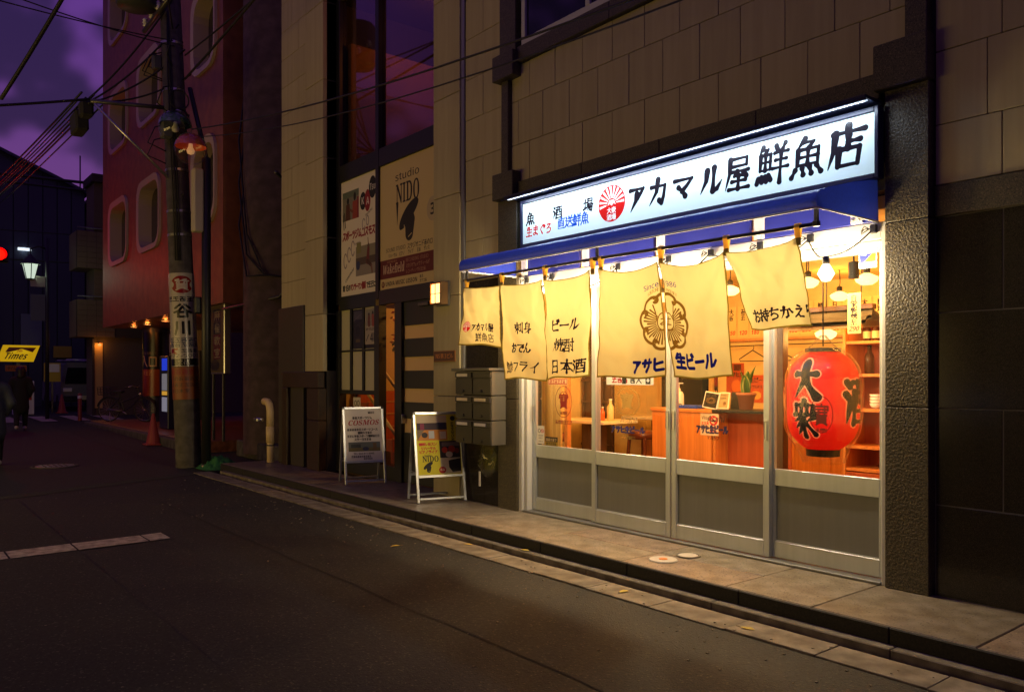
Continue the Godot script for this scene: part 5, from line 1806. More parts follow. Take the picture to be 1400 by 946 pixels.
	lbox(pos, "stand", M.black_matt, Vector3(0, 0.008, 0), Vector3(0.12, 0.016, 0.08), 0.004)
	var tr := thing("money_tray", "flat blue plastic money tray on the counter", "tray", Vector3(-5.95, top, -2.08))
	lbox(tr, "base", M.blue_plastic, Vector3(0, 0.008, 0), Vector3(0.26, 0.012, 0.15), 0.003)
	for q in [[-0.128, 0, 0.012, 0.15], [0.128, 0, 0.012, 0.15], [0, -0.072, 0.244, 0.012], [0, 0.072, 0.244, 0.012]]:
		lbox(tr, "rim", M.blue_plastic, Vector3(q[0], 0.022, q[1]), Vector3(q[2], 0.03, q[3]), 0.003)
	for k in 2:
		var f := thing("photo_stand", ["white framed black menu stand leaning on the counter", "clear menu stand with pale card beside the black one"][k], "stand", Vector3([-5.69, -5.53][k], top, -2.10 - 0.02 * k))
		var fp := Pic.new(96, 128, [Color(0.05, 0.04, 0.04), Color(0.66, 0.58, 0.40)][k])
		if k == 0:
			fp.ring(48, 66, 30, 26, 2, Color(0.55, 0.42, 0.2))
			fp.ring(48, 66, 20, 16, 2, Color(0.55, 0.42, 0.2))
		else:
			jp(fp, "品書生酒魚大日", 8, 10, 16, Color(0.25, 0.18, 0.12), 0.1, false, 0.7)
			jp(fp, "本店刺身焼室", 8, 36, 16, Color(0.25, 0.18, 0.12), 0.1, false, 0.7)
			fp.disc(60, 90, 18, 16, Color(0.42, 0.28, 0.12))
		var w: float = [0.21, 0.14][k]
		lbox(f, "frame", M.white if k == 0 else M.menu_paper, Vector3(0, 0.098, 0), Vector3(w, 0.19, 0.012), 0.004, Vector3(-0.2, 0, -0.12 * (1 - k)))
		var pr := part(f, "card", sheet(Vector3(-w / 2 + 0.014, 0.082, 0), Vector3(w / 2 - 0.014, 0.082, 0), Vector3(w / 2 - 0.014, -0.082, 0), Vector3(-w / 2 + 0.014, -0.082, 0)), printed(fp.tex(), 0.4), Vector3(0, 0.1, 0.0085))
		pr.rotation = Vector3(-0.2, 0, -0.12 * (1 - k))
	# plant
	var pl := thing("snake_plant", "snake plant with upright striped leaves in a terracotta pot", "plant", Vector3(-5.30, top, -2.2))
	part(pl, "pot", lathe([[0.0, 0.0], [0.07, 0.002], [0.095, 0.155], [0.108, 0.16], [0.108, 0.19], [0.09, 0.19], [0.085, 0.17], [0.0, 0.17]], 20), M.terracotta)
	var r := RandomNumberGenerator.new()
	r.seed = 12
	for k in 9:
		var st := ST()
		st.set_smooth_group(0)
		var an := TAU * k / 9.0 + r.randf() * 0.4
		var len := r.randf_range(0.2, 0.34)
		var lean := r.randf_range(0.1, 0.34)
		var wd := r.randf_range(0.046, 0.064)
		var side := Vector3(-sin(an), 0, cos(an))
		var prev := []
		for i in 8:
			var u := i / 7.0
			var c0 := Vector3(cos(an), 0, sin(an)) * (0.02 + lean * len * u * u) + Vector3(0, 0.17 + len * u, 0)
			var w := wd * (0.75 + 0.6 * u - 1.33 * u * u * u)
			var row := [c0 - side * w, c0 - Vector3(cos(an), 0, sin(an)) * w * 0.25, c0 + side * w]
			if i > 0:
				for e in 2:
					quad_out(st, prev[e], prev[e + 1], row[e + 1], row[e], Vector3(0, 0.17 + len * u, 0))
			prev = row
		st.generate_normals()
		part(pl, "leaf", st.commit(), M.leaf if k % 4 != 1 else M.leaf_edge)
	var lp := thing("tablet", "black tablet standing behind the plant on the counter", "tablet", Vector3(-5.47, top, -2.3))
	lbox(lp, "screen", M.black, Vector3(0, 0.1, 0), Vector3(0.2, 0.19, 0.012), 0.004, Vector3(-0.15, 0, 0))
	lbox(lp, "stand", M.black_matt, Vector3(0, 0.01, -0.03), Vector3(0.12, 0.02, 0.1), 0.003)
	# papers on the counter front
	var np := Pic.new(128, 128, Color(0.82, 0.74, 0.62))
	np.ring(92, 40, 24, 24, 5, Color(0.7, 0.06, 0.08))
	np.seg(76, 24, 4, 108, 56, 4, Color(0.7, 0.06, 0.08))
	np.seg(80, 42, 4, 104, 42, 4, Color(0.2, 0.1, 0.1))
	jp(np, "禁煙店内", 66, 74, 15, Color(0.65, 0.1, 0.08), 0.14, false)
	latin(np, "Visa", 8, 36, 20, Color(0.25, 0.2, 0.15), font_bold)
	jp(np, "現金払", 6, 48, 18, Color(0.7, 0.1, 0.08), 0.14, false)
	jp(np, "全席魚", 6, 72, 18, Color(0.3, 0.2, 0.15), 0.12, false)
	jp(np, "室内禁", 66, 96, 17, Color(0.65, 0.1, 0.08), 0.14, false)
	var nt := thing("counter_notice", "white paper notices with a red no-smoking ring on the counter", "notice", Vector3(-5.62, top - 0.3, -1.99))
	print_z(nt, "print", printed(np.tex(), 0.8), -5.76, -5.51, top - 0.29, top - 0.045, -1.9925)
	# posters and menu strips on the back wall
	var pa := Pic.new(160, 128, Color(0.10, 0.035, 0.03))
	pa.rect(0, 0, 160, 64, Color(0.46, 0.10, 0.05))
	pa.rect(48, 6, 66, 62, Color(0.80, 0.50, 0.20))
	pa.rect(78, 0, 92, 64, Color(0.66, 0.34, 0.12))
	pa.rect(110, 8, 124, 64, Color(0.76, 0.44, 0.18))
	jp(pa, "寶焼酎", 84, 80, 24, Color(0.85, 0.7, 0.45), 0.13, false)
	var po := thing("drink_poster", "dark red drinks poster on the back wall behind the counter", "poster", Vector3(-7.05, 1.20, -3.69))
	print_z(po, "print", printed(pa.tex(), 0.5), -7.32, -6.80, 1.20, 1.62, -3.692)
	var pb := Pic.new(96, 150, Color(0.66, 0.26, 0.10))
	jp(pb, "アサヒ生", 6, 40, 22, Color(0.10, 0.05, 0.05), 0.16, false)
	pb.disc(54, 105, 26, 30, Color(0.80, 0.42, 0.14))
	pb.rect(40, 6, 80, 34, Color(0.30, 0.10, 0.05))
	var po2 := thing("drink_poster", "orange beer poster on the back wall beside the plant", "poster", Vector3(-6.52, 1.25, -3.69))
	print_z(po2, "print", printed(pb.tex(), 0.5), -6.66, -6.38, 1.28, 1.72, -3.692)
	var items := [["大根", "150"], ["玉子", "120"], ["生酒", "180"], ["焼魚", "150"], ["刺身", "280"], ["おでん", "190"], ["酒場", "290"], ["鮮魚", "180"], ["日本酒", "300"], ["ビール", "390"], ["本日", "280"], ["直送", "250"]]
	for k in 12:
		var mp := Pic.new(64, 150, Color(0.86, 0.76, 0.48))
		jp(mp, items[k][0], 18, 12, 28, Color(0.16, 0.08, 0.05), 0.12, true, 1.0, 0.0, true)
		latin(mp, items[k][1], 8, 138, 20, Color(0.7, 0.12, 0.06), font_bold, 1.0, 0.2, 0.0, 46)
		var x := -6.58 + k * 0.185
		var mt := thing("menu_strip", "narrow handwritten paper menu strip in the row on the back wall", "menu", Vector3(x, 2.06, -3.69), "menu strips on the back wall")
		print_z(mt, "paper", printed(mp.tex(), 0.85), x - 0.082, x + 0.082, 2.06, 2.47, -3.69)
	var ml := thing("menu_ledge", "thin wooden ledge under the row of menu strips", "ledge", Vector3(-5.5, 2.0, -3.66))
	lbox(ml, "board", M.wood_orange, Vector3(0, 0.02, 0.01), Vector3(2.7, 0.03, 0.06), 0.003)
	tube(ml, "rail", M.black, [Vector3(-1.3, -0.06, 0.1), Vector3(1.3, -0.06, 0.1)], 0.008, 6)
	for k in 2:
		lbox(ml, "rail_bracket", M.black, Vector3(-1.2 + 2.4 * k, -0.03, 0.055), Vector3(0.02, 0.07, 0.1), 0.002)
	for k in 2:
		var x: float = [-6.15, -5.78][k]
		var h := thing("coat_hanger", ["black coat hanger at the left end of the rail", "black coat hanger hooked next along the rail"][k], "hanger", Vector3(x, 1.74, -3.55), "coat hangers on the rail")
		var st := ST()
		stube(st, [Vector3(0, 0.14, 0), Vector3(0.02, 0.17, 0), Vector3(0.015, 0.20, 0), Vector3(-0.015, 0.198, 0)], 0.004, 6)
		part(h, "hook", st.commit(), M.black)
		var st2 := ST()
		stube(st2, [Vector3(0, 0.14, 0), Vector3(-0.2, 0.03, 0), Vector3(-0.19, 0.0, 0), Vector3(0.19, 0.0, 0), Vector3(0.2, 0.03, 0), Vector3(0, 0.14, 0)], 0.007, 6)
		part(h, "bow", st2.commit(), M.black)
	# post, little roof with a lamp, shelves on the right
	var post := thing("wooden_post", "dark square wooden post inside by the red lantern", "post", Vector3(-4.215, PV, -1.2))
	lbox(post, "shaft", M.wood_dark, Vector3(0, 1.285, 0), Vector3(0.085, 2.56, 0.085), 0.004)
	lbox(post, "base", M.black, Vector3(0, 0.02, 0), Vector3(0.12, 0.04, 0.12), 0.004)
	var rf := thing("little_roof", "small hanging wooden roof with dark tiles over the bar", "canopy", Vector3(-3.95, 2.02, -1.65))
	var sl := ST()
	for e in [[0.0, 0.12], [0.09, 0.055], [0.2, 0.012], [0.27, 0.0]]:
		pass
	for side in [-1.0, 1.0]:
		var prev := Vector2(0.0, 0.13)
		for e in [[0.09, 0.06], [0.2, 0.015], [0.27, 0.005]]:
			quad_out(sl, Vector3(-0.42, prev.y, side * prev.x), Vector3(0.36, prev.y, side * prev.x), Vector3(0.40, e[1], side * e[0]), Vector3(-0.46, e[1], side * e[0]), Vector3(0, -1, 0))
			quad_out(sl, Vector3(-0.42, prev.y - 0.03, side * prev.x), Vector3(0.36, prev.y - 0.03, side * prev.x), Vector3(0.40, e[1] - 0.03, side * e[0]), Vector3(-0.46, e[1] - 0.03, side * e[0]), Vector3(0, 1, 0))
			quad_out(sl, Vector3(0.36, prev.y, side * prev.x), Vector3(0.40, e[1], side * e[0]), Vector3(0.40, e[1] - 0.03, side * e[0]), Vector3(0.36, prev.y - 0.03, side * prev.x), Vector3(-1, 0, 0))
			prev = Vector2(e[0], e[1])
	part(rf, "roof_slope", sl.commit(), M.steel_dark)
	lbox(rf, "ridge", M.wood_dark, Vector3(-0.03, 0.145, 0), Vector3(0.82, 0.05, 0.07), 0.006)
	lbox(rf, "eave_beam", M.wood_pale, Vector3(-0.03, -0.04, 0.2), Vector3(0.8, 0.03, 0.04), 0.003)
	for k in 2:
		tube(rf, "hanger_cord", M.black, [Vector3(-0.3 + 0.55 * k, 0.165, 0), Vector3(-0.28 + 0.55 * k, 0.68, 0)], 0.006, 6)
	pendant(Vector3(-4.02, 1.88, -1.62), "lit glass lamp hanging low under the little roof", 0.30)
	pendant(Vector3(-4.13, 2.36, -1.5), "lit glass pendant lamp right behind the short curtain", 0.42)
	pendant(Vector3(-3.565, 2.34, -1.5), "lit glass pendant lamp by the right door jamb", 0.42)
	pendant(Vector3(-6.3, 2.40, -0.95), "added glass pendant lamp hidden inside the left doors to brighten the bar", 0.6)  # extra lamp added out of sight to brighten the counter front
	pendant(Vector3(-5.2, 2.40, -0.95), "added glass pendant lamp hidden behind the crest curtain to brighten the bar", 0.6)  # second added lamp, kept out of sight by the cloth
	pendant(Vector3(-5.0, 2.36, -1.5), "lit glass pendant lamp over the counter shelf end", 0.42)
	pendant(Vector3(-5.9, 2.36, -1.5), "lit glass pendant lamp over the counter worktop", 0.42)
	pendant(Vector3(-7.2, 2.36, -2.0), "lit glass pendant lamp over the cream bar table", 0.45)
	pendant(Vector3(-4.6, 2.36, -2.9), "lit glass pendant lamp close to the back wall", 0.40)
	var track := thing("ceiling_track", "black ceiling track with a cylinder spotlight near the doors", "track light", Vector3(-3.5, 2.58, -1.0))
	lbox(track, "rail", M.black, Vector3(-0.5, 0.02, 0), Vector3(2.0, 0.03, 0.035), 0.003)
	lbox(track, "drop", M.black, Vector3(0.0, 0.075, 0), Vector3(0.02, 0.085, 0.02), 0.0)
	lbox(track, "drop", M.black, Vector3(-1.2, 0.075, 0), Vector3(0.02, 0.085, 0.02), 0.0)
	part(track, "spotlight", lathe([[0.0, -0.235], [0.042, -0.235], [0.042, -0.10], [0.02, -0.095], [0.008, -0.09], [0.008, 0.006], [0.0, 0.006]], 16, false), M.black, Vector3(0.085, 0, 0))
	var sh := thing("wall_shelves", "orange wooden shelf cabinet behind the lantern on the right", "shelves", Vector3(-3.55, PV, -2.35))
	for y in [0.03, 0.5, 0.72, 1.08, 1.42, 1.74, 1.98]:
		lbox(sh, "shelf", M.wood_orange, Vector3(0, y, 0), Vector3(1.15, 0.03, 0.36), 0.003)
	for x in [-0.59, -0.19, 0.2, 0.59]:
		lbox(sh, "upright", M.wood_orange, Vector3(x, 1.0, 0.002), Vector3(0.03, 1.99, 0.37), 0.003)
	lbox(sh, "back", M.wood_red, Vector3(0, 1.0, -0.19), Vector3(1.2, 1.98, 0.015), 0.002)
	for x in [-0.39, 0.005, 0.395]:
		var dr := lbox(sh, "cupboard_door", M.wood_red, Vector3(x, 0.265, 0.178), Vector3(0.355, 0.42, 0.02), 0.004)
		lbox(dr, "knob", M.steel, Vector3(0.12, 0.25, 0.018), Vector3(0.02, 0.07, 0.015), 0.004)
	bottle(Vector3(-3.72, PV + 0.735, -2.3), "pale seasoning jar on the shelf behind the lantern", 0.2, 0.05, plain(lin(0.8, 0.68, 0.4), 0.4), M.white)
	bottle(Vector3(-3.58, PV + 0.735, -2.3), "yellow paper packet jar on the shelf behind the lantern", 0.16, 0.06, plain(lin(0.75, 0.5, 0.12), 0.5), M.white)
	bottle(Vector3(-3.66, PV + 1.435, -2.35), "brown sake bottle on the upper shelf", 0.28, 0.045, M.brown_bottle, M.white)
	bottle(Vector3(-3.98, PV + 1.435, -2.35), "dark sake bottle at the shelf end by the post", 0.28, 0.045, M.brown_bottle, M.black)
	# rows of bottles and crockery
	var proto := thing("shelf_bottle", "brown sake bottle in the row along the upper shelves", "bottle", Vector3(-4.02, PV + 1.755, -2.38), "sake bottles on the shelves")
	part(proto, "body", lathe([[0.0, 0.0], [0.036, 0.003], [0.037, 0.13], [0.014, 0.17], [0.012, 0.205], [0.0, 0.205]], 12), M.brown_bottle)
	part(proto, "label", lathe([[0.0378, 0.03], [0.0378, 0.10]], 12), M.menu_paper)
	part(proto, "cap", lathe([[0.015, 0.2], [0.015, 0.218], [0.0, 0.219]], 10), M.cone_red)
	for k in range(1, 10):
		copy(proto, Vector3(-4.02 + 0.105 * k, PV + 1.755, -2.38 + 0.03 * (k % 2)))
	var bowl := thing("bowl_stack", "stack of white bowls on the shelf behind the lantern", "bowls", Vector3(-3.9, PV + 1.095, -2.33), "bowls on the shelves")
	for k in 4:
		part(bowl, "bowl", lathe([[0.02, 0.03 * k], [0.045, 0.012 + 0.03 * k], [0.065, 0.05 + 0.03 * k], [0.062, 0.05 + 0.03 * k], [0.04, 0.016 + 0.03 * k]], 18), M.white_gloss)
	copy(bowl, Vector3(-3.55, PV + 1.095, -2.33))
	copy(bowl, Vector3(-3.3, PV + 1.095, -2.30))
	for k in 3:
		var jar := thing("seasoning_jar", "small yellow lidded jar standing on the dark counter top", "jar", Vector3(-5.05 + 0.12 * k, top + 0.004, -2.25), "jars on the dark counter top")
		part(jar, "pot", lathe([[0.0, 0.0], [0.04, 0.004], [0.042, 0.07], [0.036, 0.085], [0.0, 0.085]], 14), [plain(lin(0.75, 0.55, 0.15), 0.4), plain(lin(0.7, 0.62, 0.45), 0.4), plain(lin(0.6, 0.12, 0.05), 0.4)][k])
		part(jar, "lid", lathe([[0.043, 0.085], [0.043, 0.1], [0.0, 0.104]], 14), M.wood_dark)
	for k in 5:
		var wp := Pic.new(96, 128, [Color(0.82, 0.70, 0.40), Color(0.16, 0.05, 0.04), Color(0.72, 0.30, 0.10), Color(0.80, 0.74, 0.56), Color(0.55, 0.10, 0.06)][k])
		var dk := Color(0.12, 0.06, 0.04) if k in [0, 2, 3] else Color(0.85, 0.66, 0.3)
		jp(wp, ["本日大", "焼酎寶", "生ビー", "鮮魚直", "日本酒"][k], 14, 12, 24, dk, 0.13, true)
		jp(wp, "おでんかえ", 10, 46, 15, dk, 0.11, false)
		wp.disc(48, 94, 30, 20, [Color(0.6, 0.2, 0.08), Color(0.7, 0.5, 0.2), Color(0.85, 0.65, 0.3), Color(0.3, 0.4, 0.5), Color(0.85, 0.8, 0.6)][k])
		wp.disc(40, 90, 12, 9, dk)
		var wx: float = [-7.92, -7.72, -6.2, -5.35, -5.0][k]
		var wy: float = [1.75, 1.75, 1.2, 1.25, 1.28][k]
		var ps := thing("wall_poster", ["pale dish poster high on the left back wall", "dark drinks poster high on the left back wall", "orange dish poster below the coat hangers", "pale fish poster on the wall beyond the plant", "red sake poster beside the pale fish poster"][k], "poster", Vector3(wx, wy, -3.69))
		print_z(ps, "print", printed(wp.tex(), 0.6), wx - 0.13, wx + 0.13, wy, wy + 0.36, -3.693)
	# prints on the glass
	glass_prints()

func glass_prints() -> void:
	var z1 := -0.0845
	var z2 := -0.0445
	var red := Color(0.50, 0.08, 0.06)
	var e := Pic.new(128, 192, Color(0.5, 0.2, 0.1, 0.0))
	e.ring(64, 80, 52, 68, 1.2, red)
	jp(e, "寶", 36, 44, 64, red, 0.12, false, 0.9)
	e.ring(66, 74, 32, 38, 1.2, red, 3.4, 6.0)
	jp(e, "宝焼酎", 42, 122, 15, red, 0.12, false)
	jp(e, "宝焼酎販売店", 12, 160, 18, red, 0.12, false)
	var m := printed(e.tex(), 0.5, true)
	var t := thing("glass_emblem", "dark red oval shop emblem printed on the left door glass", "emblem", Vector3(-5.96, 1.05, z1))
	print_z(t, "print", m, -6.11, -5.81, 1.03, 1.47, z1)
	var d := Pic.new(128, 192, Color(0.7, 0.6, 0.3, 0.0))
	var gold := Color(0.62, 0.48, 0.22)
	d.ring(64, 52, 42, 46, 1.4, gold)
	jp(d, "寶", 40, 24, 50, gold, 0.12, false, 0.9)
	latin(d, "Asahi", 38, 122, 16, Color(0.7, 0.6, 0.45), font_bold, 1.0, 0.2)
	jp(d, "アサヒ生ビール", 6, 134, 24, Color(0.06, 0.06, 0.40), 0.2, false, 0.7)
	jp(d, "マルエフ", 44, 166, 12, gold, 0.1, false)
	var t2 := thing("glass_emblem", "gold oval emblem with blue beer lettering on the second door", "emblem", Vector3(-5.05, 0.98, z2))
	print_z(t2, "print", printed(d.tex(), 0.5, true), -5.28, -4.83, 0.93, 1.45, z2)
	var f := Pic.new(160, 110, Color(0.1, 0.1, 0.3, 0.0))
	latin(f, "Asahi", 56, 34, 22, Color(0.35, 0.2, 0.08), font_bold, 1.0, 0.2)
	jp(f, "アサヒ生ビール", 4, 46, 32, Color(0.07, 0.05, 0.30), 0.2, false, 0.66)
	jp(f, "マルエフ", 54, 86, 15, Color(0.4, 0.2, 0.08), 0.12, false)
	var t3 := thing("glass_emblem", "blue beer lettering printed on the third door glass", "emblem", Vector3(-4.12, 1.02, z2))
	print_z(t3, "print", printed(f.tex(), 0.5, true), -4.28, -3.94, 1.00, 1.24, z2)
	var g := Pic.new(128, 150, Color(0.3, 0.0, 0.0, 0.0))
	g.ring(64, 66, 48, 62, 1.0, Color(0.36, 0.03, 0.03))
	jp(g, "寶", 32, 30, 72, Color(0.36, 0.03, 0.03), 0.1, false, 0.9)
	jp(g, "宝焼酎", 42, 112, 15, Color(0.36, 0.03, 0.03), 0.12, false)
	var t4 := thing("glass_emblem", "dark oval emblem on the right door glass before the lantern", "emblem", Vector3(-3.17, 1.1, z1))
	print_z(t4, "print", printed(g.tex(), 0.5, true), -3.29, -3.05, 1.08, 1.40, z1)
	# stickers
	var a := Pic.new(128, 128, Color(0.80, 0.82, 0.84))
	a.rect(8, 8, 120, 86, Color(0.03, 0.12, 0.55))
	a.poly(PackedVector2Array([Vector2(120, 8), Vector2(120, 86), Vector2(36, 86)]), Color(0.88, 0.74, 0.05))
	latin(a, "ALSOK", 10, 118, 22, Color(0.05, 0.12, 0.5), font_bold, 1.0, 0.2, 0.0, 104)
	latin(a, "SECURITY", 14, 28, 9, Color(0.8, 0.82, 0.85), font_sans)
	latin(a, "SYSTEM", 14, 42, 9, Color(0.8, 0.82, 0.85), font_sans)
	var t5 := thing("security_sticker", "blue and yellow security sticker in the top door corner", "sticker", Vector3(-2.82, 2.3, z1))
	print_z(t5, "print", printed(a.tex(), 0.4), -2.885, -2.755, 2.29, 2.42, z1)
	var b := Pic.new(64, 128, Color(0.78, 0.76, 0.72))
	b.ring(20, 36, 10, 12, 2, Color(0.3, 0.3, 0.3))
	b.ring(46, 36, 11, 12, 2, Color(0.7, 0.15, 0.15))
	b.seg(38, 28, 2, 54, 44, 2, Color(0.7, 0.15, 0.15))
	jp(b, "飲食店", 12, 62, 13, Color(0.3, 0.3, 0.3), 0.1, false)
	jp(b, "当店全", 12, 80, 13, Color(0.4, 0.4, 0.4), 0.1, false)
	jp(b, "禁煙中", 12, 104, 13, Color(0.4, 0.4, 0.4), 0.1, false)
	var t6 := thing("door_sticker", "small white no-smoking sticker low on the left door glass", "sticker", Vector3(-6.31, 0.84, z1))
	print_z(t6, "print", printed(b.tex(), 0.5), -6.365, -6.25, 0.845, 1.03, z1)
	var c := Pic.new(128, 72, Color(0.18, 0.10, 0.04))
	c.rect(0, 38, 128, 68, Color(0.55, 0.44, 0.06))
	jp(c, "防犯カメラ", 8, 10, 24, Color(0.75, 0.65, 0.5), 0.13, false, 0.9)
	jp(c, "作動中録画", 8, 42, 22, Color(0.12, 0.08, 0.03), 0.13, false, 0.95)
	var t7 := thing("door_sticker", "small brown and yellow camera sticker low on the left door", "sticker", Vector3(-6.14, 0.83, z1))
	print_z(t7, "print", printed(c.tex(), 0.5), -6.235, -6.045, 0.83, 0.925, z1)
	var n := Pic.new(256, 40, Color(0.86, 0.84, 0.80))
	jp(n, "営業時", 30, 2, 30, Color(0.6, 0.05, 0.1), 0.16, false)
	n.rect(88, 4, 112, 36, Color(0.06, 0.06, 0.06))
	jp(n, "復大", 130, 2, 32, Color(0.1, 0.1, 0.1), 0.14, false)
	n.rect(214, 4, 240, 36, Color(0.06, 0.06, 0.06))
	n.disc(227, 20, 8, 8, Color(0.8, 0.8, 0.8))
	var t8 := thing("paper_notice", "long white paper notice taped behind the second door glass", "notice", Vector3(-5.05, 1.46, -0.058))
	print_z(t8, "print", printed(n.tex(), 0.8), -5.33, -4.75, 1.462, 1.545, -0.0565)
	var k := Pic.new(64, 220, Color(0.80, 0.70, 0.42))
	jp(k, "自家製焼売", 14, 14, 32, Color(0.16, 0.08, 0.05), 0.12, true, 1.0, 0.0, true)
	latin(k, "290", 6, 206, 26, Color(0.7, 0.1, 0.06), font_bold, 1.0, 0.25, 0.0, 46)
	var t9 := thing("menu_strip", "tall handwritten menu strip with red price on the right door", "menu", Vector3(-2.93, 1.84, -0.115))
	print_z(t9, "paper", printed(k.tex(), 0.85), -2.985, -2.885, 1.84, 2.13, -0.115)
	var lb := Pic.new(160, 36, Color(0.75, 0.62, 0.45))
	lb.rect(3, 3, 157, 33, Color(0.62, 0.16, 0.08))
	lb.rect(7, 7, 153, 29, Color(0.80, 0.68, 0.5))
	jp(lb, "店内飲食可能", 12, 8, 20, Color(0.55, 0.1, 0.06), 0.13, false, 1.1)
	var t10 := thing("door_sticker", "narrow red bordered sticker at the top of the left glass", "sticker", Vector3(-6.05, 1.5, z1))
	print_z(t10, "print", printed(lb.tex(), 0.5), -6.19, -5.90, 1.455, 1.52, z1)

# ---------------------------------------------------------------- the red paper lantern in its clear bag

# the printed side turned to the street
const LANTERN_INK := {"大": 0.165, "衆": 0.10, "酒": 0.105, "場": 0.10}
const LANTERN_TURN := 2.10

func build_lantern() -> void:
	var t := thing("red_lantern", "large red paper lantern with black brush lettering in clear plastic", "lantern", Vector3(-3.56, 0.885, -0.78))
	var p := Pic.new(1024, 512, Color(0.80, 0.045, 0.03))
	for k in 46:
		var y := 512.0 * (k + 0.5) / 46.0
		p.seg(0, y, 0.8, 1023, y, 0.8, Color(0.70, 0.03, 0.022))
	# facing the street: u = 0.5 is set towards the camera
	for w in [["大", 366, 56, 190], ["衆", 362, 250, 190], ["酒", 612, 130, 250], ["場", 800, 130, 250]]:
		for pass_ in 3:
			var c: Color = [Color(0.86, 0.62, 0.52), Color(0.80, 0.05, 0.04), Color(0.035, 0.02, 0.02)][pass_]
			if pass_ == 1:
				continue
			jp(p, w[0], w[1], w[2], w[3], c, LANTERN_INK[w[0]], true, 0.66, 0.0, false, 1.0, 0.0 if pass_ == 2 else 5.0)
	var m := StandardMaterial3D.new()
	var tex := p.tex()
	m.albedo_texture = tex
	m.roughness = 0.6
	m.emission_enabled = true
	m.emission = Color(1.0, 0.55, 0.4)
	m.emission_operator = BaseMaterial3D.EMISSION_OP_MULTIPLY
	m.emission_texture = tex
	m.emission_energy_multiplier = 0.85
	var prof := []
	var n := 92
	for i in n + 1:
		var u := float(i) / n
		var a := absf(u * 2.0 - 1.0)
		var r := 0.282 * pow(1.0 - pow(a, 3.6), 0.5) * 0.72 + 0.282 * 0.28
		r = 0.282 * (1.0 - 0.56 * pow(a, 4.2))
		r += 0.0045 * cos(u * n * PI)
		prof.append([r, 0.055 + 0.80 * u])
	var body := part(t, "paper_body", lathe(prof, 64, true, true), m)
	body.rotation.y = LANTERN_TURN
	part(t, "top_ring", lathe([[0.0, 0.885], [0.135, 0.885], [0.14, 0.88], [0.14, 0.852], [0.125, 0.85]], 32, false), M.black)
	part(t, "bottom_ring", lathe([[0.14, 0.06], [0.135, 0.058], [0.13, 0.002], [0.12, 0.0], [0.0, 0.0]], 32, false), M.black)
	tube(t, "hanger", M.black, [Vector3(0, 0.90, 0), Vector3(0, 1.4, 0), Vector3(0, 1.815, 0)], 0.006, 6)
	# clear bag: loose, creased, tied at the top and gathered below
	var bag := plain(Color(0.25, 0.24, 0.23, 0.085), 0.04)
	bag.transparency = BaseMaterial3D.TRANSPARENCY_ALPHA
	bag.metallic_specular = 1.0
	bag.clearcoat_enabled = true
	bag.clearcoat = 1.0
	bag.clearcoat_roughness = 0.03
	var st := ST()
	st.set_smooth_group(0)
	var no := FastNoiseLite.new()
	no.seed = 3
	no.frequency = 1.0
	no.fractal_octaves = 3
	var rows := 40
	var cols := 80
	var pts := []
	for j in rows + 1:
		var u := float(j) / rows
		var row := []
		for i in cols + 1:
			var an := TAU * (i % cols) / cols
			var y := lerpf(-0.055, 0.99, u)
			var v := clampf((y - 0.055) / 0.80, 0.0, 1.0)
			var a := absf(v * 2.0 - 1.0)
			var r := 0.302 * (1.0 - 0.40 * pow(a, 4.0))
			if y > 0.855:
				r = lerpf(0.195, 0.022, pow((y - 0.855) / 0.135, 0.55))
			if y < 0.055:
				r = lerpf(0.21, 0.16, (0.055 - y) / 0.11)
			r += 0.018 * no.get_noise_3d(cos(an) * 2.4, y * 1.6, sin(an) * 2.4) + 0.014 * no.get_noise_3d(cos(an) * 9.0, y * 3.0, sin(an) * 9.0)
			row.append(Vector3(r * cos(an), y, r * sin(an)))
		pts.append(row)
	for j in rows:
		for i in cols:
			for e in [[0, 0], [1, 0], [1, 1], [0, 0], [1, 1], [0, 1]]:
				st.add_vertex(pts[j + e[1]][i + e[0]])
	st.generate_normals()
	var bg := thing("plastic_bag", "clear creased plastic bag wrapped around the red lantern", "bag", Vector3(-3.56, 0.885, -0.78))
	part(bg, "film", st.commit(), bag)
	omni(t, "lantern_light", Vector3(0, 0.45, 0), Color(1.0, 0.3, 0.15), 0.02, 0.05)

# ---------------------------------------------------------------- by the kerb

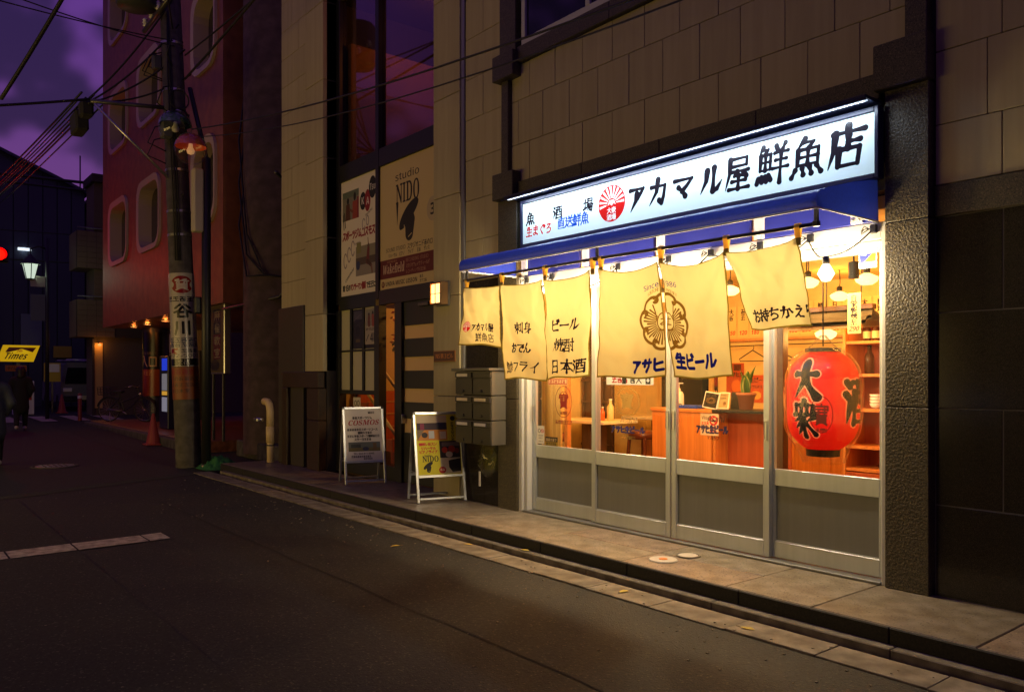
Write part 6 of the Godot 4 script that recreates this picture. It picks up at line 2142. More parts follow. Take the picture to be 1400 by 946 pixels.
func a_board(called: String, label: String, at: Vector3, turn: float, face: Texture2D, w: float, h: float, fm: Material) -> Node3D:
	var t := thing(called, label, "sign board", at, "", turn)
	var lean := 0.20
	for side in [1.0, -1.0]:
		var b := Basis(Vector3.RIGHT, -lean * side)
		var fr := ST()
		for q in [[-w / 2, -w / 2 + 0.03, 0.0, h], [w / 2 - 0.03, w / 2, 0.0, h], [-w / 2 + 0.03, w / 2 - 0.03, h - 0.03, h], [-w / 2 + 0.03, w / 2 - 0.03, h * 0.27, h * 0.27 + 0.03], [-w / 2 + 0.03, w / 2 - 0.03, 0.03, 0.055]]:
			sbox(fr, Vector3(q[0], q[2], -0.011), Vector3(q[1], q[3], 0.011), 0.003)
		var f := part(t, "front_frame" if side > 0 else "rear_frame", fr.commit(), fm)
		f.transform = Transform3D(b, Vector3(0, 0.006, side * h * sin(lean)))
		if side > 0:
			for sx in [-1.0, 1.0]:
				part(f, "corner_cap", cbox(Vector3(0.036, 0.036, 0.026), 0.006), M.black, Vector3(sx * (w / 2 - 0.014), h - 0.034, 0))
			part(f, "poster_board", cbox(Vector3(w - 0.062, h * 0.73 - 0.062, 0.008), 0.0), M.white, Vector3(0, h * 0.27 + 0.031, -0.002))
			part(f, "poster", sheet(Vector3(-w / 2 + 0.031, h - 0.031, 0), Vector3(w / 2 - 0.031, h - 0.031, 0), Vector3(w / 2 - 0.031, h * 0.27 + 0.031, 0), Vector3(-w / 2 + 0.031, h * 0.27 + 0.031, 0)), printed(face, 0.7), Vector3(0, 0, 0.006))
		else:
			part(f, "rear_sheet", cbox(Vector3(w - 0.062, h * 0.73 - 0.062, 0.006), 0.0), M.steel_dark, Vector3(0, h * 0.27 + 0.031, 0))
	for sx in [-1.0, 1.0]:
		tube(t, "stay", M.steel, [Vector3(sx * (w / 2 - 0.02), 0.33, h * sin(lean) * 0.62), Vector3(sx * (w / 2 - 0.02), 0.33, -h * sin(lean) * 0.62)], 0.004, 6)
	return t

func cosmos_board() -> Texture2D:
	var p := Pic.new(300, 440, Color(0.85, 0.82, 0.76))
	var k := Color(0.10, 0.08, 0.08)
	jp(p, "週休日", 190, 20, 20, k, 0.14, false, 0.9)
	jp(p, "地域スポーツジム", 60, 62, 24, k, 0.16, false, 0.85)
	latin(p, "COSMOS", 22, 140, 44, Color(0.62, 0.10, 0.10), font_serif, 1.0, 0.25, 0.02, 250)
	jp(p, "体力測定本日スポーツコース", 14, 164, 22, k, 0.16, false, 0.88)
	jp(p, "個別大人指導", 100, 192, 22, k, 0.16, false, 0.9)
	jp(p, "健康に年間スポーツ個別指導日", 14, 220, 22, k, 0.16, false, 0.86)
	jp(p, "スタートします", 70, 248, 22, k, 0.16, false, 0.9)
	p.rect(20, 282, 280, 362, Color(0.36, 0.38, 0.36))
	p.rect(20, 330, 280, 362, Color(0.40, 0.36, 0.20))
	p.disc(160, 340, 26, 16, Color(0.16, 0.18, 0.30))
	p.rect(220, 290, 250, 350, Color(0.40, 0.30, 0.18))
	p.rect(40, 300, 120, 330, Color(0.20, 0.22, 0.22))
	latin(p, "TEL 044-811-0000", 60, 388, 15, k, font_bold)
	jp(p, "営業時間月火木金土日", 40, 396, 18, k, 0.14, false, 0.9)
	jp(p, "駅前徒歩分", 140, 416, 16, k, 0.14, false, 0.9)
	return p.tex()

func nido_board() -> Texture2D:
	var y := Color(0.72, 0.68, 0.08)
	var p := Pic.new(320, 440, y)
	var k := Color(0.06, 0.06, 0.04)
	# upper photo of a rehearsal room
	p.rect(6, 6, 226, 190, Color(0.40, 0.34, 0.26))
	p.rect(6, 6, 226, 70, Color(0.62, 0.56, 0.46))
	p.rect(6, 62, 226, 112, Color(0.16, 0.07, 0.14))
	p.rect(30, 66, 60, 112, Color(0.40, 0.06, 0.22))
	p.rect(150, 60, 220, 110, Color(0.10, 0.09, 0.16))
	p.poly(PackedVector2Array([Vector2(6, 190), Vector2(60, 112), Vector2(226, 112), Vector2(226, 190)]), Color(0.66, 0.42, 0.14))
	p.rect(90, 120, 130, 176, Color(0.62, 0.64, 0.66))
	p.disc(60, 150, 22, 20, Color(0.14, 0.10, 0.12))
	p.rect(170, 126, 216, 180, Color(0.70, 0.66, 0.58))
	p.disc(272, 30, 18, 18, k)
	jp(p, "音楽スタジオ", 254, 56, 24, k, 0.14, false, 1.0, 0.0, true)
	# left column
	p.rect(6, 196, 160, 434, y)
	jp(p, "個別レッスン", 14, 206, 22, Color(0.62, 0.08, 0.06), 0.18, false)
	jp(p, "リハーサル", 26, 236, 22, Color(0.62, 0.08, 0.06), 0.18, false)
	jp(p, "ピアノライブ", 14, 262, 22, Color(0.62, 0.08, 0.06), 0.18, false)
	latin(p, "studio", 48, 306, 14, k, font_sans)
	latin(p, "NIDO", 34, 346, 42, k, font_serif, 0.75)
	hat_mark(p, 74, 378, 38, k, y)
	# right photos
	p.rect(164, 196, 314, 320, Color(0.16, 0.13, 0.12))
	p.rect(180, 206, 314, 236, Color(0.40, 0.36, 0.32))
	p.disc(200, 262, 22, 22, Color(0.60, 0.14, 0.06))
	p.disc(252, 258, 26, 26, Color(0.62, 0.20, 0.08))
	p.disc(232, 296, 26, 22, Color(0.66, 0.62, 0.56))
	p.disc(290, 270, 16, 20, Color(0.46, 0.14, 0.08))
	p.rect(164, 320, 314, 434, Color(0.66, 0.62, 0.50))
	p.poly(PackedVector2Array([Vector2(224, 340), Vector2(314, 326), Vector2(314, 420), Vector2(250, 424), Vector2(226, 390)]), Color(0.05, 0.05, 0.06))
	p.disc(176, 408, 26, 24, Color(0.62, 0.06, 0.06))
	jp(p, "駅近", 158, 396, 18, Color(0.8, 0.75, 0.6), 0.14, false)
	return p.tex()

func build_street_things() -> void:
	a_board("sign_board", "silver A-frame board with a white gym poster in red script", Vector3(-9.62, PV, 0.20), atan2(1.0, 0.25) - 0.02, cosmos_board(), 0.55, 1.02, M.alu)
	var bag := thing("hanging_bag", "crumpled clear plastic bag hanging from the white gym board", "bag", Vector3(-9.78, PV + 0.66, 0.36))
	var st := ST()
	var r := RandomNumberGenerator.new()
	r.seed = 31
	st.set_smooth_group(0)
	var prev := []
	for j in 9:
		var ring := []
		var rr: float = [0.012, 0.03, 0.055, 0.07, 0.075, 0.07, 0.06, 0.045, 0.01][j]
		for k in 10:
			var a := TAU * k / 10.0
			var q := rr * r.randf_range(0.75, 1.2)
			ring.append(Vector3(cos(a) * q, 0.32 - j * 0.04, sin(a) * q * 0.6))
		if j > 0:
			for k in 10:
				quad_out(st, prev[k], prev[(k + 1) % 10], ring[(k + 1) % 10], ring[k], Vector3(0, 0.32 - j * 0.04, 0))
		prev = ring
	st.generate_normals()
	var bm := plain(Color(0.8, 0.8, 0.78, 0.35), 0.25)
	bm.transparency = BaseMaterial3D.TRANSPARENCY_ALPHA
	part(bag, "film", st.commit(), bm)
	a_board("sign_board", "silver A-frame board with a yellow music studio poster", Vector3(-7.72, PV, 0.27), atan2(1.0, 0.25) - 0.02, nido_board(), 0.58, 1.02, M.alu)
	mailboxes()
	# bags and a umbrella-ish wrapped bundle below the boxes: clear sacks
	var sack := thing("refuse_bag", "crumpled yellowish clear bag tied under the mailboxes", "bag", Vector3(-6.98, PV + 0.32, 0.10))
	var ss := ST()
	ss.set_smooth_group(0)
	var pv := []
	for j in 12:
		var ring := []
		var u := j / 11.0
		var rr := 0.14 * pow(sin(PI * clampf(u * 0.92 + 0.04, 0, 1)), 0.6)
		for k in 16:
			var a := TAU * k / 16.0
			var q := rr * (1.0 + 0.14 * sin(a * 3.0 + j) + r.randf_range(-0.06, 0.06))
			ring.append(Vector3(cos(a) * q * 0.95, 0.36 * (1.0 - u), sin(a) * q * 0.5))
		if j > 0:
			for k in 16:
				quad_out(ss, pv[k], pv[(k + 1) % 16], ring[(k + 1) % 16], ring[k], Vector3(0, 0.36 * (1.0 - u), 0))
		pv = ring
	ss.generate_normals()
	var ym := plain(Color(0.35, 0.36, 0.10, 0.16), 0.08)
	ym.transparency = BaseMaterial3D.TRANSPARENCY_ALPHA
	part(sack, "film", ss.commit(), ym)
	var tagm := lbox(sack, "paper_tag", M.white, Vector3(-0.06, -0.02, 0.06), Vector3(0.03, 0.16, 0.004), 0.0)
	# gas riser with valve
	var g := thing("gas_pipe", "cream painted gas riser with a bent top and valve", "pipe", Vector3(-12.88, PV - 0.13, 0.16))
	tube(g, "riser", M.cream_pipe, [Vector3(0, 0.0, 0), Vector3(0, 0.62, 0)], 0.055, 14)
	tube(g, "sleeve", M.cream_pipe, [Vector3(0, 0.45, 0), Vector3(0, 0.72, 0)], 0.07, 14)
	tube(g, "bend", M.cream_pipe, [Vector3(0, 0.72, 0), Vector3(0, 0.98, 0), Vector3(-0.03, 1.07, 0.0), Vector3(-0.10, 1.12, 0.0), Vector3(-0.24, 1.13, 0.0)], 0.062, 14)
	tube(g, "valve", M.steel, [Vector3(-0.05, 0.83, 0.10), Vector3(-0.10, 0.84, 0.20)], 0.035, 8)
	lbox(g, "valve_handle", M.steel, Vector3(-0.13, 0.83, 0.19), Vector3(0.16, 0.05, 0.03), 0.008)
	tube(g, "band", M.black, [Vector3(0, 0.40, 0), Vector3(0, 0.42, 0)], 0.058, 14)
	# a green net folded at the pole
	var net := thing("rubbish_net", "crumpled green rubbish net on the ground by the pole", "net", Vector3(-13.75, 0.0, 0.72))
	var ns := ST()
	ns.set_smooth_group(0)
	var no := FastNoiseLite.new()
	no.seed = 9
	no.frequency = 1.0
	var N := 26
	var hgt := func(i: int, j: int) -> Vector3:
		var u := i / float(N) * 2.0 - 1.0
		var v := j / float(N) * 2.0 - 1.0
		var q := maxf(0.0, 1.0 - (u * u + v * v))
		return Vector3(u * 0.42, 0.005 + q * (0.16 + 0.14 * no.get_noise_2d(u * 3.0, v * 3.0) + 0.08 * absf(no.get_noise_2d(u * 8.0, v * 8.0))), v * 0.34)
	for i in N:
		for j in N:
			quad_out(ns, hgt.call(i, j), hgt.call(i + 1, j), hgt.call(i + 1, j + 1), hgt.call(i, j + 1), Vector3(0, -3, 0))
	ns.generate_normals()
	part(net, "heap", ns.commit(), M.net_green)

func mailboxes() -> void:
	var t := thing("mailboxes", "dark steel block of six mailboxes on the pier wall", "mailbox", Vector3(-7.05, 0.80, 0.0))
	var m := plain(lin(0.035, 0.031, 0.025), 0.32, 0.1)
	var side := plain(lin(0.13, 0.12, 0.10), 0.3, 0.4)
	lbox(t, "hood", M.steel_dark, Vector3(0, 0.815, 0.145), Vector3(0.70, 0.03, 0.29), 0.004)
	for r in 3:
		for c in 2:
			var y := 0.012 + r * 0.265
			var x := -0.33 + c * 0.33
			var b := part(t, "mailbox", cbox(Vector3(0.325, 0.255, 0.235), 0.004), side, Vector3(x + 0.165, y, 0.12))
			part(b, "door", cbox(Vector3(0.312, 0.165, 0.012), 0.004), m, Vector3(0, 0.008, 0.124))
			part(b, "flap", cbox(Vector3(0.312, 0.058, 0.02), 0.005), m, Vector3(0, 0.185, 0.128))
			part(b, "slot", cbox(Vector3(0.30, 0.008, 0.004), 0.0), M.black, Vector3(0, 0.176, 0.119))
			part(b, "lock", lathe([[0.0, 0.01], [0.016, 0.008], [0.018, 0.0]], 12), M.black, Vector3(0.0, 0.04, 0.1305)).rotation.x = PI / 2
			if r < 2 or c == 0:
				part(b, "name_card", cbox(Vector3(0.2, 0.032, 0.003), 0.0), M.menu_paper if r == 1 else M.white, Vector3(-0.02, 0.198, 0.1396))

# ---------------------------------------------------------------- red building across the alley

func rounded(w: float, h: float, r: float) -> PackedVector2Array:
	var out := PackedVector2Array()
	for c in [[w / 2 - r, r, -PI / 2], [w / 2 - r, h - r, 0.0], [-w / 2 + r, h - r, PI / 2], [-w / 2 + r, r, PI]]:
		for k in 5:
			var a: float = c[2] + PI / 2 * k / 4.0
			out.append(Vector2(c[0] + cos(a) * r, c[1] + sin(a) * r))
	return out

func build_red_building() -> void:
	var b := thing("red_building", "red plastered building with rounded windows jutting over the pavement", "building", Vector3(-20.8, 0.0, -4.0))
	var o := b.global_position
	# the jutting upper floors: a wall with window openings, made of piers and bands
	var cols := [[-24.95, -22.9], [-21.85, -19.85], [-17.45, -15.95]]
	var floors := [[4.62, 6.38], [7.75, 9.45], [10.8, 12.5]]
	var wall := ST()
	var xs := [-25.85, -24.95, -22.9, -21.85, -19.85, -17.45, -15.95, -15.62]
	var ys := [2.98, 4.62, 6.38, 7.75, 9.45, 10.8, 12.5, 13.5]
	for i in xs.size() - 1:
		for j in ys.size() - 1:
			if i % 2 == 1 and j % 2 == 1:
				continue
			quad_out(wall, Vector3(xs[i], ys[j], 0) - o, Vector3(xs[i + 1], ys[j], 0) - o, Vector3(xs[i + 1], ys[j + 1], 0) - o, Vector3(xs[i], ys[j + 1], 0) - o, Vector3((xs[i] + xs[i + 1]) / 2, ys[j], -3) - o)
	part(b, "front_wall", wall.commit(), M.red_wall)
	wbox(b, "side_wall", M.red_wall, -25.85, -25.6, 2.98, 13.5, -8.0, -0.003, 0.0)
	wbox(b, "side_wall", M.red_wall, -15.87, -15.62, 2.98, 13.5, -8.0, -0.003, 0.0)
	wbox(b, "soffit", M.orange_tile, -25.6, -15.87, 2.985, 3.08, -8.0, -0.003, 0.0)
	wbox(b, "roof", M.dark_brown, -25.6, -15.87, 13.3, 13.45, -8.0, -0.003, 0.0)
	wbox(b, "rear_wall", M.dark_brown, -25.6, -15.87, 3.08, 13.3, -0.9, -0.8, 0.0)
	for f in floors:
		for c in cols:
			var w: float = c[1] - c[0]
			var h: float = f[1] - f[0]
			# corner fillers give the opening round corners; a thick pale frame stands proud
			var outer := rounded(w + 0.02, h + 0.02, 0.42)
			var inner := rounded(w - 0.26, h - 0.26, 0.36)
			var fr := ST()
			for k in outer.size():
				var k2 := (k + 1) % outer.size()
				var sh := Vector2(0, 0.13)
				var oa := outer[k]
				var ob := outer[k2]
				var ia := inner[k] + sh
				var ib := inner[k2] + sh
				var mid := Vector3(0, h / 2, -0.2)
				quad_out(fr, Vector3(oa.x, oa.y, 0.06), Vector3(ob.x, ob.y, 0.06), Vector3(ib.x, ib.y, 0.04), Vector3(ia.x, ia.y, 0.04), mid)
				quad_out(fr, Vector3(oa.x, oa.y, 0.06), Vector3(ob.x, ob.y, 0.06), Vector3(ob.x, ob.y, -0.02), Vector3(oa.x, oa.y, -0.02), mid)
				quad_out(fr, Vector3(ia.x, ia.y, 0.04), Vector3(ib.x, ib.y, 0.04), Vector3(ib.x, ib.y, -0.30), Vector3(ia.x, ia.y, -0.30), Vector3(ia.x * 2, ia.y * 2 - h / 2, 0))
			var at := Vector3((c[0] + c[1]) / 2, f[0], 0) - o
			var win := part(b, "window", fr.commit(), M.pink_frame, at)
			for e in [[-1.0, 0.0], [1.0, 0.0], [-1.0, 1.0], [1.0, 1.0]]:
				var fill := ST()
				var cx: float = e[0] * w / 2
				var cy: float = e[1] * h
				var cen := Vector2(cx - e[0] * 0.42, cy + (0.42 if e[1] == 0.0 else -0.42))
				var last := Vector2.ZERO
				for k in 5:
					var a := PI / 2 * k / 4.0
					var q := cen + Vector2(e[0] * cos(a), (-1.0 if e[1] == 0.0 else 1.0) * sin(a)) * 0.43
					if k > 0:
						tri_out(fill, Vector3(cx, cy, 0.0), Vector3(last.x, last.y, 0.0), Vector3(q.x, q.y, 0.0), Vector3(cx, cy, -1))
					last = q
				part(win, "corner_fill", fill.commit(), M.red_wall)
			part(win, "pane", cbox(Vector3(w / 2 - 0.1, h - 0.2, 0.01), 0.0), M.window_dark, Vector3(-w / 4, 0.1, -0.28))
			part(win, "pane", cbox(Vector3(w / 2 - 0.1, h - 0.2, 0.01), 0.0), plain(lin(0.20, 0.16, 0.07), 0.3), Vector3(w / 4, 0.1, -0.29))
			part(win, "mullion", cbox(Vector3(0.05, h - 0.2, 0.04), 0.004), M.steel_dark, Vector3(0, 0.1, -0.27))
	# downlights in the soffit
	for x in [-24.6, -23.2, -21.5, -19.5]:
		var d := thing("downlight", "small lit downlight set in the soffit of the red building", "downlight", Vector3(x, 2.955, -0.55), "downlights under the red building")
		part(d, "lens", lathe([[0.0, 0.0], [0.07, 0.002], [0.075, 0.03]], 16), glow(Color(1.0, 0.66, 0.34), 2.0))
		part(d, "trim", lathe([[0.08, 0.03], [0.08, 0.004], [0.10, 0.004], [0.10, 0.03]], 16), M.white)
		omni(d, "lamp_light", Vector3(0, 0.008, 0), Color(1.0, 0.52, 0.2), 0.22, 0.05)
	# recessed ground floor
	wbox(b, "tile_floor", M.orange_tile, -26.9, -16.6, -0.02, 0.235, -5.0, 0.12, 0.02)
	wbox(b, "step_edge", M.concrete_dark, -26.9, -16.6, -0.02, 0.215, 0.122, 0.30, 0.02)
	for k in 5:
		wbox(b, "shop_wall", M.dark_brown, -24.0 + k * 1.5, -24.0 + k * 1.5 + 1.48, 0.235, 2.98, -3.6, -3.5, 0.0)
	wbox(b, "shop_glass", M.window_dark, -23.9, -17.0, 0.5, 2.6, -3.49, -3.47, 0.0)
	# mauve stair tower with a rounded face, and the dark gap
	var tower := ST()
	var ring := []
	for k in 13:
		var a := PI * k / 12.0
		ring.append(Vector2(-14.85 + 0.85 * cos(a), -1.3 + 1.15 * sin(a)))
	tower.set_smooth_group(0)
	for k in 12:
		quad_out(tower, Vector3(ring[k].x, 0.1, ring[k].y) - o, Vector3(ring[k + 1].x, 0.1, ring[k + 1].y) - o, Vector3(ring[k + 1].x, 13.4, ring[k + 1].y) - o, Vector3(ring[k].x, 13.4, ring[k].y) - o, Vector3(-14.85, 5, -2.0) - o)
	tower.generate_normals()
	part(b, "stair_tower", tower.commit(), M.mauve)
	wbox(b, "tower_side", M.mauve, -15.615, -15.60, 0.1, 13.4, -6.0, -1.35, 0.0)
	wbox(b, "alley_wall", M.dark_brown, -14.0, -12.82, 0.0, 12.0, -2.6, -2.4, 0.0)
	wbox(b, "alley_step", M.concrete_dark, -15.6, -12.85, 0.0, 0.32, -2.4, -0.25, 0.02)
	wbox(b, "duct", M.dark_brown, -13.9, -13.5, 2.95, 11.0, -2.4, -2.1, 0.02)
	for k in 3:
		tube(b, "wall_cable", M.wire, [Vector3(-15.5, 8.5 - k, -0.55) - o, Vector3(-15.1, 6.0 - k * 0.8, -0.12) - o, Vector3(-14.7, 4.2 - k * 0.4, -0.12) - o, Vector3(-14.3, 3.4, -0.3) - o, Vector3(-13.6, 3.3, -2.0) - o], 0.018, 6)
	tube(b, "conduit", M.steel_dark, [Vector3(-13.1, 5.0, -0.02) - o, Vector3(-13.5, 4.95, -0.4) - o, Vector3(-13.8, 4.6, -0.6) - o, Vector3(-13.9, 3.3, -0.7) - o, Vector3(-14.1, 3.0, -0.5) - o, Vector3(-15.6, 2.85, 0.0) - o], 0.03, 8)
	# the poster column at the corner, shutter wall beyond
	var c := thing("poster_column", "dark column with white entrance lettering and an orange poster", "column", Vector3(-25.2, 0.235, -1.3))
	part(c, "shaft", lathe([[0.36, 0.0], [0.36, 2.74]], 28), M.navy)
	var p := Pic.new(220, 420, Color(0.03, 0.035, 0.07))
	jp(p, "入口", 34, 150, 78, Color(0.62, 0.56, 0.46), 0.12, false, 1.0)
	jp(p, "自転車置場専用", 42, 128, 18, Color(0.4, 0.36, 0.3), 0.12, false, 1.1)
	p.rect(14, 240, 206, 412, Color(0.55, 0.26, 0.06))
	p.seg(110, 270, 26, 84, 400, 20, Color(0.46, 0.17, 0.05))
	p.seg(110, 270, 24, 140, 398, 18, Color(0.50, 0.20, 0.06))
	jp(p, "大売出", 60, 250, 30, Color(0.70, 0.52, 0.25), 0.12, false)
	var cs := ST()
	cs.set_smooth_group(0)
	for k in 10:
		var q := []
		for e in [[k, 0], [k + 1, 0], [k + 1, 1], [k, 1]]:
			var a := deg_to_rad(60.0 - 130.0 * e[0] / 10.0 + 20.0)
			q.append([Vector3(cos(-a + 1.2) * 0.365, 2.62 - 1.9 * e[1], sin(-a + 1.2) * 0.365), Vector2(1.0 - e[0] / 10.0, e[1])])
		for t in [0, 1, 2, 0, 2, 3]:
			cs.set_uv(q[t][1])
			cs.add_vertex(q[t][0])
	cs.generate_normals()
	part(c, "print", cs.commit(), printed(p.tex(), 0.3))
	var w2 := thing("tiled_wall", "brown tiled wall with a pale beam under the red building", "wall", Vector3(-27.4, 0.2, -2.6))
	wbox(w2, "beam", plain(lin(0.42, 0.30, 0.18), 0.7), -28.6, -25.2, 2.35, 2.98, -2.7, -2.5, 0.01)
	for i in 11:
		for j in 7:
			wbox(w2, "tile", M.olive_tile, -28.6 + i * 0.309 + 0.006, -28.6 + (i + 1) * 0.309 - 0.006, 0.235 + j * 0.302 + 0.006, 0.235 + (j + 1) * 0.302 - 0.006, -2.6, -2.555, 0.004)
	wbox(w2, "backing", M.olive_joint, -28.6, -25.2, 0.0, 2.35, -2.7, -2.565, 0.0)
	# lit vending machine just behind the pole
	var v := thing("vending_machine", "narrow lit vending machine with blue panels behind the pole", "vending machine", Vector3(-21.3, 0.235, -0.75))
	lbox(v, "cabinet", M.navy, Vector3(0, 0.92, 0), Vector3(0.75, 1.83, 0.6), 0.02)
	for k in 3:
		lbox(v, "lit_window", glow([Color(0.15, 0.3, 1.0), Color(0.7, 0.75, 0.8), Color(0.75, 0.8, 0.9)][k], [0.45, 0.16, 0.2][k]), Vector3(0.1, [1.62, 1.18, 0.62][k], 0.305), Vector3(0.42, [0.3, 0.42, 0.36][k], 0.014), 0.003)
	lbox(v, "lit_window", glow(Color(0.9, 0.7, 0.25), 0.5), Vector3(0.1, 0.90, 0.305), Vector3(0.42, 0.1, 0.014), 0.003)
	area(v, "panel_light", Vector3(0.1, 1.1, 0.33), Vector3(0, 0, 1), Vector2(0.4, 1.2), Color(0.6, 0.75, 1.0), 0.05)
	# mahjong school sign standing on the wall
	var q := Pic.new(180, 430, Color(0.42, 0.36, 0.10))
	q.rect(4, 4, 176, 426, Color(0.34, 0.29, 0.08))
	for k in 4:
		q.rect(74, 20 + k * 82, 150, 96 + k * 82, [Color(0.07, 0.07, 0.06), Color(0.06, 0.10, 0.06), Color(0.34, 0.07, 0.05), Color(0.34, 0.05, 0.04)][k])
		jp(q, ["麻", "雀", "教", "室"][k], 80, 26 + k * 82, 64, Color(0.52, 0.48, 0.36), 0.12, false)
	q.rect(12, 22, 50, 56, Color(0.08, 0.08, 0.07))
	jp(q, "健", 16, 24, 28, Color(0.5, 0.46, 0.35), 0.12, false)
	jp(q, "健康日本個別指導", 24, 80, 26, Color(0.16, 0.13, 0.06), 0.12, false, 0.8, 0.0, true)
	q.disc(90, 384, 50, 34, Color(0.18, 0.16, 0.08))
	q.disc(90, 364, 24, 22, Color(0.24, 0.20, 0.10))
	var s := thing("school_sign", "yellow upright sign with dark lettered squares beyond the thin pole", "sign", Vector3(-16.62, 1.60, -0.25))
	lbox(s, "case", M.steel, Vector3(0, 0.70, 0), Vector3(1.06, 1.40, 0.14), 0.015)
	part(s, "print", sheet(Vector3(-0.50, 1.37, 0.073), Vector3(0.50, 1.37, 0.073), Vector3(0.50, 0.03, 0.073), Vector3(-0.50, 0.03, 0.073)), printed(q.tex(), 0.35))
	for x in [-0.3, 0.3]:
		lbox(s, "leg", M.steel_dark, Vector3(x, -0.68, 0), Vector3(0.05, 1.37, 0.05), 0.004)

# ---------------------------------------------------------------- beyond the crossing

func build_far_side() -> void:
	# navy metal hall
	var n := thing("metal_hall", "dark navy metal-sided hall with a sloping roof beyond the crossing", "building", Vector3(-44.0, 0, 3.0))
	# the gable end faces the crossing: upright ribbed sheets in the plane x = -40
	var z := -2.2
	var k := 0
	while z < 12.0:
		var za := z
		var zb := z + 0.55
		var ya := 9.75 + (za + 2.2) * 0.42
		var yb := 9.75 + (zb + 2.2) * 0.42
		var st := ST()
		var off := Vector3(-44.0, 0, 3.0)
		var pr := [Vector3(-40.0, 0, za + 0.02), Vector3(-40.0, 0, zb - 0.02), Vector3(-40.0, yb, zb - 0.02), Vector3(-40.0, ya, za + 0.02)]
		quad_out(st, pr[0] - off, pr[1] - off, pr[2] - off, pr[3] - off, Vector3(-45, 3, 3) - off)
		for e in [[0, 3], [1, 2]]:
			var a: Vector3 = pr[e[0]]
			var b: Vector3 = pr[e[1]]
			quad_out(st, a - off, b - off, b - off + Vector3(-0.04, 0, 0), a - off + Vector3(-0.04, 0, 0), Vector3(-40, 3, (za + zb) / 2) - off)
		part(n, "wall_sheet", st.commit(), M.navy_siding)
		z += 0.55
		k += 1
	wbox(n, "body", plain(lin(0.02, 0.022, 0.03), 0.8), -52.0, -40.06, 0.0, 9.7, -2.15, 12.0, 0.0)
	var rf := ST()
	var o := Vector3(-44.0, 0, 3.0)
	quad_out(rf, Vector3(-39.7, 9.75, -2.4) - o, Vector3(-39.7, 15.8, 12.0) - o, Vector3(-52, 15.8, 12.0) - o, Vector3(-52, 9.75, -2.4) - o, Vector3(-44, 0, 3) - o)
	quad_out(rf, Vector3(-39.7, 9.62, -2.4) - o, Vector3(-39.7, 15.67, 12.0) - o, Vector3(-39.7, 15.8, 12.0) - o, Vector3(-39.7, 9.75, -2.4) - o, Vector3(-50, 9, 3) - o)
	part(n, "roof", rf.commit(), M.navy_siding)
	wbox(n, "doorway", plain(lin(0.12, 0.15, 0.17), 0.4), -39.99, -39.9, 2.9, 4.25, -0.5, 0.28, 0.0)
	wbox(n, "yellow_panel", plain(lin(0.4, 0.33, 0.02), 0.5), -39.99, -39.92, 2.4, 2.9, -1.65, -0.95, 0.0)
	var fl := thing("tube_light", "white fluorescent tube lit on the navy hall wall", "lamp", Vector3(-39.9, 6.95, 0.15))
	part(fl, "tube", cbox(Vector3(0.06, 0.12, 0.5), 0.02), glow(Color(0.9, 0.95, 1.0), 1.1))
	part(fl, "fitting", cbox(Vector3(0.06, 0.06, 0.6), 0.01), M.steel_dark, Vector3(0, 0.13, 0))
	omni(fl, "tube_light", Vector3(0.0, 0.06, 0), Color(0.8, 0.9, 1.0), 0.12, 0.1)
	# a flat block with tiled balconies
	var b := thing("balcony_block", "brown tiled apartment block with balconies behind the red building", "building", Vector3(-33.0, 0, -4.0))
	wbox(b, "core", plain(lin(0.10, 0.075, 0.045), 0.8), -32.6, -31.35, 0.0, 8.4, -8.0, -0.85, 0.0)
	wbox(b, "roof_edge", M.dark_brown, -32.7, -31.2, 8.4, 8.7, -8.0, -0.75, 0.02)
	for lv in [[2.95, 4.25], [5.35, 6.65]]:
		for i in 4:
			for j in 7:
				wbox(b, "balcony_tile", M.olive_tile, -31.27, -31.22, lv[0] + j * 0.186 + 0.004, lv[0] + (j + 1) * 0.186 - 0.004, -0.30 - (i + 1) * 0.30 + 0.004, -0.30 - i * 0.30 - 0.004, 0.003)
		wbox(b, "balcony", M.olive_joint, -31.35, -31.24, lv[0], lv[1], -3.0, -0.29, 0.0)
		wbox(b, "balcony_front", M.olive_tile, -32.6, -31.24, lv[0], lv[1], -0.84, -0.29, 0.01)
		tube(b, "balcony_rail", M.steel_dark, [Vector3(-31.3, lv[1] + 0.12, -0.32) - Vector3(-33.0, 0, -4.0), Vector3(-31.3, lv[1] + 0.12, -3.0) - Vector3(-33.0, 0, -4.0)], 0.03, 6)
	for i in 6:
		wbox(b, "wall_tile", M.olive_tile, -31.34, -31.32, 4.3 + i * 0.175, 4.3 + (i + 1) * 0.175 - 0.01, -2.2, -0.86, 0.002)
	wbox(b, "lit_doorway", plain(lin(0.55, 0.36, 0.12), 0.6), -31.33, -31.30, 0.45, 2.75, -1.12, -0.86, 0.0)
	wbox(b, "door_frame", M.dark_brown, -31.34, -31.26, 0.1, 2.9, -0.855, -0.78, 0.004)
	var dl := thing("porch_lamp", "small warm porch lamp over the doorway of the balcony block", "lamp", Vector3(-31.1, 2.62, -0.98))
	part(dl, "globe", lathe([[0.0, 0.0], [0.05, 0.02], [0.06, 0.06], [0.03, 0.1]], 12), glow(Color(1, 0.7, 0.35), 1.0))
	part(dl, "bracket", cbox(Vector3(0.24, 0.03, 0.03), 0.004), M.steel_dark, Vector3(-0.1, 0.1, 0))
	omni(dl, "lamp_light", Vector3(0, 0.05, 0), Color(1.0, 0.62, 0.25), 0.10, 0.05)
	# roofs further off
	var rr := thing("tile_roof_house", "dark house with a tiled roof edge rising behind the block", "house", Vector3(-42.0, 0, -5.0))
	wbox(rr, "wall", M.dark_brown, -46.0, -41.0, 0.0, 9.6, -8.0, -2.9, 0.0)
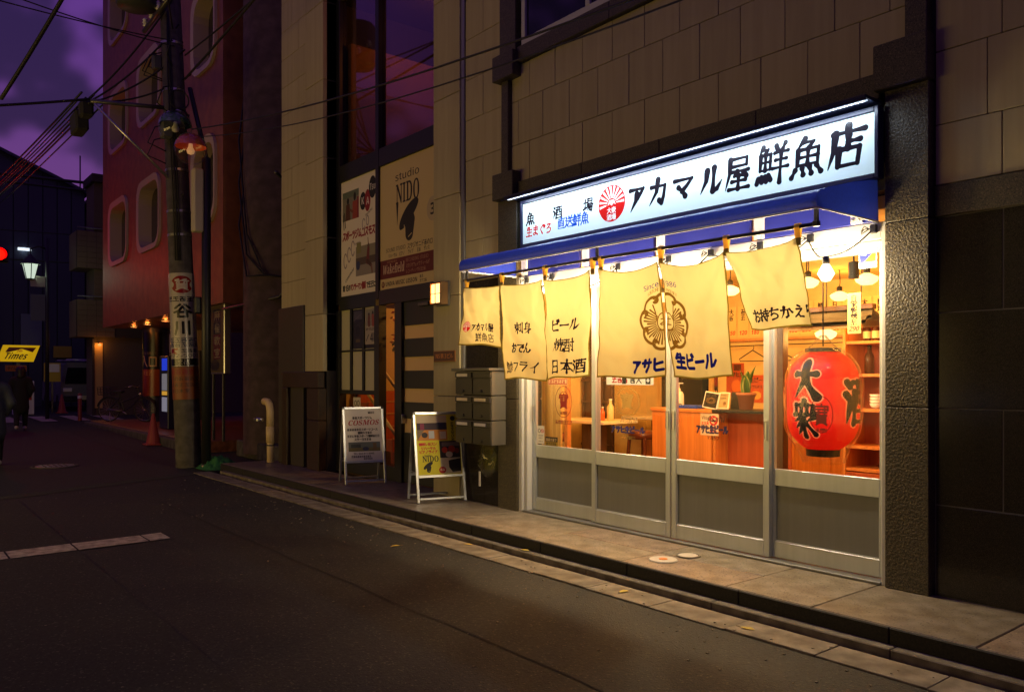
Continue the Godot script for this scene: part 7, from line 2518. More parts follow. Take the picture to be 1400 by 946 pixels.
	wbox(rr, "eave", M.black_matt, -46.3, -40.7, 9.6, 9.85, -8.2, -2.55, 0.06)
	wbox(rr, "ridge", M.black_matt, -46.0, -41.0, 9.85, 10.9, -7.5, -3.6, 0.3)
	tube(rr, "aerial", M.wire, [Vector3(2.0, 9.85, 3.0), Vector3(2.0, 11.4, 3.0)], 0.03, 5)
	times_sign()
	parked_van()
	street_lantern()
	signal_light()
	# posts and cones over there
	var bo := thing("bollard", "short red bollard with a pale band at the tiled corner", "bollard", Vector3(-28.6, 0.15, 0.10))
	part(bo, "post", lathe([[0.0, 0.88], [0.05, 0.87], [0.06, 0.84], [0.06, 0.0]], 14), plain(lin(0.22, 0.03, 0.025), 0.5))
	part(bo, "band", lathe([[0.062, 0.80], [0.064, 0.79], [0.064, 0.72], [0.062, 0.71]], 14), M.white)
	cone(Vector3(-18.9, gy(-18.9), 0.42), "red traffic cone standing on the road by the tiled step")
	cone(Vector3(-33.6, gy(-33.6), -0.22), "red traffic cone far off beside the parked van")
	bicycle()

func cone(at: Vector3, label: String) -> void:
	var t := thing("traffic_cone", label, "traffic cone", at, "traffic cones")
	part(t, "base", cbox(Vector3(0.36, 0.03, 0.36), 0.01), M.cone_red)
	part(t, "shell", lathe([[0.15, 0.03], [0.03, 0.68], [0.02, 0.70], [0.0, 0.70]], 20), M.cone_red)
	part(t, "collar", lathe([[0.157, 0.03], [0.16, 0.05], [0.145, 0.055]], 20), M.cone_red)

func times_sign() -> void:
	var t := thing("parking_sign", "lit yellow slanted parking sign with black lettering at the corner", "sign", Vector3(-33.0, gy(-33.0), 1.2))
	var p := Pic.new(300, 150, Color(0.86, 0.68, 0.05))
	p.poly(PackedVector2Array([Vector2(54, 20), Vector2(276, 20), Vector2(262, 62), Vector2(170, 34), Vector2(60, 66), Vector2(40, 62)]), Color(0.20, 0.05, 0.02))
	p.poly(PackedVector2Array([Vector2(66, 70), Vector2(160, 34), Vector2(250, 72)]), Color(0.90, 0.74, 0.08))
	latin(p, "24h", 130, 62, 20, Color(0.5, 0.1, 0.03), font_bold)
	latin(p, "Times", 44, 128, 56, Color(0.06, 0.05, 0.03), font_bold, 1.0, 0.2, 0.0, 180)
	var m := printed(p.tex(), 0.4)
	m.emission_enabled = true
	m.emission = Color(1, 1, 1)
	m.emission_operator = BaseMaterial3D.EMISSION_OP_MULTIPLY
	m.emission_texture = m.albedo_texture
	m.emission_energy_multiplier = 0.55
	# a leaning box facing along +x
	var q := [Vector3(0.06, 2.46, 0.50), Vector3(0.06, 2.46, -0.62), Vector3(0.06, 1.88, -0.42), Vector3(0.06, 1.88, 0.70)]
	part(t, "sign_face", sheet(q[0], q[1], q[2], q[3]), m)
	var bx := ST()
	var back := []
	for v in q:
		back.append(v + Vector3(-0.16, 0, 0))
	for i in 4:
		quad_out(bx, q[i] - Vector3(0.002, 0, 0), q[(i + 1) % 4] - Vector3(0.002, 0, 0), back[(i + 1) % 4], back[i], Vector3(0, 2.17, 0.04))
	quad_out(bx, back[0], back[1], back[2], back[3], Vector3(0.06, 2.17, 0))
	part(t, "sign_case", bx.commit(), plain(lin(0.55, 0.4, 0.03), 0.5))
	lbox(t, "post", M.steel_dark, Vector3(-0.05, 0.94, 0.04), Vector3(0.12, 1.88, 0.12), 0.01)
	var s := Pic.new(160, 44, Color(0.62, 0.22, 0.03))
	jp(s, "タイムズ駐車", 10, 8, 26, Color(0.16, 0.05, 0.02), 0.16, false, 0.9)
	part(t, "strip_sign", sheet(Vector3(0.07, 1.74, 0.42), Vector3(0.07, 1.74, -0.20), Vector3(0.07, 1.55, -0.20), Vector3(0.07, 1.55, 0.42)), printed(s.tex(), 0.4))
	lbox(t, "strip_case", plain(lin(0.5, 0.2, 0.03), 0.5), Vector3(0.02, 1.645, 0.11), Vector3(0.09, 0.21, 0.64), 0.005)
	area(t, "sign_light", Vector3(0.12, 2.17, 0.04), Vector3(1, 0, 0), Vector2(1.0, 0.5), Color(1.0, 0.8, 0.25), 0.05)
	var k := thing("pay_machine", "red and white parking pay machine under the yellow sign", "machine", Vector3(-33.3, gy(-33.3), 1.05))
	lbox(k, "cabinet", M.white, Vector3(0, 0.6, 0), Vector3(0.5, 1.2, 0.62), 0.02)
	lbox(k, "red_panel", plain(lin(0.5, 0.03, 0.03), 0.4), Vector3(0.255, 0.82, 0.0), Vector3(0.012, 0.6, 0.46), 0.003)
	lbox(k, "button_panel", M.white, Vector3(0.265, 0.88, 0.0), Vector3(0.012, 0.22, 0.22), 0.003)
	var bd := thing("rate_board", "yellow and white parking rate board beside the yellow sign", "sign", Vector3(-34.2, gy(-34.2), 0.0))
	lbox(bd, "post", M.steel_dark, Vector3(0, 0.6, 0), Vector3(0.06, 1.2, 0.06), 0.0)
	lbox(bd, "board", plain(lin(0.5, 0.36, 0.03), 0.5), Vector3(0.02, 1.5, 0), Vector3(0.06, 0.7, 0.55), 0.006)
	lbox(bd, "white_field", M.white, Vector3(0.056, 1.66, 0), Vector3(0.01, 0.3, 0.46), 0.0)

func parked_van() -> void:
	var t := thing("parked_van", "dark parked van beyond the crossing beside the balcony block", "van", Vector3(-34.9, gy(-34.9), -1.25))
	var body := PackedVector2Array([Vector2(-0.85, 0.35), Vector2(0.85, 0.35), Vector2(0.86, 0.95), Vector2(0.74, 1.78), Vector2(0.62, 1.88), Vector2(-0.62, 1.88), Vector2(-0.74, 1.78), Vector2(-0.86, 0.95)])
	var st := ST()
	sprism(st, body, -4.2, 0.0)
	var o := part(t, "body", st.commit(), plain(lin(0.16, 0.165, 0.17), 0.25))
	o.rotation.y = PI / 2
	var ws := ST()
	quad_out(ws, Vector3(0.012, 1.05, -0.72), Vector3(0.012, 1.05, 0.72), Vector3(0.012, 1.68, 0.62), Vector3(0.012, 1.68, -0.62), Vector3(-1, 1.3, 0))
	part(t, "windscreen", ws.commit(), M.window_dark)
	for s in [-1.0, 1.0]:
		lbox(t, "headlight", M.white_gloss, Vector3(0.02, 0.82, s * 0.62), Vector3(0.05, 0.14, 0.3), 0.02)
		for x in [-0.7, -3.4]:
			var w := part(t, "wheel", lathe([[0.0, -0.1], [0.31, -0.1], [0.33, -0.06], [0.33, 0.06], [0.31, 0.1], [0.0, 0.1]], 20, false), M.rubber, Vector3(x, 0.33, s * 0.76))
			w.rotation.x = PI / 2
			part(w, "rim", lathe([[0.0, -0.11], [0.19, -0.108], [0.2, -0.09]], 16), M.steel)
	lbox(t, "bumper", M.black_matt, Vector3(0.03, 0.48, 0), Vector3(0.12, 0.22, 1.7), 0.03)
	lbox(t, "number_plate", plain(lin(0.55, 0.5, 0.3), 0.5), Vector3(0.095, 0.52, 0), Vector3(0.012, 0.16, 0.33), 0.002)
	tube(t, "roof_rack", M.steel, [Vector3(-0.4, 2.0, -0.6), Vector3(-0.4, 2.0, 0.6)], 0.02, 6)
	tube(t, "roof_rack", M.steel, [Vector3(-2.4, 2.0, -0.6), Vector3(-2.4, 2.0, 0.6)], 0.02, 6)
	for s in [-1.0, 1.0]:
		tube(t, "rack_rail", M.steel, [Vector3(-0.3, 1.96, s * 0.6), Vector3(-2.6, 1.96, s * 0.6)], 0.025, 6)

func street_lantern() -> void:
	var t := thing("street_lamp", "old-style four-sided street lantern lit on a thin dark post", "street lamp", Vector3(-30.0, gy(-30), 0.80))
	tube(t, "post", M.black, [Vector3(0, 0, 0), Vector3(0, 5.9, 0)], 0.06, 10)
	tube(t, "arm", M.black, [Vector3(0, 5.55, 0), Vector3(0.02, 5.62, 0.25), Vector3(0.02, 5.5, 0.48)], 0.025, 6)
	var at := Vector3(0.02, 4.55, 0.48)
	part(t, "glass", lathe([[0.13, 0.0], [0.24, 0.46]], 6, false), glow(Color(0.86, 0.94, 0.86), 0.8), at)
	part(t, "roof", lathe([[0.31, 0.46], [0.14, 0.66], [0.03, 0.78], [0.0, 0.86]], 6, false), M.black, at)
	part(t, "base", lathe([[0.0, -0.06], [0.10, -0.04], [0.14, 0.0]], 6, false), M.black, at)
	var bars := ST()
	for k in 6:
		var a := TAU * k / 6.0
		stube(bars, [Vector3(cos(a) * 0.132, 0, sin(a) * 0.132), Vector3(cos(a) * 0.243, 0.46, sin(a) * 0.243)], 0.014, 5)
	part(t, "bar", bars.commit(), M.black, at)
	tube(t, "hook", M.black, [at + Vector3(0, 0.84, 0), at + Vector3(0, 0.98, 0)], 0.02, 6)
	omni(t, "lamp_light", at + Vector3(0, 0.25, 0), Color(0.9, 1.0, 0.85), 0.5, 0.1)
	for k in 2:
		var b := part(t, "street_banner", cbox(Vector3(0.03, [0.34, 0.85][k], 0.42), 0.004), [plain(lin(0.35, 0.34, 0.3), 0.7), plain(lin(0.10, 0.12, 0.16), 0.7)][k], Vector3(0.03, [4.3, 3.2][k], 0.27))

func signal_light() -> void:
	var t := thing("traffic_signal", "traffic signal showing red at the crossing", "traffic signal", Vector3(-26.0, 4.62, 2.55))
	lbox(t, "housing", M.black, Vector3(0, 0.26, 0.36), Vector3(0.16, 0.40, 1.15), 0.05)
	for k in 3:
		var lens := part(t, "lens", lathe([[0.0, 0.04], [0.10, 0.03], [0.15, 0.0]], 20), glow(Color(1.0, 0.06, 0.02), 3.0) if k == 0 else M.steel_dark, Vector3(0.082, 0.27, 0.02 + k * 0.36))
		lens.rotation.z = -PI / 2
		var visor := part(t, "visor", lathe([[0.165, 0.0], [0.165, 0.2]], 16), M.black, Vector3(0.08, 0.27, 0.02 + k * 0.36))
		visor.rotation.z = -PI / 2
	tube(t, "arm", M.steel_dark, [Vector3(-0.05, 0.5, 0.9), Vector3(-0.05, 0.7, 1.0), Vector3(-0.05, 0.7, 3.0)], 0.05, 8)
	tube(t, "mast", M.steel_dark, [Vector3(-0.05, -4.5, 3.0), Vector3(-0.05, 1.1, 3.0)], 0.1, 10)
	omni(t, "red_light", Vector3(0.30, 0.27, 0.02), Color(1.0, 0.03, 0.01), 1.6, 0.1)

func bicycle() -> void:
	var t := thing("bicycle", "dark bicycle with a rear basket parked before the poster column", "bicycle", Vector3(-25.4, 0.237, -0.55), "", deg_to_rad(46.0))
	var f := plain(lin(0.02, 0.02, 0.022), 0.4, 0.3)
	for k in 2:
		var x: float = [-0.55, 0.55][k]
		var w := part(t, "wheel", lathe([[0.315, -0.018], [0.345, -0.012], [0.352, 0.0], [0.345, 0.012], [0.315, 0.018], [0.31, 0.0], [0.315, -0.018]], 36), M.rubber, Vector3(x, 0.352, 0))
		w.rotation.x = PI / 2
		part(w, "rim", lathe([[0.312, -0.012], [0.302, 0.0], [0.312, 0.012]], 36), M.steel)
		var sp := ST()
		for i in 18:
			var a := TAU * i / 18.0
			stube(sp, [Vector3(cos(a) * 0.03, 0.02 * (i % 2) - 0.01, sin(a) * 0.03), Vector3(cos(a + 0.2) * 0.305, 0, sin(a + 0.2) * 0.305)], 0.0025, 4)
		part(w, "spokes", sp.commit(), M.steel)
		part(w, "hub", lathe([[0.0, -0.05], [0.025, -0.05], [0.025, 0.05], [0.0, 0.05]], 12), M.steel)
	var fr := ST()
	for e in [[Vector3(-0.55, 0.352, 0), Vector3(-0.08, 0.30, 0)], [Vector3(-0.55, 0.352, 0), Vector3(-0.2, 0.72, 0)], [Vector3(-0.08, 0.30, 0), Vector3(-0.24, 0.82, 0)], [Vector3(-0.08, 0.30, 0), Vector3(0.36, 0.62, 0)], [Vector3(-0.2, 0.55, 0), Vector3(0.34, 0.76, 0)], [Vector3(0.55, 0.352, 0), Vector3(0.32, 0.98, 0)]]:
		stube(fr, e, 0.018, 8)
	part(t, "frame", fr.commit(), f)
	part(t, "saddle", cbox(Vector3(0.26, 0.07, 0.17), 0.03), M.black, Vector3(-0.25, 0.84, 0))
	tube(t, "handlebar", M.steel, [Vector3(0.16, 1.0, -0.27), Vector3(0.28, 1.05, -0.2), Vector3(0.32, 1.0, 0), Vector3(0.28, 1.05, 0.2), Vector3(0.16, 1.0, 0.27)], 0.013, 8)
	for s in [-1.0, 1.0]:
		tube(t, "grip", M.black, [Vector3(0.10, 0.985, s * 0.28), Vector3(0.2, 1.01, s * 0.265)], 0.02, 8)
	var bs := ST()
	for k in 6:
		var y := 0.78 + k * 0.045
		var w := 0.15 + k * 0.008
		stube(bs, [Vector3(-0.80, y, -w), Vector3(-0.42, y, -w), Vector3(-0.42, y, w), Vector3(-0.80, y, w), Vector3(-0.80, y, -w)], 0.008, 5)
	for k in 5:
		var x := -0.80 + k * 0.095
		stube(bs, [Vector3(x, 1.005, -0.19), Vector3(x, 0.78, -0.15), Vector3(x, 0.78, 0.15), Vector3(x, 1.005, 0.19)], 0.008, 5)
	part(t, "rear_basket", bs.commit(), M.black)
	tube(t, "mudguard", f, arc_pts(Vector3(-0.55, 0.352, 0), 0.375, 0.3, 2.9), 0.02, 6)
	tube(t, "mudguard", f, arc_pts(Vector3(0.55, 0.352, 0), 0.375, 0.5, 2.6), 0.02, 6)
	tube(t, "chain_case", M.steel_dark, [Vector3(-0.55, 0.352, 0.05), Vector3(-0.08, 0.30, 0.05)], 0.04, 8)
	tube(t, "crank", M.steel, [Vector3(-0.08, 0.30, 0.09), Vector3(0.06, 0.22, 0.09)], 0.012, 6)
	part(t, "pedal", cbox(Vector3(0.09, 0.02, 0.08), 0.004), M.black, Vector3(0.06, 0.21, 0.13))
	tube(t, "stand", M.steel, [Vector3(-0.5, 0.3, 0.06), Vector3(-0.42, 0.0, 0.16)], 0.01, 6)
	part(t, "lamp", lathe([[0.0, 0.06], [0.04, 0.05], [0.045, 0.0]], 12), M.steel, Vector3(0.42, 0.80, 0.05)).rotation.z = -PI / 2

func arc_pts(c: Vector3, r: float, a0: float, a1: float) -> Array:
	var out := []
	for k in 11:
		var a := lerpf(a0, a1, k / 10.0)
		out.append(c + Vector3(cos(a) * r, sin(a) * r, 0))
	return out

# ---------------------------------------------------------------- pole and cables

func sagging(a: Vector3, b: Vector3, drop: float, n := 14) -> Array:
	var out := []
	for k in n + 1:
		var u := float(k) / n
		out.append(a.lerp(b, u) - Vector3(0, drop * 4.0 * u * (1.0 - u), 0))
	return out

func wire(a: Vector3, b: Vector3, drop: float, r: float, label: String) -> void:
	var t := thing("overhead_cable", label, "cable", a, "overhead cables along the street")
	var pts := []
	for p in sagging(a, b, drop):
		pts.append(p - a)
	tube(t, "strand", M.wire, pts, r, 5)

func pole_print() -> Texture2D:
	var p := Pic.new(200, 560, Color(0.66, 0.63, 0.57))
	var red := Color(0.50, 0.08, 0.09)
	var k := Color(0.08, 0.08, 0.08)
	p.disc(100, 70, 52, 52, red)
	p.disc(42, 70, 22, 22, Color(0.66, 0.63, 0.57))
	p.disc(158, 70, 22, 22, Color(0.66, 0.63, 0.57))
	jp(p, "質", 66, 34, 70, Color(0.72, 0.68, 0.62), 0.11, false)
	jp(p, "貴金属販売", 22, 140, 32, k, 0.15, false, 1.0)
	jp(p, "谷", 56, 184, 86, k, 0.14, false)
	jp(p, "川", 56, 286, 86, k, 0.14, false)
	jp(p, "高津区溝口", 26, 386, 30, Color(0.2, 0.22, 0.3), 0.13, false, 1.0)
	jp(p, "病院前広場", 26, 416, 30, Color(0.2, 0.22, 0.3), 0.13, false, 1.0)
	p.seg(40, 462, 7, 60, 482, 7, red)
	p.seg(40, 462, 7, 66, 456, 7, red)
	p.seg(40, 462, 7, 36, 476, 6, red)
	jp(p, "徒歩先", 86, 452, 26, Color(0.2, 0.2, 0.22), 0.13, false)
	latin(p, "822-5000", 22, 506, 20, Color(0.15, 0.15, 0.16), font_sans, 1.0, 0.0, 0.0, 150)
	p.rect(20, 514, 182, 556, k)
	latin(p, "2-10", 70, 552, 18, Color(0.6, 0.58, 0.52), font_bold)
	jp(p, "溝口", 66, 516, 18, Color(0.6, 0.58, 0.52), 0.12, false, 1.6)
	return p.tex()

func pole_wrap(t: Node3D, called: String, mat: Material, y0: float, y1: float, r0: float, r1: float, mid: float, span: float) -> void:
	var st := ST()
	st.set_smooth_group(0)
	for k in 16:
		var q := []
		for e in [[k, 1.0], [k + 1, 1.0], [k + 1, 0.0], [k, 0.0]]:
			var a: float = mid + span * (0.5 - e[0] / 16.0)
			var r := lerpf(r0, r1, e[1])
			q.append([Vector3(cos(a) * r, lerpf(y0, y1, e[1]), sin(a) * r), Vector2(e[0] / 16.0, 1.0 - e[1])])
		for i in [0, 1, 2, 0, 2, 3]:
			st.set_uv(q[i][1])
			st.add_vertex(q[i][0])
	st.generate_normals()
	part(t, called, st.commit(), mat)

func build_pole_and_wires() -> void:
	var base := Vector3(-14.24, 0.0, 1.05)
	var t := thing("utility_pole", "thick concrete utility pole wrapped with white and orange sign bands", "utility pole", base)
	t.rotation.z = 0.012
	t.rotation.x = 0.036
	part(t, "shaft", lathe([[0.215, 0.0], [0.150, 11.0], [0.0, 11.0]], 28), M.pole_concrete)
	# the side seen from the street: towards the camera
	var mid := atan2(4.3, 14.2)
	pole_wrap(t, "white_band", printed(pole_print(), 0.25), 1.72, 3.30, 0.216, 0.204, mid, 3.6)
	pole_wrap(t, "back_band", M.white, 1.74, 3.28, 0.2085, 0.1975, mid + PI, 2.7)
	var op := Pic.new(160, 150, Color(0.50, 0.25, 0.06))
	jp(op, "交通安全日", 16, 10, 24, Color(0.5, 0.08, 0.04), 0.16, false, 1.05)
	jp(op, "この先通行止", 14, 44, 20, Color(0.25, 0.12, 0.04), 0.1, false)
	jp(op, "自転車注意大", 14, 72, 20, Color(0.25, 0.12, 0.04), 0.1, false)
	jp(op, "年日本室", 14, 100, 20, Color(0.25, 0.12, 0.04), 0.1, false)
	pole_wrap(t, "orange_band", printed(op.tex(), 0.5), 1.16, 1.71, 0.2185, 0.2155, mid, 3.3)
	for y in [3.95, 4.35, 5.05, 6.4, 7.2]:
		part(t, "strap", lathe([[0.21 - y * 0.0055, -0.02], [0.222 - y * 0.0055, -0.02], [0.222 - y * 0.0055, 0.02], [0.21 - y * 0.0055, 0.02]], 24, false), M.steel, Vector3(0, y, 0))
	for k in 6:
		part(t, "step_bolt", cbox(Vector3(0.16, 0.016, 0.016), 0.003), M.steel_dark, Vector3(0.22 * (1 if k % 2 == 0 else -1), 4.6 + k * 0.45, 0.0))
	# cable arm reaching over the street, with its stay
	tube(t, "arm", M.steel_dark, [Vector3(0, 6.12, 0), Vector3(0.0, 6.02, 1.30)], 0.035, 8)
	tube(t, "stay", M.steel, [Vector3(0.06, 4.9, 0.16), Vector3(0.02, 5.98, 1.25)], 0.022, 8)
	# transformer drum and its frame
	part(t, "transformer", lathe([[0.0, 0.0], [0.30, 0.02], [0.32, 0.06], [0.32, 0.80], [0.28, 0.86], [0.0, 0.9]], 24), plain(lin(0.05, 0.052, 0.056), 0.5), Vector3(-0.15, 7.75, 0.50))
	tube(t, "cross_bar", M.steel_dark, [Vector3(-0.9, 7.7, 0.2), Vector3(0.9, 7.7, 0.2)], 0.045, 6)
	part(t, "junction_box", cbox(Vector3(0.5, 0.34, 0.2), 0.03), M.black_matt, Vector3(-0.75, 5.68, 1.33))
	part(t, "junction_box", cbox(Vector3(0.22, 0.26, 0.2), 0.04), M.black_matt, Vector3(-0.2, 5.80, 1.33))
	for k in 5:
		var ins := part(t, "insulator", lathe([[0.02, 0.0], [0.05, 0.02], [0.03, 0.05], [0.055, 0.07], [0.03, 0.1], [0.05, 0.12], [0.02, 0.15], [0.0, 0.16]], 12), M.white_gloss, Vector3(-0.8 + 0.4 * k, 7.74, 0.2))
	part(t, "fuse_box", cbox(Vector3(0.22, 0.34, 0.16), 0.02), plain(lin(0.12, 0.12, 0.115), 0.6), Vector3(0.16, 5.55, 0.2))
	part(t, "fuse_box", cbox(Vector3(0.16, 0.24, 0.14), 0.02), plain(lin(0.07, 0.07, 0.07), 0.6), Vector3(-0.08, 6.75, 0.24))
	for k in 3:
		tube(t, "riser_cable", M.wire, [Vector3(0.19, 3.5, 0.06 + 0.04 * k), Vector3(0.185, 5.0, 0.06 + 0.04 * k), Vector3(0.17, 6.0 + 0.3 * k, 0.06 + 0.04 * k), Vector3(0.15, 7.7, 0.1)], 0.014, 6)
	var rl := RandomNumberGenerator.new()
	rl.seed = 6
	for k in 7:
		var y := rl.randf_range(5.6, 7.4)
		var an := rl.randf_range(-0.6, 2.6)
		var out := Vector3(cos(an), 0, sin(an))
		tube(t, "jumper_loop", M.wire, [out * 0.17 + Vector3(0, y, 0), out * 0.38 + Vector3(0.08, y - 0.1, 0), out * 0.42 + Vector3(-0.05, y - 0.34, 0.05), out * 0.18 + Vector3(0, y - 0.45, 0)], 0.011, 5)
	var coil := ST()
	for k in 2:
		var pts := []
		for i in 17:
			var a := TAU * i / 16.0
			pts.append(Vector3(0.24 + 0.02 * k, 5.9 + 0.3 * k + 0.16 * sin(a), 0.16 * cos(a)))
		stube(coil, pts, 0.012, 5)
	part(t, "cable_coil", coil.commit(), M.wire)
	# decorative street lamp globes fixed on the pole
	var lp := thing("globe_lamp", "clear globe street lamps with green and orange caps on the pole", "street lamp", Vector3(-13.9, 5.30, 1.20))
	var clear := plain(Color(0.3, 0.33, 0.36, 0.10), 0.03)
	clear.transparency = BaseMaterial3D.TRANSPARENCY_ALPHA
	clear.metallic_specular = 1.0
	for k in 2:
		var at: Vector3 = [Vector3(-0.12, 0.42, 0.14), Vector3(0.30, -0.02, 0.02)][k]
		var r: float = [0.27, 0.26][k]
		var prof := []
		for i in 15:
			var a := -PI / 2 + PI * i / 14.0
			prof.append([maxf(r * cos(a), 0.0), r * sin(a)])
		part(lp, "globe", lathe(prof, 26), clear, at)
		var cap := []
		for i in 7:
			var a := 0.12 + (PI / 2 - 0.2) * i / 6.0 * 0.75
			cap.append([(r - 0.012) * cos(a), (r - 0.012) * sin(a)])
		var capm: StandardMaterial3D = plain(lin(0.03, 0.10, 0.03), 0.2) if k == 0 else plain(lin(0.55, 0.10, 0.02), 0.2)
		part(lp, "coloured_cap", lathe(cap, 26), capm, at)
		part(lp, "bulb", lathe([[0.0, -0.1], [0.05, -0.08], [0.065, -0.03], [0.035, 0.03], [0.03, 0.08], [0.0, 0.08]], 14), M.white_gloss if k == 0 else glow(Color(1.0, 0.75, 0.5), 0.3), at)
	omni(lp, "globe_light", Vector3(0.30, -0.05, 0.02), Color(1.0, 0.6, 0.3), 0.006, 0.04)
	tube(lp, "bracket", M.steel, [Vector3(-0.28, 0.05, -0.12), Vector3(0.0, 0.25, 0.0), Vector3(0.26, 0.22, 0.02)], 0.025, 8)
	tube(lp, "bracket", M.steel, [Vector3(-0.28, 0.70, -0.12), Vector3(-0.12, 0.70, 0.12)], 0.025, 8)
	# the thin steel pole beside, with its switch box
	var s := thing("thin_pole", "thin dark steel pole standing close beside the concrete pole", "pole", Vector3(-13.72, 0.0, 0.93))
	tube(s, "shaft", M.black, [Vector3(0, 0, 0), Vector3(0, 5.2, 0)], 0.075, 12)
	part(s, "meter_box", cbox(Vector3(0.18, 1.05, 0.16), 0.02), plain(lin(0.45, 0.4, 0.3), 0.6), Vector3(-0.02, 3.95, 0.14))
	part(s, "camera_box", cbox(Vector3(0.10, 0.28, 0.12), 0.02), M.black, Vector3(-0.12, 2.6, 0.1))
	tube(s, "brace", M.black, [Vector3(0, 5.2, 0), Vector3(-0.55, 6.5, 0.1)], 0.04, 8)
	part(s, "foot_ring", lathe([[0.09, 0.0], [0.09, 0.06], [0.077, 0.08]], 14), M.steel_dark)
	# cables
	var arm_end := base + Vector3(-0.08, 6.0, 1.52)
	for k in 7:
		var dz := 0.06 * (k - 3)
		var dy := 0.07 * (k % 3) - 0.06
		wire(arm_end + Vector3(0.0, dy, dz), Vector3(-46.0, 8.5 + dy * 3.0, 2.6 + dz * 4.0), 0.12 + 0.06 * k, 0.014 + 0.005 * (k % 2), "dark cable in the bundle sagging from the pole arm towards the crossing")
	for k in 4:
		wire(base + Vector3(0.1, 6.7 + 0.4 * k, 0.1 * k), arm_end + Vector3(-0.3 - 0.2 * k, 0.05, 0.02 * k), 0.16, 0.016, "short slack cable from the pole top down to its arm")
	wire(base + Vector3(0.15, 5.75, 0.0), Vector3(-2.5, 4.15, 1.0), 0.18, 0.011, "thin cable crossing the cream facade from the pole")
	wire(base + Vector3(0.15, 5.62, 0.0), Vector3(-2.5, 4.05, 1.0), 0.26, 0.008, "thin cable hanging just under the other across the facade")
	wire(base + Vector3(0.1, 7.0, 0.1), Vector3(4.0, 7.6, 1.1), 0.5, 0.014, "cable rising from the pole along the street overhead")
	wire(base + Vector3(0.1, 6.6, 0.1), Vector3(4.0, 8.4, 1.6), 0.4, 0.02, "thick cable rising from the pole towards the top of the street")
	wire(base + Vector3(0.1, 7.4, 0.3), Vector3(-5.0, 9.6, 4.6), 0.5, 0.014, "cable slanting across the street above the pole")
	# across the far road, behind the red building
	for k in 4:
		wire(Vector3(-34.0, [9.25, 8.75, 7.2, 6.1][k], 16.0), Vector3(-34.0 + 0.4 * k, [9.4, 8.8, 7.3, 6.1][k], -9.0), [0.5, 0.25, 0.5, 0.4][k], [0.06, 0.05, 0.025, 0.03][k], "horizontal cable over the side road beyond the red building")
	wire(arm_end + Vector3(0, 0.0, 0), Vector3(-13.4, 4.75, 6.5), 0.05, 0.022, "cable leaving the pole arm square across the street")
	wire(Vector3(-13.75, 5.57, 3.85), Vector3(-11.1, 8.3, 2.6), 0.1, 0.03, "thick black cable climbing steeply from the crossing cable")
	wire(base + Vector3(0, 7.25, 0.1), Vector3(-12.7, 6.6, 4.6), 0.05, 0.010, "thin cable from the pole high over the street")
	wire(base + Vector3(0, 7.15, 0.1), Vector3(-12.7, 6.75, 4.3), 0.06, 0.010, "second thin cable from the pole high over the street")

# ---------------------------------------------------------------- people

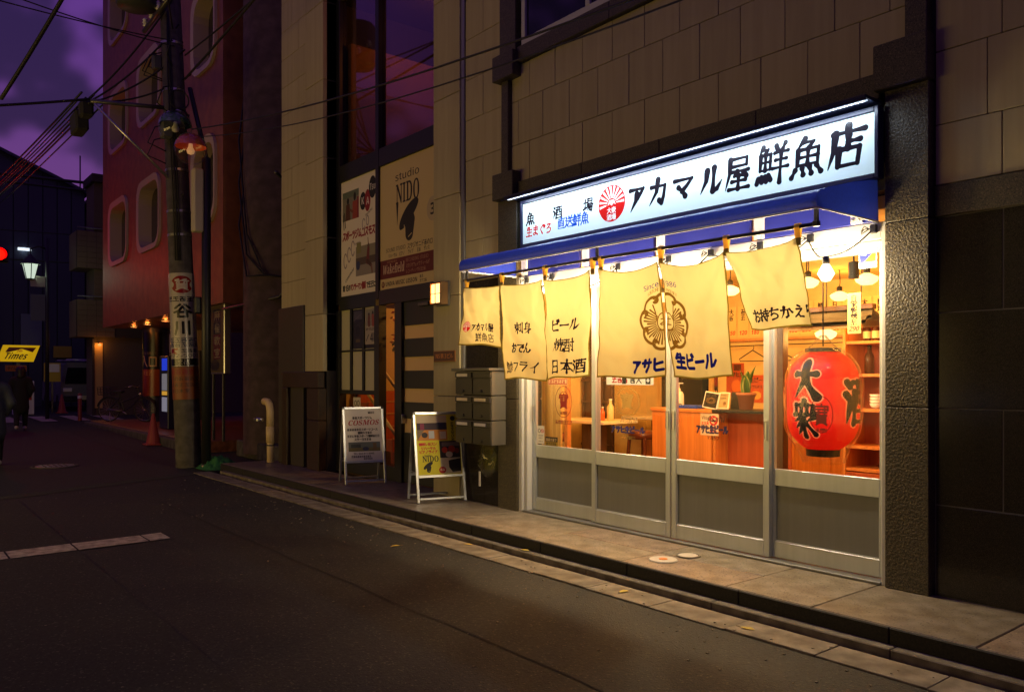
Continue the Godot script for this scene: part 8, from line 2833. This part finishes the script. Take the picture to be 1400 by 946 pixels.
# a smooth body around bones: each bone is two joints with a radius at each; surface nets on a grid
func body_mesh(bones: Array, cell: float, blend: float) -> ArrayMesh:
	var lo := Vector3(1e9, 1e9, 1e9)
	var hi := -lo
	for b in bones:
		for e in [[b[0], b[2]], [b[1], b[3]]]:
			var rr := Vector3.ONE * (float(e[1]) + cell * 2.0)
			lo = lo.min(e[0] - rr)
			hi = hi.max(e[0] + rr)
	var n := Vector3i(((hi - lo) / cell).ceil()) + Vector3i.ONE
	var f := PackedFloat32Array()
	f.resize(n.x * n.y * n.z)
	f.fill(1.0)
	for b in bones:
		var a: Vector3 = b[0]
		var c: Vector3 = b[1]
		var ra: float = b[2]
		var rb: float = b[3]
		var flat: float = b[4] if b.size() > 4 else 1.0
		var m := Vector3.ONE * (maxf(ra, rb) + blend + cell * 2.0)
		var i0 := Vector3i((a.min(c) - m - lo) / cell).max(Vector3i.ZERO)
		var i1 := Vector3i((a.max(c) + m - lo) / cell).min(n - Vector3i.ONE)
		var d := c - a
		var l2 := maxf(d.length_squared(), 1e-6)
		for z in range(i0.z, i1.z + 1):
			for y in range(i0.y, i1.y + 1):
				for x in range(i0.x, i1.x + 1):
					var p := lo + Vector3(x, y, z) * cell - a
					var t := clampf(p.dot(d) / l2, 0.0, 1.0)
					var q := p - d * t
					q.z /= flat
					var dist := q.length() - lerpf(ra, rb, t)
					var k := (z * n.y + y) * n.x + x
					var o := f[k]
					var h := clampf(0.5 + 0.5 * (o - dist) / blend, 0.0, 1.0)
					f[k] = lerpf(o, dist, h) - blend * h * (1.0 - h)
	var at := {}
	var st := ST()
	var vert := func(x: int, y: int, z: int) -> Vector3:
		var key := Vector3i(x, y, z)
		if at.has(key):
			return at[key]
		var s := Vector3.ZERO
		var cnt := 0
		for e in EDGES:
			var pa: Vector3i = key + e[0]
			var pb: Vector3i = key + e[1]
			var va := f[(pa.z * n.y + pa.y) * n.x + pa.x]
			var vb := f[(pb.z * n.y + pb.y) * n.x + pb.x]
			if (va < 0.0) != (vb < 0.0):
				s += Vector3(pa).lerp(Vector3(pb), va / (va - vb))
				cnt += 1
		at[key] = lo + s / maxi(cnt, 1) * cell
		return at[key]
	st.set_smooth_group(0)
	for z in range(1, n.z - 1):
		for y in range(1, n.y - 1):
			for x in range(1, n.x - 1):
				var v := f[(z * n.y + y) * n.x + x]
				for ax in 3:
					var e := Vector3i(x, y, z)
					e[ax] += 1
					var w := f[(e.z * n.y + e.y) * n.x + e.x]
					if (v < 0.0) == (w < 0.0):
						continue
					var u := Vector3i.ZERO
					var t := Vector3i.ZERO
					u[(ax + 1) % 3] = 1
					t[(ax + 2) % 3] = 1
					var c := Vector3i(x, y, z)
					var q := [c - u - t, c - t, c, c - u]
					var p := []
					for k in q:
						p.append(vert.call(k.x, k.y, k.z))
					var ord := [0, 1, 2, 0, 2, 3] if v >= 0.0 else [0, 2, 1, 0, 3, 2]
					for k in ord:
						st.add_vertex(p[k])
	st.index()
	st.generate_normals()
	return st.commit()

const EDGES := [[Vector3i(0, 0, 0), Vector3i(1, 0, 0)], [Vector3i(0, 1, 0), Vector3i(1, 1, 0)], [Vector3i(0, 0, 1), Vector3i(1, 0, 1)], [Vector3i(0, 1, 1), Vector3i(1, 1, 1)], [Vector3i(0, 0, 0), Vector3i(0, 1, 0)], [Vector3i(1, 0, 0), Vector3i(1, 1, 0)], [Vector3i(0, 0, 1), Vector3i(0, 1, 1)], [Vector3i(1, 0, 1), Vector3i(1, 1, 1)], [Vector3i(0, 0, 0), Vector3i(0, 0, 1)], [Vector3i(1, 0, 0), Vector3i(1, 0, 1)], [Vector3i(0, 1, 0), Vector3i(0, 1, 1)], [Vector3i(1, 1, 0), Vector3i(1, 1, 1)]]

func walker(label: String, at: Vector3, turn: float, stride: float, coat: Material, long_hair: bool) -> void:
	var t := thing("person", label, "person", at, "", turn)
	# faces +x; hands are in the coat pockets
	var hip := Vector3(0, 0.90, 0)
	var V := func(x: float, y: float, z: float) -> Vector3: return Vector3(x, y, z)
	var skin := []
	for s in [-1.0, 1.0]:
		var st: float = stride * s
		var knee := Vector3(st * 0.30 + 0.05, 0.50, s * 0.09)
		var ankle := Vector3(st * 0.52 - (0.08 if st < 0.0 else 0.0), 0.09 + (0.10 * stride if st < 0.0 else 0.0), s * 0.085)
		skin.append([hip + Vector3(0, 0, s * 0.085), knee, 0.088, 0.06])
		skin.append([knee, ankle, 0.058, 0.040])
		skin.append([ankle, ankle + Vector3(0.13, -0.045, 0), 0.042, 0.034])
	skin.append([hip, Vector3(0, 1.15, 0), 0.13, 0.12])
	skin.append([Vector3(0, 1.15, 0), Vector3(0, 1.38, 0), 0.13, 0.13])
	skin.append([Vector3(0, 1.40, 0), Vector3(0.01, 1.49, 0), 0.055, 0.05])
	# head: skull, jaw, nose, ears
	skin.append([Vector3(0.01, 1.59, 0), Vector3(0.015, 1.62, 0), 0.088, 0.092])
	skin.append([Vector3(0.045, 1.545, 0), Vector3(0.055, 1.53, 0), 0.058, 0.05])
	skin.append([Vector3(0.10, 1.59, 0), Vector3(0.115, 1.572, 0), 0.010, 0.014])
	for s in [-1.0, 1.0]:
		skin.append([Vector3(0.0, 1.60, s * 0.088), Vector3(-0.005, 1.57, s * 0.088), 0.014, 0.012])
	part(t, "body", body_mesh(skin, 0.018, 0.03), M.skin)
	var tr := []
	for s in [-1.0, 1.0]:
		var st: float = stride * s
		var knee := Vector3(st * 0.30 + 0.05, 0.50, s * 0.09)
		var ankle := Vector3(st * 0.52 - (0.08 if st < 0.0 else 0.0), 0.09 + (0.10 * stride if st < 0.0 else 0.0), s * 0.085)
		tr.append([hip + Vector3(0, 0, s * 0.085), knee, 0.105, 0.078])
		tr.append([knee, ankle + Vector3(0, 0.03, 0), 0.076, 0.062])
		var sh := [[ankle + Vector3(-0.03, -0.03, 0), ankle + Vector3(0.15, -0.05, 0), 0.05, 0.04]]
		part(t, "shoe", body_mesh(sh, 0.014, 0.02), M.shoe)
	part(t, "trousers", body_mesh(tr, 0.02, 0.05), M.trousers)
	var ct := [[Vector3(0, 0.62, 0), Vector3(0, 1.0, 0), 0.20, 0.175], [Vector3(0, 1.0, 0), Vector3(0, 1.30, 0), 0.165, 0.165], [Vector3(0, 1.35, -0.13), Vector3(0, 1.35, 0.13), 0.105, 0.105], [Vector3(-0.01, 1.42, 0), Vector3(0.0, 1.47, 0), 0.085, 0.08]]
	for s in [-1.0, 1.0]:
		ct.append([Vector3(0, 1.34, s * 0.19), Vector3(-0.05, 1.10, s * 0.27), 0.075, 0.066])
		ct.append([Vector3(-0.05, 1.10, s * 0.27), Vector3(0.08, 0.92, s * 0.19), 0.062, 0.058])
	part(t, "coat", body_mesh(ct, 0.02, 0.05), coat)
	var hr := [[Vector3(-0.02, 1.63, 0), Vector3(-0.03, 1.60, 0), 0.105, 0.10]]
	if long_hair:
		hr.append([Vector3(-0.05, 1.60, 0), Vector3(-0.06, 1.46, 0), 0.095, 0.10])
		for s in [-1.0, 1.0]:
			hr.append([Vector3(-0.01, 1.62, s * 0.075), Vector3(-0.01, 1.48, s * 0.085), 0.04, 0.045])
	part(t, "hair", body_mesh(hr, 0.014, 0.03), M.hair)

func build_people() -> void:
	walker("person in a long black coat walking away over the crossing", Vector3(-25.2, gy(-25.2), 2.15), PI * 0.94, 0.32, M.coat, true)
	walker("person in a grey-blue coat striding past beside the manhole cover", Vector3(-16.1, 0.0, 3.71), PI * 0.97, 0.75, M.coat_blue, false)

# ---------------------------------------------------------------- leaves and grit

func build_litter() -> void:
	var r := RandomNumberGenerator.new()
	r.seed = 77
	var spots := [[-6.35, 1.62, 0.002, "on the asphalt before the mailboxes"], [-3.95, 1.17, 0.014, "on the gutter block before the doors"], [-11.95, 0.98, 0.02, "in the gutter by the gas pipe"], [-5.95, 1.10, 0.014, "on the gutter under the left curtain"], [-5.35, 0.92, 0.038, "on the low kerb step"], [-2.9, 1.2, 0.014, "on the gutter before the granite pier"]]
	for s in spots:
		var t := thing("fallen_leaf", "small yellow fallen leaf " + s[3], "leaf", Vector3(s[0], s[2], s[1]), "fallen leaves", r.randf() * TAU)
		var st := ST()
		var pts := [Vector3(-0.045, 0.002, 0), Vector3(-0.02, 0.008, 0.022), Vector3(0.02, 0.006, 0.02), Vector3(0.05, 0.003, 0.0), Vector3(0.02, 0.008, -0.022), Vector3(-0.02, 0.005, -0.02)]
		for k in 6:
			tri_out(st, Vector3(0, 0.004, 0), pts[k], pts[(k + 1) % 6], Vector3(0, -1, 0))
		part(t, "blade", st.commit(), M.leaf_fallen)
		var s2 := ST()
		stube(s2, [Vector3(0.045, 0.003, 0), Vector3(0.075, 0.004, 0.008)], 0.0015, 4)
		part(t, "stalk", s2.commit(), M.loop_patch)
	# loose grit along the gutter
	var st := ST()
	for k in 420:
		var x := r.randf_range(-12.5, 0.5)
		var z := r.randf_range(1.02, 1.9) if r.randf() > 0.4 else r.randf_range(1.3, 4.5)
		var h := r.randf_range(0.002, 0.006)
		var y := 0.012 if z < 1.3 and z > 1.07 else (-0.03 if z < 1.07 else 0.0)
		sbox(st, Vector3(x - h, y, z - h), Vector3(x + h, y + h, z + h * 1.4), 0.0)
	var g := part(self, "grit", st.commit(), M.concrete)
	g.set_meta("kind", "stuff")
	tag(g, "loose pale grit scattered along the gutter and road", "grit")

# ---------------------------------------------------------------- unseen buildings added for their light, sky blocking and reflections

func build_opposite() -> void:
	var b := thing("added_opposite_building", "added unseen building across the street with lit windows to light the facade", "building", Vector3(-8.0, 0, 11.5))
	wbox(b, "wall", M.mauve, -24.0, 16.0, 2.9, 10.0, 10.5, 15.0, 0.0)  # out of view, added to keep violet sky light off the street
	wbox(b, "wall", M.mauve, -24.0, -18.2, 0.0, 2.9, 10.5, 15.0, 0.0)
	wbox(b, "wall", M.mauve, -7.2, 16.0, 0.0, 2.9, 10.5, 15.0, 0.0)
	wbox(b, "sill", M.concrete_dark, -18.2, -7.2, 0.0, 0.5, 10.5, 15.0, 0.0)
	for k in 5:
		wbox(b, "added_shop_window", glow(Color(1.0, 0.77, 0.42), OPPOSITE_GLOW), -18.2 + k * 2.2 + 0.08, -18.2 + (k + 1) * 2.2 - 0.08, 0.5, 2.8, 10.55, 10.6, 0.0)  # glowing panes added to light the stone facade
		wbox(b, "window_post", M.black, -18.2 + k * 2.2 - 0.07, -18.2 + k * 2.2 + 0.07, 0.5, 2.9, 10.48, 10.62, 0.004)
		for j in 2:
			wbox(b, "upper_window", M.window_dark, -20.0 + k * 4.6, -18.0 + k * 4.6, 3.6 + j * 2.8, 5.0 + j * 2.8, 10.47, 10.5, 0.0)
	for k in 4:
		wbox(b, "small_window", glow(Color(0.7, 0.8, 1.0), 0.5), -6.9 + k * 0.32, -6.7 + k * 0.32, 1.0, 1.15, 10.47, 10.5, 0.0)
	var e := thing("added_end_building", "added unseen building behind the camera that blocks sky light", "building", Vector3(22.0, 0, 2.0))  # added outside the view to shut out more sky
	wbox(e, "wall", M.mauve, 18.0, 24.0, 0.0, 11.0, -8.0, 10.0, 0.0)
	for k in 6:
		wbox(e, "window", M.window_dark, 17.97, 18.0, 3.2 + 2.8 * (k % 2), 4.6 + 2.8 * (k % 2), -5.0 + 4.0 * (k / 2), -3.0 + 4.0 * (k / 2), 0.0)
	area(b, "added_window_light", Vector3(-4.7, 1.65, -1.08), Vector3(0, 0, -1), Vector2(10.8, 2.2), Color(1.0, 0.85, 0.49), OPPOSITE_LIGHT)  # added warm fill for the facade, set before the unseen panes

const OPPOSITE_GLOW := 0.6
const OPPOSITE_LIGHT := 24.0
